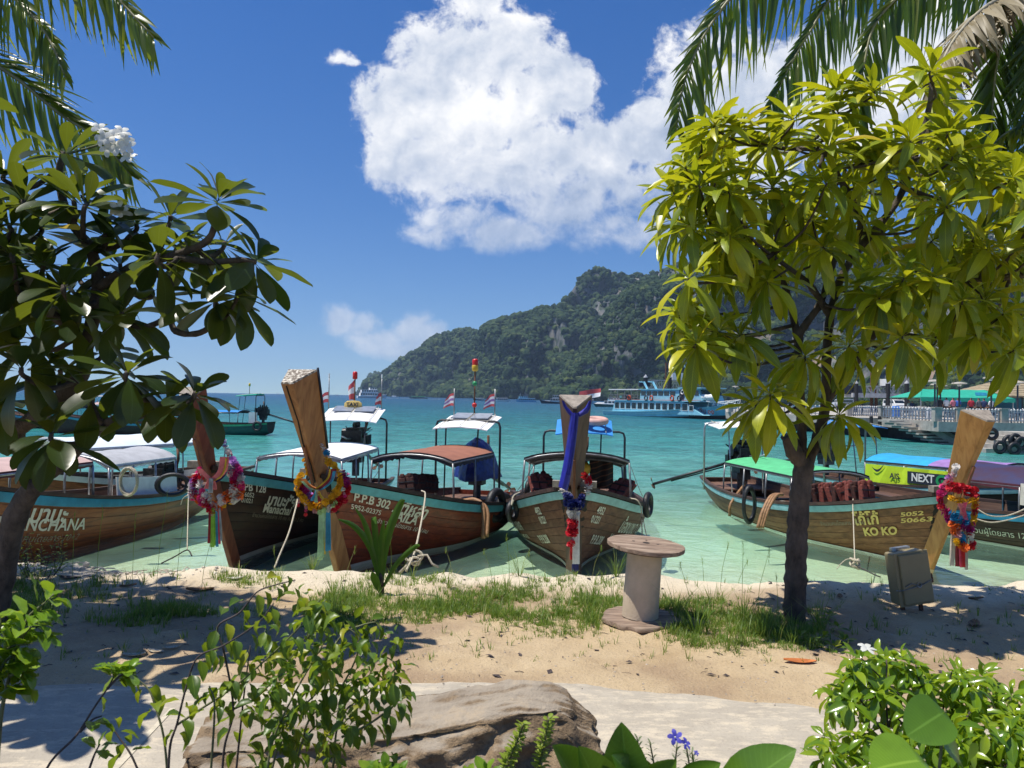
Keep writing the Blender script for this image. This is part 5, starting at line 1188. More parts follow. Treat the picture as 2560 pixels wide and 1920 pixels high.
# ------------------------------------------------------------------ leaves, trees, palms
def leaf_mesh(name, shape, mat, nseg=6, fold=.12, curl=.15, petiole=.06, twist=0., wav=0.):
    """unit leaf along +x: shape(t) gives half width; upper face +z"""
    V = []; Fc = []; UVs = []
    for i in range(nseg + 1):
        t_ = 1 - (1 - i / nseg) ** 1.35; x = petiole + (1 - petiole) * t_; w_ = shape(t_); z = -curl * t_ * t_
        for j, k in enumerate((-1, 0, 1)):
            V.append((x - (curl * .35 * t_ ** 3), k * w_, z + abs(k) * fold * w_ * 2 + wav * math.sin(t_ * 14 + k) * w_)); UVs.append((.5 + .5 * k, t_))
    for i in range(nseg):
        for j in range(2): a = i * 3 + j; Fc.append((a, a + 3, a + 4, a + 1))
    o = len(V); V += [(0, -.008, 0), (0, .008, 0)]; UVs += [(.5, 0), (.5, 0)]; Fc.append((o, 0, 1, o + 1)) ; Fc.append((o, 1, 2, o + 1))
    me = bpy.data.meshes.new(name); me.from_pydata(V, [], Fc); uv = me.uv_layers.new(name='UVMap')
    for lp in me.loops: uv.data[lp.index].uv = UVs[lp.vertex_index]
    me.polygons.foreach_set('use_smooth', [True] * len(me.polygons)); me.materials.append(mat); me.update(); return me
def orient(p, d, up, s):
    x = Vector(d).normalized(); u = Vector(up); y = u.cross(x)
    if y.length < 1e-4: y = Vector((0, 1, 0)).cross(x)
    y.normalize(); z = x.cross(y)
    if not hasattr(s, '__len__'): s = (s, s, s)
    return Matrix(((x.x * s[0], y.x * s[1], z.x * s[2], p[0]), (x.y * s[0], y.y * s[1], z.y * s[2], p[1]), (x.z * s[0], y.z * s[1], z.z * s[2], p[2]), (0, 0, 0, 1)))
class Foliage:
    def __init__(s, root, name='leaf', limit=300, stuff='foliage'): s.root = root; s.name = name; s.limit = limit; s.it = []; s.stuff = stuff
    def add(s, mtx, me, parent=None): s.it.append((mtx, me, parent))
    def flush(s):
        inv = (Matrix.Translation(s.root.location) @ s.root.rotation_euler.to_matrix().to_4x4()).inverted()
        def pr(e):
            p = e[0] @ Vector((.5, 0, 0)); x, y = proj(p); d = (p - CAM).length; sz = e[0].to_3x3().col[0].length
            return d / sz + (1000 if not (-60 < x < 2620 and -60 < y < 1980) else 0)
        s.it.sort(key=pr)
        for mtx, me, parent in s.it[:s.limit]:
            o = link(s.name, me, parent or s.root); o.matrix_local = inv @ mtx
        groups = {}
        for mtx, me, parent in s.it[s.limit:]: groups.setdefault(me.materials[0].name, []).append((inv @ mtx, me))
        k = 0; Vs = []; Fs = []; U_ = []; Mi = []; mats = []; off = 0
        for gi, (mn, lst) in enumerate(groups.items()):
            mats.append(bpy.data.materials[mn])
            for mtx, me in lst:
                n = len(me.vertices); co = np.empty(n * 3); me.vertices.foreach_get('co', co); co = co.reshape(-1, 3)
                Mx = np.array(mtx); Vs.append(co @ Mx[:3, :3].T + Mx[:3, 3])
                for p in me.polygons: Fs.append([v + off for v in p.vertices]); Mi.append(gi)
                uv = np.empty(len(me.loops) * 2); me.uv_layers[0].data.foreach_get('uv', uv); U_.append(uv); off += n
        if Vs:
            me = bpy.data.meshes.new(s.stuff); me.from_pydata(np.concatenate(Vs).tolist(), [], Fs)
            for mt in mats: me.materials.append(mt)
            me.polygons.foreach_set('material_index', Mi); me.polygons.foreach_set('use_smooth', [True] * len(Fs))
            me.uv_layers.new(name='UVMap').data.foreach_set('uv', np.concatenate(U_)); me.update()
            o = link(s.stuff, me, s.root); o['kind'] = 'stuff'
def rosette(fo, p, axis, n, L, meshes, inner=22, outer=100, grav=.25, ratio=1.0, rs=.18, R=random):
    axis = Vector(axis).normalized(); e1 = axis.orthogonal().normalized(); e2 = axis.cross(e1); a0 = R.uniform(0, 6.28)
    for i in range(n):
        k = i / max(1, n - 1); az = a0 + i * 2.39996 + R.uniform(-.25, .25); th = math.radians(lerp(inner, outer, k ** .8) + R.uniform(-9, 9))
        out = e1 * math.cos(az) + e2 * math.sin(az); d = axis * math.cos(th) + out * math.sin(th) + Vector((0, 0, -grav * k)); d.normalize()
        up = axis * math.sin(th) - out * math.cos(th)
        up = up.lerp(Vector((0, 0, 1)), .25) + Vector((R.uniform(-.3, .3), R.uniform(-.3, .3), R.uniform(-.2, .2)))
        s = L * lerp(.55, 1.0, min(1, k * 2.2)) * R.uniform(1 - rs, 1 + rs)
        fo.add(orient(Vector(p) - axis * (.03 * k), d, up, (s, s * ratio, s)), R.choice(meshes))
def branch_tree(skel, R, jit=.0):
    return [[at(px, py, Y) for px, py, Y in pl] for pl in skel]
def limb(root, pts, r0, r1, mat, name='branch', n=8, sub=5):
    c = catmull(pts, sub); m = MB(); rad = [lerp(r0, r1, i / (len(c) - 1)) * (1 + .07 * math.sin(i * 2.7) + .05 * math.sin(i * 1.3 + 1)) for i in range(len(c))]
    m.tube(rel(root, c), rad, n); return m.build(name, mat, root, smooth=True), c
# ---- plumeria, left
R = random.Random(11)
obov = lambda t: .172 * math.sin(PI * min(.999, t) ** 1.5) ** .62 * (.8 + .2 * t) + .006
PLM = [leaf_mesh('plumeria_leaf', obov, M['plumeria'], 8, f, c, .10, wav=.03) for f, c in ((.10, .10), (.16, .22), (.05, .32), (.2, .05))]
PLY = leaf_mesh('plumeria_yellow_leaf', obov, M['plumeria_yellow'], 7, .1, .2, .08)
base = ground(-18, 1560); pl = thing('plumeria_tree', 'dark leaved plumeria tree with white blossoms leaning in from the left edge', 'tree', (base.x, base.y, 0))
D0 = base.y
trk = [Vector((base.x, base.y, -.1)), at(4, 1450, D0 - .05), at(40, 1290, D0 - .2), at(98, 1195, D0 - .3)]
limb(pl, trk, .105, .085, M['bark'], 'trunk')
SK = [([(98, 1195, 6.9), (60, 1135, 6.85), (40, 1080, 6.8), (90, 1043, 6.7), (195, 952, 6.6), (215, 870, 6.6), (238, 770, 6.6), (245, 700, 6.6), (228, 620, 6.6)], .085, .045),
      ([(98, 1195, 6.9), (155, 1162, 6.8), (231, 1082, 6.6), (300, 1048, 6.4), (400, 1025, 6.2), (470, 990, 6.1)], .07, .03),
      ([(215, 870, 6.6), (150, 800, 6.5), (60, 745, 6.5), (15, 690, 6.6), (-40, 620, 6.6)], .05, .025),
      ([(243, 720, 6.6), (330, 668, 6.4), (430, 640, 6.2), (520, 600, 6.1), (545, 520, 6.0)], .045, .022),
      ([(330, 668, 6.4), (420, 700, 6.3), (424, 780, 6.3), (440, 828, 6.25), (500, 832, 6.2), (560, 790, 6.2)], .035, .022),
      ([(228, 620, 6.6), (170, 540, 6.6), (148, 440, 6.6), (160, 380, 6.6)], .045, .026),
      ([(430, 640, 6.2), (520, 655, 6.1), (600, 650, 6.1), (640, 655, 6.1)], .03, .02),
      ([(60, 1135, 6.85), (20, 1070, 6.8), (-30, 1010, 6.7), (-60, 900, 6.6)], .06, .03), ([(-60, 900, 6.6), (-150, 760, 6.2), (-260, 640, 5.8), (-380, 520, 5.2)], .04, .025), ([(-150, 760, 6.2), (-300, 600, 6.6), (-460, 420, 7.0)], .03, .02)]
nodes = []
for px_, r0, r1 in SK:
    o, c = limb(pl, [at(*q_) for q_ in px_], r0, r1, M['bark']); nodes += c
fo = Foliage(pl)
RS = [(165, 385, 6.6, 0, 14), (545, 500, 5.95, .1, 17), (640, 650, 6.1, .5, 15), (487, 985, 6.0, .2, 17), (130, 1088, 6.0, 0, 13), (55, 925, 6.1, -.2, 14), (305, 785, 6.3, .1, 14), (180, 795, 6.3, 0, 13), (215, 515, 6.2, .1, 14), (318, 935, 5.85, .1, 16), (470, 620, 6.4, .1, 13), (545, 745, 6.2, .4, 14), (60, 505, 6.4, -.1, 13), (25, 570, 6.7, -.3, 12), (110, 660, 6.4, 0, 13), (262, 590, 6.5, .1, 13), (340, 565, 6.6, .2, 13), (20, 720, 6.6, -.3, 13), (85, 850, 6.6, -.2, 13), (200, 690, 6.9, 0, 12), (395, 640, 6.0, .2, 12), (600, 735, 6.3, .6, 13), (415, 1010, 6.1, .2, 12), (255, 880, 6.9, .1, 12), (10, 440, 6.9, -.2, 12), (100, 570, 6.9, 0, 12), (300, 665, 6.7, 0, 12), (425, 545, 6.5, .2, 13), (-70, 600, 6.5, -.4, 13), (-80, 800, 6.5, -.4, 13), (-60, 460, 6.8, -.3, 12), (0, 1000, 6.6, -.3, 12), (380, 730, 6.7, .2, 11), (150, 930, 6.9, 0, 11), (30, 640, 6.2, -.2, 12), (160, 720, 6.0, 0, 12), (230, 990, 6.4, .2, 9), (560, 610, 6.5, .3, 12)]
R3 = random.Random(3); k_ = 0
while k_ < 4:
    x, y = R3.uniform(-60, 330), R3.uniform(470, 1000)
    if x > 200 and y > 900: continue
    RS.append((x, y, R3.uniform(6.3, 7.6), R3.uniform(-.3, .3), 12)); k_ += 1
for k_ in range(34): RS.append((R3.uniform(-700, -120), R3.uniform(150, 800), R3.uniform(4.6, 7.8), R3.uniform(-.4, .2), 12))
for k_ in range(14): RS.append((R3.uniform(-500, -260), R3.uniform(200, 760), R3.uniform(4.2, 5.4), R3.uniform(-.4, .2), 12))
for px, py_, Y, lean, n in RS:
    p = at(px, py_, Y); nd = min(nodes, key=lambda q_: (q_ - p).length + .5 * max(0, q_.z - p.z))
    dirn = (p - nd); axis = Vector((lean + R.uniform(-.25, .25), R.uniform(-.45, .15), 1.0)).normalized()
    if dirn.length > .08:
        mid = nd.lerp(p, .55) + Vector((0, 0, -.10 * dirn.length)) + axis * -.06
        limb(pl, [nd, mid, p - axis * .05, p + axis * .02], .026, .019, M['bark'], 'twig', 6, 4)
    low = py_ > 880
    rosette(fo, p, axis, n, .49, PLM, 18 if py_ < 560 else 32, 118 if py_ > 600 else 98, .28 if py_ < 560 else .45, 1.0, .16, R)
p = at(120, 575, 6.0); fo.add(orient(p, at(165, 560, 5.9) - p, (0, -.5, 1), (.36, .4, .36)), PLY); p = at(560, 505, 5.9)
fo.flush()
def blossom(root, p, ax, s, k):
    m = MB(); ax = Vector(ax).normalized(); e1 = ax.orthogonal().normalized(); e2 = ax.cross(e1)
    for i in range(5):
        a = i * 2 * PI / 5 + k; d = (e1 * math.cos(a) + e2 * math.sin(a)); sd = ax.cross(d)
        G = []
        for t_, w_, h_ in ((0, .10, 0), (.35, .30, .14), (.7, .36, .16), (1, .16, .05)): G.append([p + (d * t_ - sd * w_ + ax * h_ * 1.2) * s, p + (d * t_ * 1.02 + ax * h_) * s, p + (d * t_ + sd * w_ * .7 + ax * (h_ - .05)) * s])
        m.grid(rel(root, [q_ for r_ in G for q_ in r_]) and [rel(root, r_) for r_ in G])
    return m
WP = leafmat('white_petal', [(0, (.72, .72, .68)), (1, (.80, .79, .72))], (.8, .8, .7), .3, .5, veins=False)
for k_, (px, py_) in enumerate(((250, 322), (268, 350), (285, 340), (298, 372), (318, 365), (322, 392), (305, 330), (272, 372), (258, 345), (312, 350), (296, 522), (308, 530))):
    p = at(px, py_, 6.25 + .05 * math.sin(k_ * 3)); m = blossom(pl, p, (R.uniform(-.2, .7), -.9, R.uniform(-.1, .8)), .075, k_); m.build('blossom', WP, pl, smooth=True)
limb(pl, [at(165, 385, 6.6), at(215, 372, 6.4), at(280, 352, 6.27)], .012, .008, M['twig'], 'flower_stalk', 6, 4)
# ---- yellow green tree, right
R = random.Random(23)
lanc = lambda t: .113 * math.sin(PI * min(1, .06 + t * .94)) ** .8 * (.55 + .75 * t) if t < .999 else .004
PGM = [leaf_mesh('tree_leaf', lanc, M['pongleaf'], 6, f, c, .07, wav=.04) for f, c in ((.18, .15), (.24, .32), (.12, .5), (.3, .06), (.1, .7))] + [leaf_mesh('old_leaf', lanc, M['plumeria_yellow'], 6, .3, .5, .07, wav=.1)] * 0
base = ground(1985, 1552); D0 = base.y
pt_ = thing('leafy_tree', 'leafy yellow green tree with a straight dark trunk, right of the cable reel', 'tree', (base.x, base.y, 0))
limb(pt_, [Vector((base.x, base.y, -.1)), at(1988, 1480, D0), at(1992, 1350, D0), at(2000, 1240, D0), at(2012, 1150, D0)], .102, .088, M['bark_dark'], 'trunk', 14, 8)
SK = [([(2012, 1165, D0), (1985, 1130, D0 - .05), (1972, 1088, D0 - .08)],   .078, .07), ([(2005, 1150, D0), (2004, 1060, D0), (1998, 940, D0), (1996, 850, D0), (2015, 810, D0), (2050, 760, D0), (2070, 700, D0), (2090, 640, D0)], .05, .025),
      ([(2016, 1165, D0), (2045, 1090, D0), (2066, 1000, D0), (2066, 900, D0), (2076, 790, D0), (2100, 700, D0 + .1), (2130, 640, D0 + .15), (2150, 540, D0 + .1), (2090, 430, D0)], .056, .024),
      ([(2066, 1000, D0), (2110, 950, D0 - .05), (2150, 890, D0 - .1), (2200, 815, D0 - .1), (2240, 770, D0 - .1), (2290, 725, D0), (2380, 705, D0), (2560, 690, D0), (2700, 660, D0)], .042, .018),
      ([(1996, 850, D0), (1975, 760, D0 + .1), (1950, 690, D0 + .1), (1900, 640, D0 + .1), (1830, 600, D0)], .038, .018), ([(2076, 790, D0), (2030, 720, D0 - .2), (2000, 690, D0 - .3), (1930, 640, D0 - .3)], .035, .018),
      ([(2130, 640, D0 + .15), (2200, 560, D0 + .2), (2260, 470, D0 + .2), (2320, 280, D0 + .1), (2330, 190, D0 + .1)], .04, .02), ([(2150, 540, D0 + .1), (2100, 450, D0), (2060, 380, D0 - .1), (1950, 370, D0 - .2), (1930, 350, D0 - .2)], .03, .016),
      ([(2200, 815, D0 - .1), (2260, 835, D0 - .2), (2390, 850, D0 - .3)], .022, .012), ([(2260, 470, D0 + .2), (2370, 500, D0 + .2), (2450, 450, D0 + .2)], .028, .014),
      ([(2050, 420, D0), (2070, 350, D0), (2092, 290, D0)], .022, .014), ([(1900, 640, D0 + .1), (1820, 500, D0 + .2), (1720, 470, D0 + .2)], .022, .012)]
nodes = []
for i, (px_, r0, r1) in enumerate(SK):
    o, c = limb(pt_, [at(*q_) for q_ in px_], r0, r1, M['bark_dark'], 'branch' if i else 'lopped_branch'); nodes += c if i else []
fo = Foliage(pt_)
RS = [(2328, 175), (2093, 275), (1926, 360), (2206, 378), (1712, 418), (1684, 480), (1822, 478), (1727, 566), (1804, 650), (2057, 615), (2089, 228), (1980, 295), (2184, 225), (2071, 365), (2441, 440), (2532, 440), (2365, 515), (1786, 312), (1850, 318), (1795, 826), (1849, 838), (1741, 860), (1700, 785), (1722, 695), (1917, 700), (2197, 745), (2256, 840), (2125, 862), (2405, 750), (2441, 835), (2509, 781), (2330, 860), (2536, 871), (2148, 713), (2012, 889)]
LOWS = [(1926, 985, -.7), (2098, 1035, -.3), (1890, 1010, -.5)]
R2 = random.Random(5)
ALL = [(x, y, D0 - .5 + R2.uniform(-.25, .25)) for x, y in RS]
tries = 0
while len(ALL) < 118 and tries < 3000:
    tries += 1; x = R2.uniform(1665, 2700); y = R2.uniform(190, 870)
    top = interp(x, [(1640, 420), (1750, 330), (1900, 300), (2080, 240), (2200, 240), (2330, 160), (2420, 340), (2700, 380)]); bot = interp(x, [(1640, 520), (1720, 830), (1850, 800), (1960, 720), (2080, 780), (2300, 850), (2700, 860)])
    if y < top + 20 or y > bot: continue
    if y > 600 and 1870 < x < 2170 and R2.random() < .8: continue
    Y = R2.uniform(D0 - .35, D0 + 1.1) if R2.random() < .8 else R2.uniform(D0 - .8, D0 - .3)
    if min(((x - a) ** 2 + (y - b) ** 2) ** .5 + 60 * abs(Y - c) for a, b, c in ALL) < 50: continue
    ALL.append((x, y, Y))
for px, py_, Y in ALL + [(x, y, D0 + d) for x, y, d in LOWS]:
    p = at(px, py_, Y); nd = min(nodes, key=lambda q_: (q_ - p).length + .6 * max(0, q_.z - p.z)); dirn = p - nd
    cx = at(2110, 560, D0); out = (p - cx); hi = smooth01((700 - py_) / 450)
    axis = (Vector((out.x * .32, out.y * .3 - .1, 0)) + Vector((R.uniform(-.25, .25), R.uniform(-.25, .25), lerp(.75, 1.3, hi)))).normalized()
    if dirn.length > .06:
        mid = nd.lerp(p, .5) + Vector((R.uniform(-.06, .06), 0, -.12 * dirn.length)); limb(pt_, [nd, mid, p - axis * .05, p], min(.02, .010 + .006 * dirn.length), .007, M['bark_dark'], 'twig', 5, 3)
    rosette(fo, p, axis, R.randint(18, 26), lerp(.43, .41, hi), PGM, 24, lerp(128, 96, hi), lerp(.58, .12, hi), 1.0, .2, R)
fo.flush()
# ---- coconut palms
def strip_leaf(name, mat, droop, nseg=5, fold=.010):
    sh = lambda t: .5 * (min(1, .35 + 3 * t) * (1 - t ** 2.2)) if t < .999 else .02
    return leaf_mesh(name, sh, mat, nseg, fold, droop, .0)
PM = {k: [strip_leaf('leaflet', M[mt], d, 5) for d in (.08, .25, .5)] for k, mt in (('g', 'palm'), ('d', 'palm_dry'))}
def frond(root, fo, pts, n, Lmax, hang=.4, kind='g', wid=.05, spread=55, start=.12, side_bal=1.0, R=random, r0=.035, jag=.1, both=True, tipk=.45, view=False, lr=(1., 1.)):
    c = catmull(pts, 8); m = MB(); m.tube(rel(root, c), [lerp(r0, .008, i / (len(c) - 1)) for i in range(len(c))], 6)
    fr_ = m.build('frond', M['rachis'] if kind == 'g' else M['rachis_dry'], root, smooth=True)
    seg = [0.]
    for a, b in zip(c, c[1:]): seg.append(seg[-1] + (b - a).length)
    tot = seg[-1]
    for i in range(n):
        k = start + (1 - start) * (i + .5) / n; s_ = k * tot
        j = next(q_ for q_ in range(1, len(seg)) if seg[q_] >= s_ - 1e-6); f_ = (s_ - seg[j - 1]) / max(1e-6, seg[j] - seg[j - 1])
        p = c[j - 1].lerp(c[j], f_); tg = (c[j] - c[j - 1]).normalized()
        sd = tg.cross(Vector((0, 0, 1)))
        if sd.length < .15: sd = tg.cross(Vector((0, 1, 0)))
        if view: sd = tg.cross(Vector((R.uniform(-.15, .15), 1, R.uniform(-.15, .15))))
        sd.normalize(); up = sd.cross(tg)
        if view: up = Vector((0, -.8, .6))
        elif up.z < 0: up = -up
        L = Lmax * (math.sin(PI * min(1, .18 + .70 * k)) ** .6 * (1 - tipk * k)) * R.uniform(1 - jag, 1 + jag)
        for s in ((1, -1) if both else (1,)):
            sp = math.radians(spread * lerp(1.15, .55, k) + R.uniform(-5, 5)); d = tg * math.cos(sp) + sd * s * math.sin(sp) + up * .12
            d = (d.normalized() + Vector((0, 0, -1)) * hang * lerp(1.15, .38, k) * R.uniform(.75, 1.25)).normalized()
            d.x += R.uniform(-.10, .10); d.y += R.uniform(-.10, .10)
            Ls = L * (lr[0] if s < 0 else lr[1]); fo.add(orient(p, d, up + Vector((R.uniform(-.4, .4), R.uniform(-.4, .4), 0)), (Ls, wid * 1.45 * R.uniform(.85, 1.15), Ls)), PM[kind][0 if hang > .9 else R.choice((0, 1, 1, 2))], fr_)
    return fr_
R = random.Random(31)
p0 = at(-430, 1000, 8.0); pc = at(-330, -60, 7.4)
p1 = thing('coconut_palm', 'coconut palm whose fronds hang in at the top left corner', 'palm', (p0.x, p0.y, 0), 0, 'coconut palms')
limb(p1, [Vector((p0.x, p0.y, -.1)), Vector((p0.x + .1, p0.y, 2.2)), at(-340, 300, 7.6), pc], .17, .11, M['bark'], 'trunk', 10, 8)
fo = Foliage(p1, 'leaflet', 300, 'leaflets')
frond(p1, fo, [pc, at(-150, -180, 7.2), at(80, -150, 6.9), at(230, -70, 6.7), at(330, 35, 6.6), at(385, 95, 6.55)], 64, 1.15, .75, wid=.030, view=True, lr=(1.05, .62), R=R, spread=50)
frond(p1, fo, [pc, at(-220, -140, 7.4), at(-80, -100, 7.3), at(40, 0, 7.2), at(115, 85, 7.1), at(165, 195, 7.0)], 56, .95, .6, wid=.030, view=True, lr=(1., .5), R=R, spread=50)
frond(p1, fo, [pc, at(-240, 40, 7.6), at(-100, 110, 7.5), at(40, 195, 7.4), at(150, 285, 7.35), at(250, 350, 7.3), at(330, 440, 7.25)], 64, 1.2, .55, wid=.032, view=True, lr=(1., .75), R=R, spread=48)
frond(p1, fo, [pc, at(-350, -200, 8), at(-480, -150, 8), at(-600, 50, 8)], 40, .95, .6, wid=.05, R=R)
frond(p1, fo, [pc, at(-300, 60, 7.2), at(-180, 230, 7.0), at(-60, 380, 6.9), at(0, 520, 6.9)], 56, 1.1, .8, wid=.034, R=R)
fo.flush()
R = random.Random(37)
pc = at(2620, -60, 9.4); p0 = at(2900, 1300, 9.8)
p2 = thing('coconut_palm', 'coconut palm with long dark drooping fronds behind the yellow green tree', 'palm', (p0.x, p0.y, 0), 0, 'coconut palms')
limb(p2, [Vector((p0.x, p0.y, -.1)), at(2860, 1000, 9.8), at(2760, 500, 9.7), at(2680, 180, 9.5), pc], .18, .12, M['bark'], 'trunk', 10, 8)
fo = Foliage(p2, 'leaflet', 300, 'leaflets')
frond(p2, fo, [pc, at(2420, -200, 9.2), at(2190, -230, 8.9), at(1980, -140, 8.6), at(1850, -30, 8.4), at(1777, 62, 8.3), at(1735, 140, 8.25), at(1706, 225, 8.2), at(1690, 330, 8.2)], 104, 1.55, .9, wid=.036, R=R, spread=58, tipk=.30, view=True, lr=(.42, 1.))
frond(p2, fo, [pc, at(2420, -150, 9.2), at(2220, -110, 8.9), at(2085, -10, 8.7), at(2030, 70, 8.6), at(1975, 165, 8.5), at(1918, 280, 8.5)], 84, 1.35, 1.0, wid=.038, R=R, spread=52, tipk=.3, view=True, lr=(.35, 1.))
frond(p2, fo, [pc, at(2480, -110, 9.2), at(2330, -70, 8.8), at(2200, 40, 8.6), at(2160, 160, 8.5), at(2140, 300, 8.5)], 66, 1.35, 1.3, wid=.038, view=True, lr=(.5, 1.), R=R)
frond(p2, fo, [pc, at(2560, 0, 9.2), at(2500, 120, 9.1), at(2480, 280, 9.1), at(2480, 420, 9.1)], 72, 1.4, .8, wid=.04, view=True, lr=(.6, 1.), R=R)
frond(p2, fo, [pc, at(2640, 40, 9.0), at(2650, 180, 8.8), at(2640, 330, 8.7), at(2620, 470, 8.7)], 76, 1.5, .7, wid=.04, view=True, lr=(.9, .6), R=R)
frond(p2, fo, [pc, at(2520, 0, 9.2), at(2420, 110, 9.0), at(2350, 260, 8.9), at(2320, 400, 8.9), at(2300, 520, 8.9)], 60, .75, 1.0, 'd', wid=.045, R=R)
frond(p2, fo, [pc, at(2540, -20, 9.0), at(2460, 20, 8.7), at(2385, 100, 8.5), at(2340, 200, 8.4), at(2310, 330, 8.4)], 50, .85, .5, 'd', wid=.045, R=R)
fo.flush()
p0 = at(2860, 1200, 9.0); pc = at(2820, 560, 9.0)
p3 = thing('coconut_palm', 'young coconut palm with spiky fronds low at the right edge', 'palm', (p0.x, p0.y, 0), 0, 'coconut palms')
limb(p3, [Vector((p0.x, p0.y, -.1)), at(2850, 900, 9.0), pc], .13, .1, M['bark'], 'trunk', 10, 6)
fo = Foliage(p3, 'leaflet', 300, 'leaflets')
frond(p3, fo, [pc, at(2740, 480, 8.9), at(2620, 470, 8.7), at(2480, 530, 8.6), at(2370, 640, 8.5)], 72, 1.1, .45, wid=.036, R=R, spread=42)
frond(p3, fo, [pc, at(2740, 560, 8.9), at(2620, 590, 8.7), at(2500, 680, 8.6), at(2430, 790, 8.5)], 64, .95, .5, wid=.036, R=R, spread=42)
frond(p3, fo, [pc, at(2760, 380, 9), at(2650, 300, 8.9), at(2520, 330, 8.8), at(2430, 430, 8.8)], 72, 1.2, .6, wid=.036, R=R)
fo.flush()
# ------------------------------------------------------------------ garlands, sashes, ropes, tyres on the boats
R = random.Random(41)
def fmat(name, col): return leafmat(name, [(0, tuple(c * .8 for c in col)), (1, col)], col, .25, .6, veins=False)
FC = dict(r=fmat('red_flower', (.62, .012, .03)), p=fmat('pink_flower', (.72, .03, .22)), m=fmat('magenta_flower', (.5, .02, .22)), o=fmat('orange_flower', (.85, .16, .02)), y=fmat('marigold_flower', (.85, .46, .01)), w=fmat('white_flower', (.78, .74, .72)), l=fmat('lilac_flower', (.45, .18, .6)), b=fmat('blue_flower', (.02, .28, .55)), n=fmat('navy_flower', (.01, .02, .16)), g=fmat('pale_green_flower', (.45, .66, .3)), k=fmat('pale_pink_flower', (.75, .38, .42)))
def flower_mesh(key):
    m = MB(); RR = random.Random(ord(key))
    for lay, (n, r_, z_, tilt) in enumerate(((7, 1.0, -.1, .2), (6, .8, .1, .6), (5, .5, .3, 1.0), (7, .9, -.25, -.5), (5, .55, -.4, -.9))):
        for i in range(n):
            a = 2 * PI * i / n + lay * .5 + RR.uniform(-.2, .2); d = Vector((math.cos(a), math.sin(a), tilt)).normalized(); sd = Vector((-math.sin(a), math.cos(a), 0))
            m.add([d * .15 * r_ - sd * .1 + Vector((0, 0, z_)), d * .15 * r_ + sd * .1 + Vector((0, 0, z_)), d * r_ + sd * .36 * r_ + Vector((0, 0, z_ + RR.uniform(-.1, .1))), d * r_ - sd * .36 * r_ + Vector((0, 0, z_ + RR.uniform(-.1, .1)))], [(0, 1, 2, 3)])
    me = m.mesh('flower'); me.materials.append(FC[key])
    uv = me.uv_layers.new(name='UVMap'); return me
FM = {k: flower_mesh(k) for k in FC}
def strand(root, pts, Y, seq, r=.045, step=.055, jit=.012, rows=1):
    P_ = [at(px, py_, Y + (dy if len(q_) > 2 else 0)) for q_ in pts for px, py_, dy in [(q_[0], q_[1], q_[2] if len(q_) > 2 else 0)]]
    c = catmull(P_, 14); acc = 0; k = 0; last = c[0]; tot = sum((b - a).length for a, b in zip(c, c[1:])); done = 0
    for p in c:
        acc += (p - last).length; done += (p - last).length; last = p
        if acc >= step or k == 0:
            acc = 0; key = seq[int(min(.999, done / tot) * len(seq))]
            for rw in range(rows):
                o = link('flower', FM[key], root); s = r * R.uniform(.8, 1.2)
                q_ = p + Vector((R.uniform(-jit, jit), R.uniform(-jit, jit), R.uniform(-jit, jit) - rw * r * 1.3)) - root.location
                o.matrix_local = Matrix.Translation(q_) @ Matrix.Rotation(R.uniform(0, 6), 4, Vector((R.uniform(-1, 1), R.uniform(-1, 1), R.uniform(-1, 1))).normalized()) @ Matrix.Diagonal((s, s, s, 1))
            k += 1
def ribbon(root, pts, Y, wpx, mt, name='ribbon', folds=3, th=.004, amp=.012):
    G = []; n = 7
    P2 = catmull([Vector((a, b, 0)) for a, b in pts], 5)
    for i, p in enumerate(P2):
        w_ = wpx[0] + (wpx[1] - wpx[0]) * i / (len(P2) - 1) if hasattr(wpx, '__len__') else wpx
        row = []
        for j in range(n):
            k = j / (n - 1) - .5; q_ = at(p.x + k * w_, p.y, Y); q_.y += amp * math.sin(j * folds + i * .35); row.append(q_ - root.location)
        G.append(row)
    m = MB(); m.sheet(G, th, 0, (0, 1, 0)); return m.build(name, mt, root, smooth=True)
def cloth(root, quad_rows, Y, mt, name='sash', bulge=.04, th=.006):
    """rows of (left px,py, right px,py)"""
    G = []
    for i, (a, b, c, d) in enumerate(quad_rows):
        row = []
        for j in range(9):
            k = j / 8; q_ = at(lerp(a, c, k), lerp(b, d, k), Y - bulge * math.sin(PI * k)); q_.y += .012 * math.sin(j * 2.3 + i * .7); row.append(q_ - root.location)
        G.append(row)
    m = MB(); m.sheet(G, th, 0, (0, 1, 0)); return m.build(name, mt, root, smooth=True)
def cmat(name, col, rough=.7): return pmat(name, col, rough, .12, 14)
RB = dict(lime=cmat('lime_ribbon', (.30, .62, .06)), pink=cmat('pink_ribbon', (.80, .08, .16)), dred=cmat('dark_red_ribbon', (.30, .02, .03)), grey=cmat('grey_ribbon', (.35, .38, .42)), blue=cmat('blue_ribbon', (.05, .32, .52)), pgreen=cmat('pale_green_ribbon', (.38, .60, .34)), yel=cmat('yellow_ribbon', (.80, .55, .04)), sal=cmat('salmon_sash', (.80, .20, .20)), cream=cmat('cream_ribbon', (.62, .52, .45)), red=cmat('red_ribbon', (.62, .015, .02)), white=cmat('white_ribbon', (.78, .74, .74)), navy=cmat('navy_ribbon', (.012, .016, .12)), royal=cmat('royal_blue_sash', (.012, .016, .30), .55), orange=cmat('orange_ribbon', (.7, .22, .05)))
def garland(label, px, py_, Y): return thing('flower_garland', label, 'garland', at(px, py_, Y), 0, 'flower garlands on the bows')
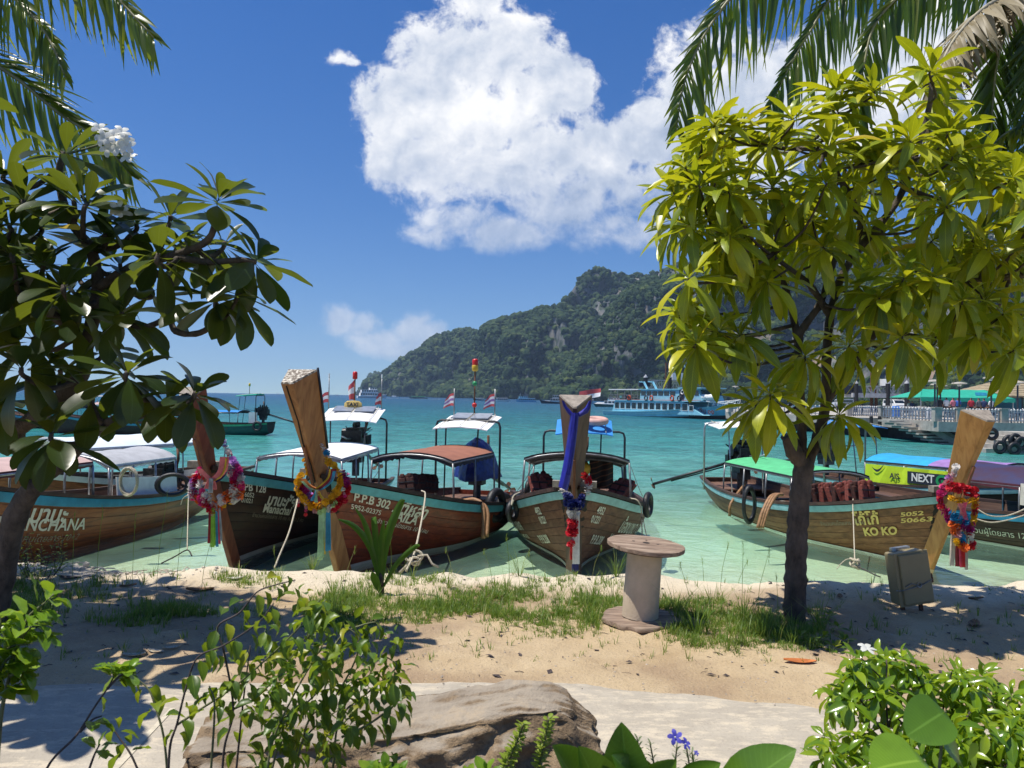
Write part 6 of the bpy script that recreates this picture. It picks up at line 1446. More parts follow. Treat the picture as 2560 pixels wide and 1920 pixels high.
# pink and purple garland on the dark red bow
Y = 10.12; g_ = garland('pink, white and purple flower garland with long lime and red ribbons', 545, 1180, Y)
strand(g_, [(553, 1092), (566, 1122), (580, 1146), (592, 1170)], Y, 'lwkw', .042, .05); strand(g_, [(580, 1150), (598, 1180), (603, 1215), (590, 1238), (568, 1243)], Y - .05, 'lmwpowy', .05, .05, rows=2)
strand(g_, [(572, 1165), (585, 1195), (580, 1225), (560, 1240), (545, 1246)], Y - .1, 'wprwow', .05, .05, rows=2)
strand(g_, [(498, 1175), (484, 1200), (478, 1222), (495, 1240), (515, 1252), (530, 1262), (548, 1256)], Y - .08, 'prlwpoprro', .052, .052, rows=2); strand(g_, [(505, 1180), (500, 1205), (505, 1228), (522, 1245)], Y - .12, 'rwpw', .048, .055)
for a, b, c_, sq in ((506, 1244, 1268, 'wo'), (530, 1262, 1286, 'pk'), (560, 1245, 1270, 'wy'), (523, 1255, 1278, 'pr'), (541, 1262, 1284, 'wp')): strand(g_, [(a, b), (a + 1, (b + c_) / 2), (a, c_)], Y - .1, 'w' + sq, .034, .05)
ribbon(g_, [(498, 1172), (515, 1190), (528, 1200)], Y - .16, 16, RB['sal'], 'sash', amp=.006); ribbon(g_, [(562, 1142), (556, 1175), (542, 1193), (528, 1202)], Y - .17, 24, RB['sal'], 'sash'); ribbon(g_, [(569, 1150), (562, 1182), (548, 1200), (533, 1207)], Y - .155, 9, RB['navy'], 'sash'); ribbon(g_, [(566, 1146), (560, 1178), (546, 1196), (530, 1204)], Y - .18, 5, RB['yel'], 'sash')
ribbon(g_, [(526, 1196), (520, 1210), (516, 1222)], Y - .18, 12, RB['sal'], 'sash'); ribbon(g_, [(528, 1196), (527, 1212), (526, 1232)], Y - .19, 11, RB['grey'], 'sash'); ribbon(g_, [(530, 1196), (535, 1210), (537, 1224)], Y - .18, 10, RB['sal'], 'sash')
for x0, x1, y1, w0, mt in ((526, 523, 1358, 8, 'dred'), (532, 531, 1368, 10, 'lime'), (539, 538, 1364, 8, 'lime'), (545, 547, 1360, 9, 'pink'), (549, 553, 1352, 5, 'grey'), (541, 543, 1367, 6, 'blue')): ribbon(g_, [(x0, 1270), ((x0 + x1) / 2, 1310), (x1, y1)], Y - .12 + .01 * (x0 % 3), w0, RB[mt])
# marigold garland on the orange stem
Y = 9.98; g_ = garland('yellow marigold and red flower garland with pale green and blue ribbons', 800, 1200, Y)
strand(g_, [(806, 1112), (812, 1126), (818, 1146), (828, 1160)], Y, 'wbyy', .042, .05); strand(g_, [(760, 1150), (772, 1190)], Y + .25, 'y', .04, .06)
ring_ = [(818, 1152), (834, 1166), (846, 1182), (849, 1204), (838, 1230), (818, 1252), (795, 1263), (772, 1258), (752, 1240), (743, 1218), (746, 1198), (752, 1186)]
strand(g_, ring_, Y - .06, 'y', .046, .046); strand(g_, [(a + 2, b + 8) for a, b in ring_[2:10]], Y - .03, 'y', .042, .05)
strand(g_, [(858, 1180), (870, 1204), (862, 1232), (845, 1252), (828, 1264)], Y, 'mrrr', .05, .05, rows=2); strand(g_, [(752, 1196), (764, 1226), (785, 1243), (800, 1246)], Y - .02, 'rmlr', .05, .055, rows=2); strand(g_, [(840, 1258), (820, 1272), (800, 1278), (782, 1272)], Y - .05, 'gwgk', .036, .045)
for x0, y0, y1 in ((748, 1246, 1268), (765, 1258, 1290), (862, 1224, 1252)): strand(g_, [(x0, y0), (x0, (y0 + y1) / 2), (x0 - 1, y1)], Y - .06, 'wkpr', .024, .045)
ribbon(g_, [(756, 1196), (772, 1214), (792, 1222)], Y - .12, 15, RB['orange'], 'sash'); ribbon(g_, [(756, 1203), (772, 1220), (792, 1226)], Y - .13, 8, RB['pgreen'], 'sash'); ribbon(g_, [(832, 1172), (826, 1196), (808, 1215), (792, 1224)], Y - .12, 20, RB['dred'], 'sash'); ribbon(g_, [(836, 1178), (829, 1202), (810, 1220), (794, 1227)], Y - .13, 8, RB['blue'], 'sash'); ribbon(g_, [(826, 1172), (820, 1194), (803, 1212), (790, 1222)], Y - .135, 5, RB['yel'], 'sash')
for x1, y1, mt in ((780, 1252, 'blue'), (790, 1256, 'pgreen'), (799, 1254, 'dred'), (806, 1246, 'yel')): ribbon(g_, [(793, 1224), (lerp(793, x1, .6), 1240), (x1, y1)], Y - .14, 8, RB[mt], 'sash')
for x0, x1, y1, w0, mt in ((804, 800, 1400, 14, 'pgreen'), (811, 806, 1392, 8, 'pgreen'), (812, 811, 1386, 6, 'yel'), (818, 817, 1378, 9, 'blue'), (823, 824, 1376, 7, 'blue')): ribbon(g_, [(x0, 1276), ((x0 + x1) / 2, 1330), (x1, y1)], Y - .05 + .01 * (x0 % 3), w0, RB[mt])
# blue sash and tricolour garland on the head-on boat
Y = 10.1; s_ = thing('cloth_sash', 'royal blue cloth knotted round the head of the weathered stem', 'sash', at(1440, 1040, Y))
cloth(s_, [(1404, 1000, 1410, 1003), (1408, 1016, 1417, 1016), (1418, 1032, 1428, 1028), (1428, 1043, 1436, 1036)], Y - .1, RB['royal']); cloth(s_, [(1472, 1003, 1478, 1000), (1464, 1018, 1476, 1020), (1452, 1028, 1470, 1032), (1440, 1034, 1450, 1043)], Y - .1, RB['royal'])
cloth(s_, [(1426, 1032, 1448, 1032), (1424, 1052, 1446, 1052), (1418, 1100, 1440, 1108), (1410, 1150, 1432, 1160), (1402, 1190, 1424, 1205), (1396, 1216, 1418, 1228)], Y - .12, RB['royal'], bulge=.08); cloth(s_, [(1436, 1036, 1444, 1036), (1432, 1080, 1440, 1082), (1426, 1130, 1434, 1134), (1414, 1180, 1426, 1190)], Y - .2, RB['royal'], bulge=.02)
Y = 10.25; g_ = garland('red, white and navy flower garland hanging down the weathered stem', 1432, 1260, Y)
strand(g_, [(1461, 1188), (1470, 1200), (1474, 1218), (1466, 1232)], Y, 'rrww', .052, .05); strand(g_, [(1405, 1226), (1412, 1234), (1422, 1240)], Y, 'w', .05, .05); strand(g_, [(1414, 1236), (1428, 1252), (1438, 1258), (1450, 1248), (1462, 1234)], Y - .05, 'n', .055, .05, rows=2)
strand(g_, [(1436, 1256), (1434, 1268)], Y - .08, 'n', .06, .045); strand(g_, [(1430, 1256), (1432, 1270)], Y - .08, 'n', .055, .045); strand(g_, [(1441, 1256), (1439, 1270)], Y - .08, 'n', .055, .045)
for dx in (-6, 0, 6): strand(g_, [(1433 + dx, 1272), (1432 + dx, 1299)], Y - .08, 'w', .05, .05); strand(g_, [(1431 + dx, 1302), (1430 + dx, 1338)], Y - .08, 'r', .052, .05)
strand(g_, [(1430, 1340), (1429, 1352)], Y - .08, 'rk', .03, .04); strand(g_, [(1422, 1361), (1429, 1358), (1437, 1361)], Y - .08, 'r', .045, .045)
ribbon(g_, [(1428, 1366), (1428, 1399)], Y - .07, 6, RB['red']); ribbon(g_, [(1440, 1275), (1440, 1340), (1440, 1410)], Y - .02, 18, RB['white']); ribbon(g_, [(1438, 1410), (1438, 1430)], Y - .02, 17, RB['navy'])
# red garland on the amber stem
Y = 10.85; g_ = garland('red, yellow and blue flower garland with cream and red streamers on the amber stem', 2410, 1250, Y)
strand(g_, [(2389, 1168), (2383, 1180), (2374, 1194), (2366, 1206)], Y - .2, 'wklk', .045, .05, rows=2); strand(g_, [(2372, 1202), (2358, 1220), (2350, 1238), (2356, 1262), (2372, 1288), (2384, 1302)], Y - .2, 'kprppm', .05, .05, rows=2); strand(g_, [(2376, 1208), (2396, 1214), (2416, 1220), (2434, 1226)], Y - .3, 'r', .05, .05, rows=2)
strand(g_, [(2378, 1243), (2396, 1250), (2416, 1252), (2438, 1246)], Y - .32, 'y', .045, .045); strand(g_, [(2436, 1226), (2438, 1250), (2436, 1280), (2430, 1305)], Y - .3, 'ryry', .05, .05, rows=2); strand(g_, [(2382, 1284), (2396, 1292), (2408, 1296), (2420, 1290)], Y - .32, 'bb', .05, .05, rows=2)
strand(g_, [(2384, 1312), (2396, 1320), (2392, 1330)], Y - .32, 'ok', .055, .05, rows=2); strand(g_, [(2400, 1306), (2418, 1312), (2430, 1310)], Y - .3, 'mm', .05, .05, rows=2); strand(g_, [(2402, 1334), (2404, 1352)], Y - .32, 'b', .055, .04); strand(g_, [(2388, 1352), (2400, 1362), (2410, 1364), (2404, 1372)], Y - .33, 'yoo', .055, .05); strand(g_, [(2424, 1322), (2428, 1345), (2436, 1364), (2426, 1366)], Y - .3, 'rwrr', .045, .045)
strand(g_, [(2408, 1370), (2418, 1384)], Y - .3, 'o', .035, .05)
ribbon(g_, [(2400, 1258), (2408, 1276), (2402, 1296)], Y - .34, 14, RB['sal'], 'sash'); ribbon(g_, [(2412, 1256), (2410, 1276), (2416, 1300)], Y - .34, 10, RB['pink'], 'sash')
for x0, x1, y1, w0, mt in ((2384, 2380, 1414, 13, 'cream'), (2396, 2394, 1416, 13, 'dred'), (2406, 2408, 1418, 12, 'red'), (2414, 2416, 1424, 9, 'cream'), (2400, 2402, 1418, 6, 'pink')): ribbon(g_, [(x0, 1334), ((x0 + x1) / 2, 1375), (x1, y1)], Y - .25 + .01 * (x0 % 3), w0, RB[mt])
# ropes
def rope(label, pts, r=.014, mt='rope', name='mooring_rope', cat='rope', group='mooring ropes', n=6):
    m = MB(); c = catmull([at(*p) for p in pts], 7); o0 = c[0].copy(); m.tube([p - o0 for p in c], r * (.65 if name != 'fender_hose' else .85), n); o = m.build(name, M[mt], None, smooth=True); o.location = o0; return tag(o, label, cat, group)
def knot(root_pt, r=.05, mt='rope', label='pale rope knot', name='rope_knot'):
    m = MB()
    for k in range(4): m.torus((0, 0, (k - 1.5) * r * .5), r, r * .32, 12, 6, Matrix.Rotation(.5 * math.sin(k * 2.1), 3, 'X') @ Matrix.Rotation(.6 * math.cos(k * 1.7), 3, 'Y'))
    o = m.build(name, M[mt], None, smooth=True); o.location = root_pt; return tag(o, label, 'knot')
rope('pale rope running down the mahogany hull to a big loose knot', [(1054, 1227, 11.7), (1063, 1236, 11.4), (1056, 1290, 10.6), (1044, 1350, 9.6), (1034, 1388, 9.0), (1015, 1428, 8.75)], .02)
kp = at(1034, 1390, 8.95); m = MB(); m.torus((0, 0, 0), .085, .016, 18, 6, Matrix.Rotation(1.25, 3, 'X'), sq=(1.2, .8)); m.torus((.02, 0, -.06), .05, .018, 14, 6, Matrix.Rotation(1.9, 3, 'X')); m.tube([Vector(p) for p in ((.05, 0, .0), (.16, -.02, .02), (.22, -.03, -.08), (.30, -.03, -.12))], .014, 6); m.tube([Vector(p) for p in ((-.03, 0, -.02), (-.08, 0, -.12), (-.16, 0, -.2))], .018, 6); o = m.build('rope_knot', M['rope'], None, smooth=True); o.location = kp; tag(o, 'big loose pale knot hanging beside the coconut seedling', 'knot')
rope('thin pale rope hanging straight down the gold lettered hull', [(2133, 1246, 12.9), (2132, 1262, 12.4), (2134, 1320, 11.4), (2137, 1403, 10.0)], .013); knot(at(2137, 1408, 9.95), .055, label='small pale knot at the waterline below the gold lettering')
rope('curled pale rope end beside the knot below the gold lettering', [(2135, 1400, 9.95), (2118, 1398, 9.9), (2104, 1408, 9.9), (2092, 1422, 9.9)], .009); rope('dark line from the small knot up to the sand by the electrical box', [(2139, 1414, 9.95), (2160, 1424, 9.6), (2185, 1436, 9.2), (2200, 1442, 8.9)], .014, 'rope_dark')
rope('pale rope drooping along the honey brown hull', [(472, 1214, 12.2), (470, 1280, 11.6), (468, 1375, 10.4)], .012); rope('dark rope lying from the water up to the bank, left', [(404, 1408, 9.6), (436, 1392, 10.0), (468, 1375, 10.4), (480, 1390, 10.2)], .014, 'rope_dark')
rope('coiled pale rope end on the honey brown boat\'s rail', [(452, 1262, 12.), (458, 1246, 12.), (472, 1238, 12.), (484, 1246, 12.)], .012)
rope('dark twin ropes hanging off the weathered boat, right side', [(1603, 1284, 11.9), (1605, 1320, 11.7), (1605, 1352, 11.6)], .013, 'rope_dark'); rope('thin dark line slanting off the weathered boat into the water', [(1606, 1284, 11.9), (1612, 1320, 11.6), (1620, 1354, 11.2)], .011, 'rope_dark')
rope('pale rope looped over the left rail of the weathered boat', [(1300, 1231, 12.2), (1284, 1240, 12.1), (1279, 1262, 12.0), (1284, 1250, 12.0)], .02); rope('pale rope tied at the right rail of the weathered boat', [(1575, 1246, 11.9), (1592, 1250, 11.8), (1602, 1266, 11.8), (1604, 1284, 11.8)], .018)
rope('upper white rope sagging along the black hull at the right edge', [(2436, 1268, 11.9), (2470, 1288, 11.8), (2505, 1291, 11.8), (2535, 1284, 11.8), (2580, 1264, 11.8)], .018); rope('lower white rope sagging along the black hull at the right edge', [(2436, 1296, 11.8), (2475, 1306, 11.7), (2520, 1300, 11.7), (2580, 1282, 11.7)], .018)
for a, b, la in (((957, 1159, 12.9), (930, 1200, 11.9), 'guy line at the front of the brown canopy'), ((1333, 1165, 12.9), (1290, 1232, 12.2), 'left guy line of the blue canopy'), ((1578, 1168, 12.9), (1606, 1240, 12.), 'right guy line of the blue canopy'), ((650, 1138, 14.1), (625, 1175, 13.2), 'guy line of the white canopy behind the orange stem')): rope('thin ' + la, [a, ((a[0] + b[0]) / 2, (a[1] + b[1]) / 2 + 3, (a[2] + b[2]) / 2), b], .008, 'rope_dark', 'guy_line', 'rope', 'canopy guy lines')
rope('pale wooden stick leaning against the dark red hull', [(744, 1249, 9.9), (738, 1275, 9.6), (722, 1332, 9.2), (700, 1385, 8.9), (686, 1420, 8.7)], .016, 'rope', 'stick', 'stick', None)
m = MB()
for k in range(7): m.torus((0, .03 * math.sin(k * 2), 0), .17 + .012 * (k % 3), .016, 18, 6, Matrix.Rotation(PI / 2 + .12 * math.sin(k), 3, 'X') @ Matrix.Rotation(.15 * math.cos(k * 2), 3, 'Y'), sq=(.75, 1.15))
o = m.build('rope_coil', M['rope'], None, smooth=True); o.location = at(322, 1204, 12.1); tag(o, 'coil of pale rope hung on the honey brown boat\'s roof post', 'rope coil')
# hoses used as fenders
rope('brown hose bent over the mahogany rail beside the tyres', [(1160, 1252, 13.0), (1188, 1250, 12.9), (1208, 1270, 12.8), (1208, 1346, 12.6)], .045, 'hose', 'fender_hose', 'hose', 'brown fender hoses', 8); rope('second brown hose hanging next to the first on the mahogany hull', [(1170, 1254, 13.0), (1200, 1256, 12.9), (1219, 1280, 12.8), (1217, 1342, 12.6)], .04, 'hose', 'fender_hose', 'hose', 'brown fender hoses', 8)
for dx, la in ((0, 'left of three brown hoses hung from the green canopied boat'), (6, 'middle of three brown hoses hung from the green canopied boat'), (12, 'right of three brown hoses hung from the green canopied boat')): rope(la, [(1953 + dx * .3, 1236, 13.6), (1928 + dx, 1240, 13.4), (1908 + dx, 1275, 13.2), (1894 + dx, 1320, 13.1)], .035, 'hose', 'fender_hose', 'hose', 'brown fender hoses', 8)
rope('brown hose curving over the stern of the green canopied boat', [(1866, 1206, 16.6), (1842, 1236, 16.2), (1826, 1262, 16.0), (1824, 1290, 16.0)], .035, 'hose', 'fender_hose', 'hose', 'brown fender hoses', 8)
def tyre(label, px, py_, Y, R_=.24, r_=.075, yaw=0., tilt=0., sq=(1, 1)):
    m = MB(); m.torus((0, 0, 0), R_, r_, 26, 10, sq=sq); inner_ = MB()
    o = m.build('tyre_fender', M['tyre'], None, smooth=True); o.location = at(px, py_, Y); o.rotation_euler = (PI / 2 + tilt, 0, yaw); return tag(o, label, 'tyre', 'tyre fenders on the boats')
tyre('large black tyre hung on the mahogany boat, nearer of two', 1240, 1263, 13.6, .24, .075, 1.05); tyre('black tyre behind the nearer one on the mahogany boat', 1260, 1270, 14.0, .22, .07, 1.15)
tyre('small black tyre on the left side of the weathered boat', 1281, 1278, 12.4, .14, .05, 1.1); tyre('black tyre on the right rail of the weathered boat', 1620, 1262, 12.2, .16, .05, 1.15); tyre('long black tyre hung on the green canopied boat between hoses', 1873, 1262, 14.8, .24, .045, .5, sq=(.62, 1.35)); tyre('black tyre at the back of the dark canopied stern, left of the weathered bow', 1324, 1222, 14.6, .14, .05, 1.2); tyre('black tube on the deck of the honey brown boat', 432, 1212, 13.0, .22, .045, .3, sq=(1.1, .8))
# life vests
vm = MB()
for sx in (-1, 1): vm.box((sx * .105, 0, 0), (.19, .09, .42)); vm.box((sx * .09, .0, .25), (.12, .10, .12))
vm.box((0, .05, .05), (.4, .06, .46)); st_ = MB(); 
for z in (-.1, .08): st_.box((0, -.052, z), (.42, .012, .03))
vme = vm.mesh('vest_body'); sme = st_.mesh('vest_strap'); sme.materials.append(M['black'])
def vest(label, px, py_, Y, rz, mt, tilt=-.15, group='life vests stacked in the boats', s=1.):
    r = thing('life_vest', label, 'life vest', at(px, py_, Y), rz, group); r.rotation_euler = (tilt + R.uniform(-.25, .1), R.uniform(-.25, .25), rz + R.uniform(-.3, .3)); r.scale = (s, s, s)
    me = vme if mt == 'redvest' else vme2; o = link('vest_body', me, r); b = o.modifiers.new('bevel', 'BEVEL'); b.width = .03; b.segments = 2; link('vest_strap', sme, r)
vme.materials.append(M['redvest']); vme2 = vme.copy(); vme2.materials.clear(); vme2.materials.append(pmat('dark_brown_vest', (.07, .022, .015), .8, .3, 14))
for k in range(8): vest('%s faded life vest from the tree trunk, standing in the gold lettered boat' % ['first', 'second', 'third', 'fourth', 'fifth', 'sixth', 'seventh', 'eighth'][k], 2046 + 17.5 * k, 1238 - .5 * k, 14.2 - .22 * k, .55, 'redvest' if k % 3 else 'brown', s=.74)
for k in range(8): vest('dark brown life vest hung in the mahogany boat, %s from the bow' % ['first', 'second', 'third', 'fourth', 'fifth', 'sixth', 'seventh', 'eighth'][k], 1016 + 9 * k, 1213, 13.2 + .12 * k, .2, 'brown', s=.66)
for k in range(3): vest('pale red life vest piled left of the blue sash, %s' % ['lower', 'middle', 'upper'][k], 1348 + 8 * k, 1216 - 6 * k, 13.4 + .2 * k, .3, 'redvest', tilt=-.7, s=.8)
for k in range(2): vest(['red life vest lying at the right rail of the weathered boat', 'second red life vest behind it at the right rail'][k], 1548 + 10 * k, 1222, 13.4 + .3 * k, -.4, 'redvest', tilt=-.9, s=.8)
m = MB(); G = [[at(1474 + 59 * i / 10 + (4 if j == 0 else 0) * math.sin(i * .6), 1150 + 72 * j / 8 - 12 * math.sin(PI * i / 10) * (1 - j / 8), 14.6 + .05 * math.sin(i * 1.3 + j * .3)) for i in range(11)] for j in range(9)]; o0 = G[0][0].copy()
m.sheet([[p - o0 for p in r_] for r_ in G], .01, 0, (0, 1, 0))
bm_ = bpy.data.materials.new('striped_brown_blanket'); bm_.use_nodes = True; t = NT(bm_.node_tree); cz = t.sep(t.coord('Object')); st = t.m('SINE', t.m('MULTIPLY', t.m('ADD', cz[2], t.m('MULTIPLY', cz[0], -.35)), 60.))
t.out(t.n('BsdfPrincipled', i_Base_Color=t.mix(t.sstep(st, .6, .9), (.035, .026, .022), (.17, .075, .045)), i_Roughness=.9)); o = m.build('hanging_blanket', bm_, None, smooth=True); o.location = o0; tag(o, 'dark striped blanket hung under the blue canopy of the weathered boat', 'blanket')
m = MB(); m.torus((0, 0, 0), .2, .075, 20, 8, Matrix.Rotation(.12, 3, 'X')); o = m.build('life_ring', pmat('faded_pink_ring', (.62, .36, .30), .6, .1, 8), None, smooth=True); o.location = at(1490, 1052, 16.2); tag(o, 'faded pink life ring lying on the blue stern roof', 'life ring')
m = MB(); m.ico((0, 0, 0), .11, 2, sq=(1, 1, 1.2)); o = m.build('yellow_buoy', M['yellow'], None, smooth=True); o.location = at(1462, 1172, 14.0); tag(o, 'small yellow buoy peeking out right of the brown stem', 'buoy')
m = MB(); fp = at(1448, 1001, 17.5); fl = flag(None, Vector((0, 0, .2)), (1, -.2, .25), .5, .25, [M['redflag'], M['white_cloth']], droop=.1); fl.location = fp; tag(fl, 'red and white pennant showing above the sash wrapped stem', 'flag')

# ------------------------------------------------------------------ cable reel, box, boulder
base = ground(1600, 1556); Y = base.y
rl = thing('cable_reel', 'empty cable reel with weathered wooden discs and a beige drum, standing on the grass', 'cable reel', (base.x, base.y, 0))
dw = woodmat('weathered_reel_wood', (.10, .065, .045), (.25, .175, .125), (.40, .31, .23), rough=.85, axis='x', sx=2.5, sy=22, bump=.6)
def disc(R_, z, tilt, th, jag, name, c=(0, 0), seed=1):
    m = MB(); n = 48; Rt = Matrix.Rotation(tilt[0], 3, 'Y') @ Matrix.Rotation(tilt[1], 3, 'X'); rows = []
    rr = [R_ * (1 + jag * noise.noise(Vector((math.cos(2 * PI * k / n) * 3, math.sin(2 * PI * k / n) * 3, seed)))) for k in range(n)]
    for rad_f, zz in ((.09, th / 2), (.4, th / 2 + .002), (.75, th / 2 + .001), (.985, th / 2), (1, th / 2 - .006), (1, -th / 2 + .004), (.98, -th / 2), (.09, -th / 2), (.09, th / 2)):
        rows.append([Rt @ Vector((math.cos(2 * PI * k / n) * (rr[k] if rad_f > .5 else R_) * rad_f, math.sin(2 * PI * k / n) * (rr[k] if rad_f > .5 else R_) * rad_f, zz + (.006 * noise.noise(Vector((k * .4, rad_f * 4, seed))) if zz > 0 and rad_f < .98 else 0))) + Vector((c[0], c[1], z)) for k in range(n)])
    vs = [p for r_ in rows for p in r_]; m.add(vs, [(i * n + k, (i + 1) * n + k, (i + 1) * n + (k + 1) % n, i * n + (k + 1) % n) for i in range(len(rows) - 1) for k in range(n)])
    o = m.build(name, dw, rl, smooth=True, auto=40); m = MB()
    for a, r_ in ((.5, .13), (3.5, .15), (2.1, .5 * R_)): m.lathe([(0.0, 0), (.018, 0)], 10, Rt @ Vector((math.cos(a) * r_, math.sin(a) * r_, th / 2 + .0045)) + Vector((c[0], c[1], z)), rot=Rt)
    m.build('bolt_hole_shade', M['hull_in'], o); return o  # flat dark spots drawn for the shade inside bolt holes
RT = Matrix.Rotation(.075, 3, 'Y') @ Matrix.Rotation(.03, 3, 'X'); RR_ = .345; edges_ = [-.345, -.215, -.07, .055, .2, .345]; td = None
for i, (y0, y1) in enumerate(zip(edges_, edges_[1:])):
    y0, y1 = y0 + .0015, y1 - .0015; ysn = [lerp(y0, y1, k / 8) for k in range(9)]; wv = lambda y, s: math.sqrt(max(.0004, RR_ ** 2 - y * y)) * (1 + .025 * noise.noise(Vector((y * 9, s * 3., 1.7))))
    poly = [Vector((wv(y, 1), y, 0)) for y in ysn] + [Vector((-wv(y, -1), y, 0)) for y in reversed(ysn)]; m = MB(); dz = .003 * ((i * 7) % 3 - 1)
    m.prism([RT @ (p + Vector((0, 0, -.019 + dz))) + Vector((.045, 0, .69)) for p in poly], RT @ Vector((0, 0, .038))); bd = m.build('board', dw, rl); bv = bd.modifiers.new('bevel', 'BEVEL'); bv.width = .005; bv.segments = 2; bv.limit_method = 'ANGLE'; td = td or bd
m = MB(); m.lathe([(.30, .0), (.30, .02)], 24, RT @ Vector((0, 0, -.036)) + Vector((.045, 0, .69)), rot=RT); m.build('disc_backing', M['hull_in'], rl)
m = MB()
for hx, hy, hr in ((0, 0, .032), (-.11, .03, .014), (.10, -.02, .014), (.02, .12, .011)): m.lathe([(hr, 0), (0, .0005)], 14, RT @ Vector((hx, hy, .0235)) + Vector((.045, 0, .69)), rot=RT)
m.build('bolt_hole_shade', M['hull_in'], rl)  # dark discs laid on the boards, drawn as shaded holes
disc(.335, .035, (.0, .02), .04, .10, 'bottom_disc', seed=4)
m = MB(); c = [Vector((0, 0, .055)), Vector((.01, 0, .25)), Vector((.025, 0, .48)), Vector((.04, 0, .675))]; m.tube(c, [.163, .16, .157, .156], 28); m.build('drum', pmat('beige_drum_pipe', (.58, .47, .34), .7, .1, 5, bump=.25, bscale=60, dirt=.2), rl, smooth=True, auto=50)
# electrical box
base = ground(2282, 1524); Yb = base.y; eb = thing('electrical_box', 'grey green electrical box leaning on a short stand in the shaded sand', 'electrical box', (base.x, base.y, 0)); eb.rotation_euler = (math.radians(-3), math.radians(-7.5), .12)
bxm = pmat('grey_green_plastic', (.27, .22, .115), .45, .06, 5, dirt=.12); w2, h2, d2 = .335, .50, .17
def rbox(c, d, bev, name, mt, par):
    m = MB(); m.box(c, d); o = m.build(name, mt, par); b = o.modifiers.new('bevel', 'BEVEL'); b.width = bev; b.segments = 3; return o
bo = rbox((0, 0, .07 + h2 / 2), (w2, d2, h2), .022, 'box_body', bxm, eb); li = rbox((.012, -d2 / 2 - .018, .07 + h2 / 2), (w2 - .03, .035, h2 - .025), .014, 'box_lid', bxm, eb); rbox((0, -d2 / 2 - .002, .07 + h2 / 2), (w2 + .018, .016, h2 + .012), .006, 'lid_flange', bxm, bo)
m = MB(); m.box((w2 / 2 + .012, -.06, .07 + h2 * .42), (.03, .07, .05)); m.box((w2 / 2 + .018, -.07, .07 + h2 * .5), (.02, .04, .035)); m.build('latch', M['rust'], bo)
m = MB(); m.tube([Vector((-.08, .05, h2)), Vector((-.08, .06, h2 + .09))], .028, 10); m.box((.02, .10, h2 + .08), (.18, .06, .022)); m.build('conduit', M['steel'], bo)
m = MB(); m.tube([Vector(p) for p in ((-w2 / 2 - .01, -.06, .22), (-w2 / 2, -.115, .225), (-.02, -.128, .245), (.06, -.13, .26), (w2 / 2, -.115, .29), (w2 / 2 + .02, -.05, .30))], .006, 5); m.torus((.02, -.135, .26), .022, .005, 12, 5, Matrix.Rotation(PI / 2, 3, 'X')); m.tube([Vector(p) for p in ((.0, -.132, .26), (-.06, -.135, .285), (-.12, -.132, .26))], .005, 5); m.build('tie_wire', M['pipe_grey'], bo)
for x in (-.09, .10): m = MB(); m.box((x, .02, .02), (.03, .03, .14)); m.build('stand_leg', M['rust'], eb)
# long flat boulder
bl = thing('boulder', 'long flat topped brown boulder edging the planter in the foreground', 'boulder', (-.55, 3.62, 0)); m = MB(); b_ = bmesh.new(); bmesh.ops.create_cube(b_, size=1.0); bmesh.ops.subdivide_edges(b_, edges=b_.edges[:], cuts=46, use_grid_fill=True)
for v in b_.verts:
    x, y, z = v.co * 2; kx = (x + 1) / 2; kz = (z + 1) / 2; ky = (y + 1) / 2
    top = interp(kx, [(0, .40), (.2, .455), (.4, .49), (.6, .545), (.8, .615), (.9, .615), (1., .50)]) + .03 * fbm(x * 2, y * 2, 1, 3); fr = interp(kx, [(0, -.13), (.3, -.16), (.6, -.14), (.9, -.09), (1, -.02)]); bk = interp(kx, [(0, .20), (.4, .24), (.8, .19), (1, .10)])
    X = lerp(-.92, .98, kx) + .04 * fbm(y * 2, z * 2, 3, 4) - (.03 if x > .9 else 0) * z; Yv = lerp(fr - .34 * (1 - kz) ** 1.2, bk, ky); Z = kz * (top - .02 + (.035 * (1 - ky) if False else 0) - .05 * (1 - ky) ** 3)
    p = Vector((X, Yv, Z)); nrm = Vector((0, -1, .2)) if y < -.98 else Vector((0, 0, 1)) if z > .98 else Vector((x, y, 0))
    rough_ = .075 if (y < -.9 and z < .97) else .004
    nd = noise.ridged_multi_fractal(p * 4.3, 1., 2.1, 5, 1., 2.) - 1.1; p += nrm * (nd * rough_ + .03 * fbm(p.x * 2.2, p.y * 2.2, p.z * 2.2 + 5, 4) * (1 if rough_ > .02 else .4) + .012 * fbm(p.x * 14, p.y * 14, p.z * 14, 3)); v.co = p
me = bpy.data.meshes.new('rock'); b_.to_mesh(me); b_.free(); me.polygons.foreach_set('use_smooth', [True] * len(me.polygons))
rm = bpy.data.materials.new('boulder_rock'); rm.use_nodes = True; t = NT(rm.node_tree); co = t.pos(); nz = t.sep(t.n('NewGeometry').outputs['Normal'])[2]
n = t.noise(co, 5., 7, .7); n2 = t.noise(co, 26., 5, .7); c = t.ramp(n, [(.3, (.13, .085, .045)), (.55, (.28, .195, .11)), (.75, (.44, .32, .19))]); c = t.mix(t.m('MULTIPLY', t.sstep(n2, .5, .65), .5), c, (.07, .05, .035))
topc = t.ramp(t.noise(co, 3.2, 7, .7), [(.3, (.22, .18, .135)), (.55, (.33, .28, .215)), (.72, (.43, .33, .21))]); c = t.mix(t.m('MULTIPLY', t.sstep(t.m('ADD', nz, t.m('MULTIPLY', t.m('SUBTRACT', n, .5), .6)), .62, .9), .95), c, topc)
p = t.n('BsdfPrincipled', i_Base_Color=c, i_Roughness=.9); t.set(p.inputs['Normal'], t.bump(t.m('ADD', n, t.m('MULTIPLY', n2, .5)), .9, .03)); t.out(p); me.materials.append(rm); link('rock', me, bl)
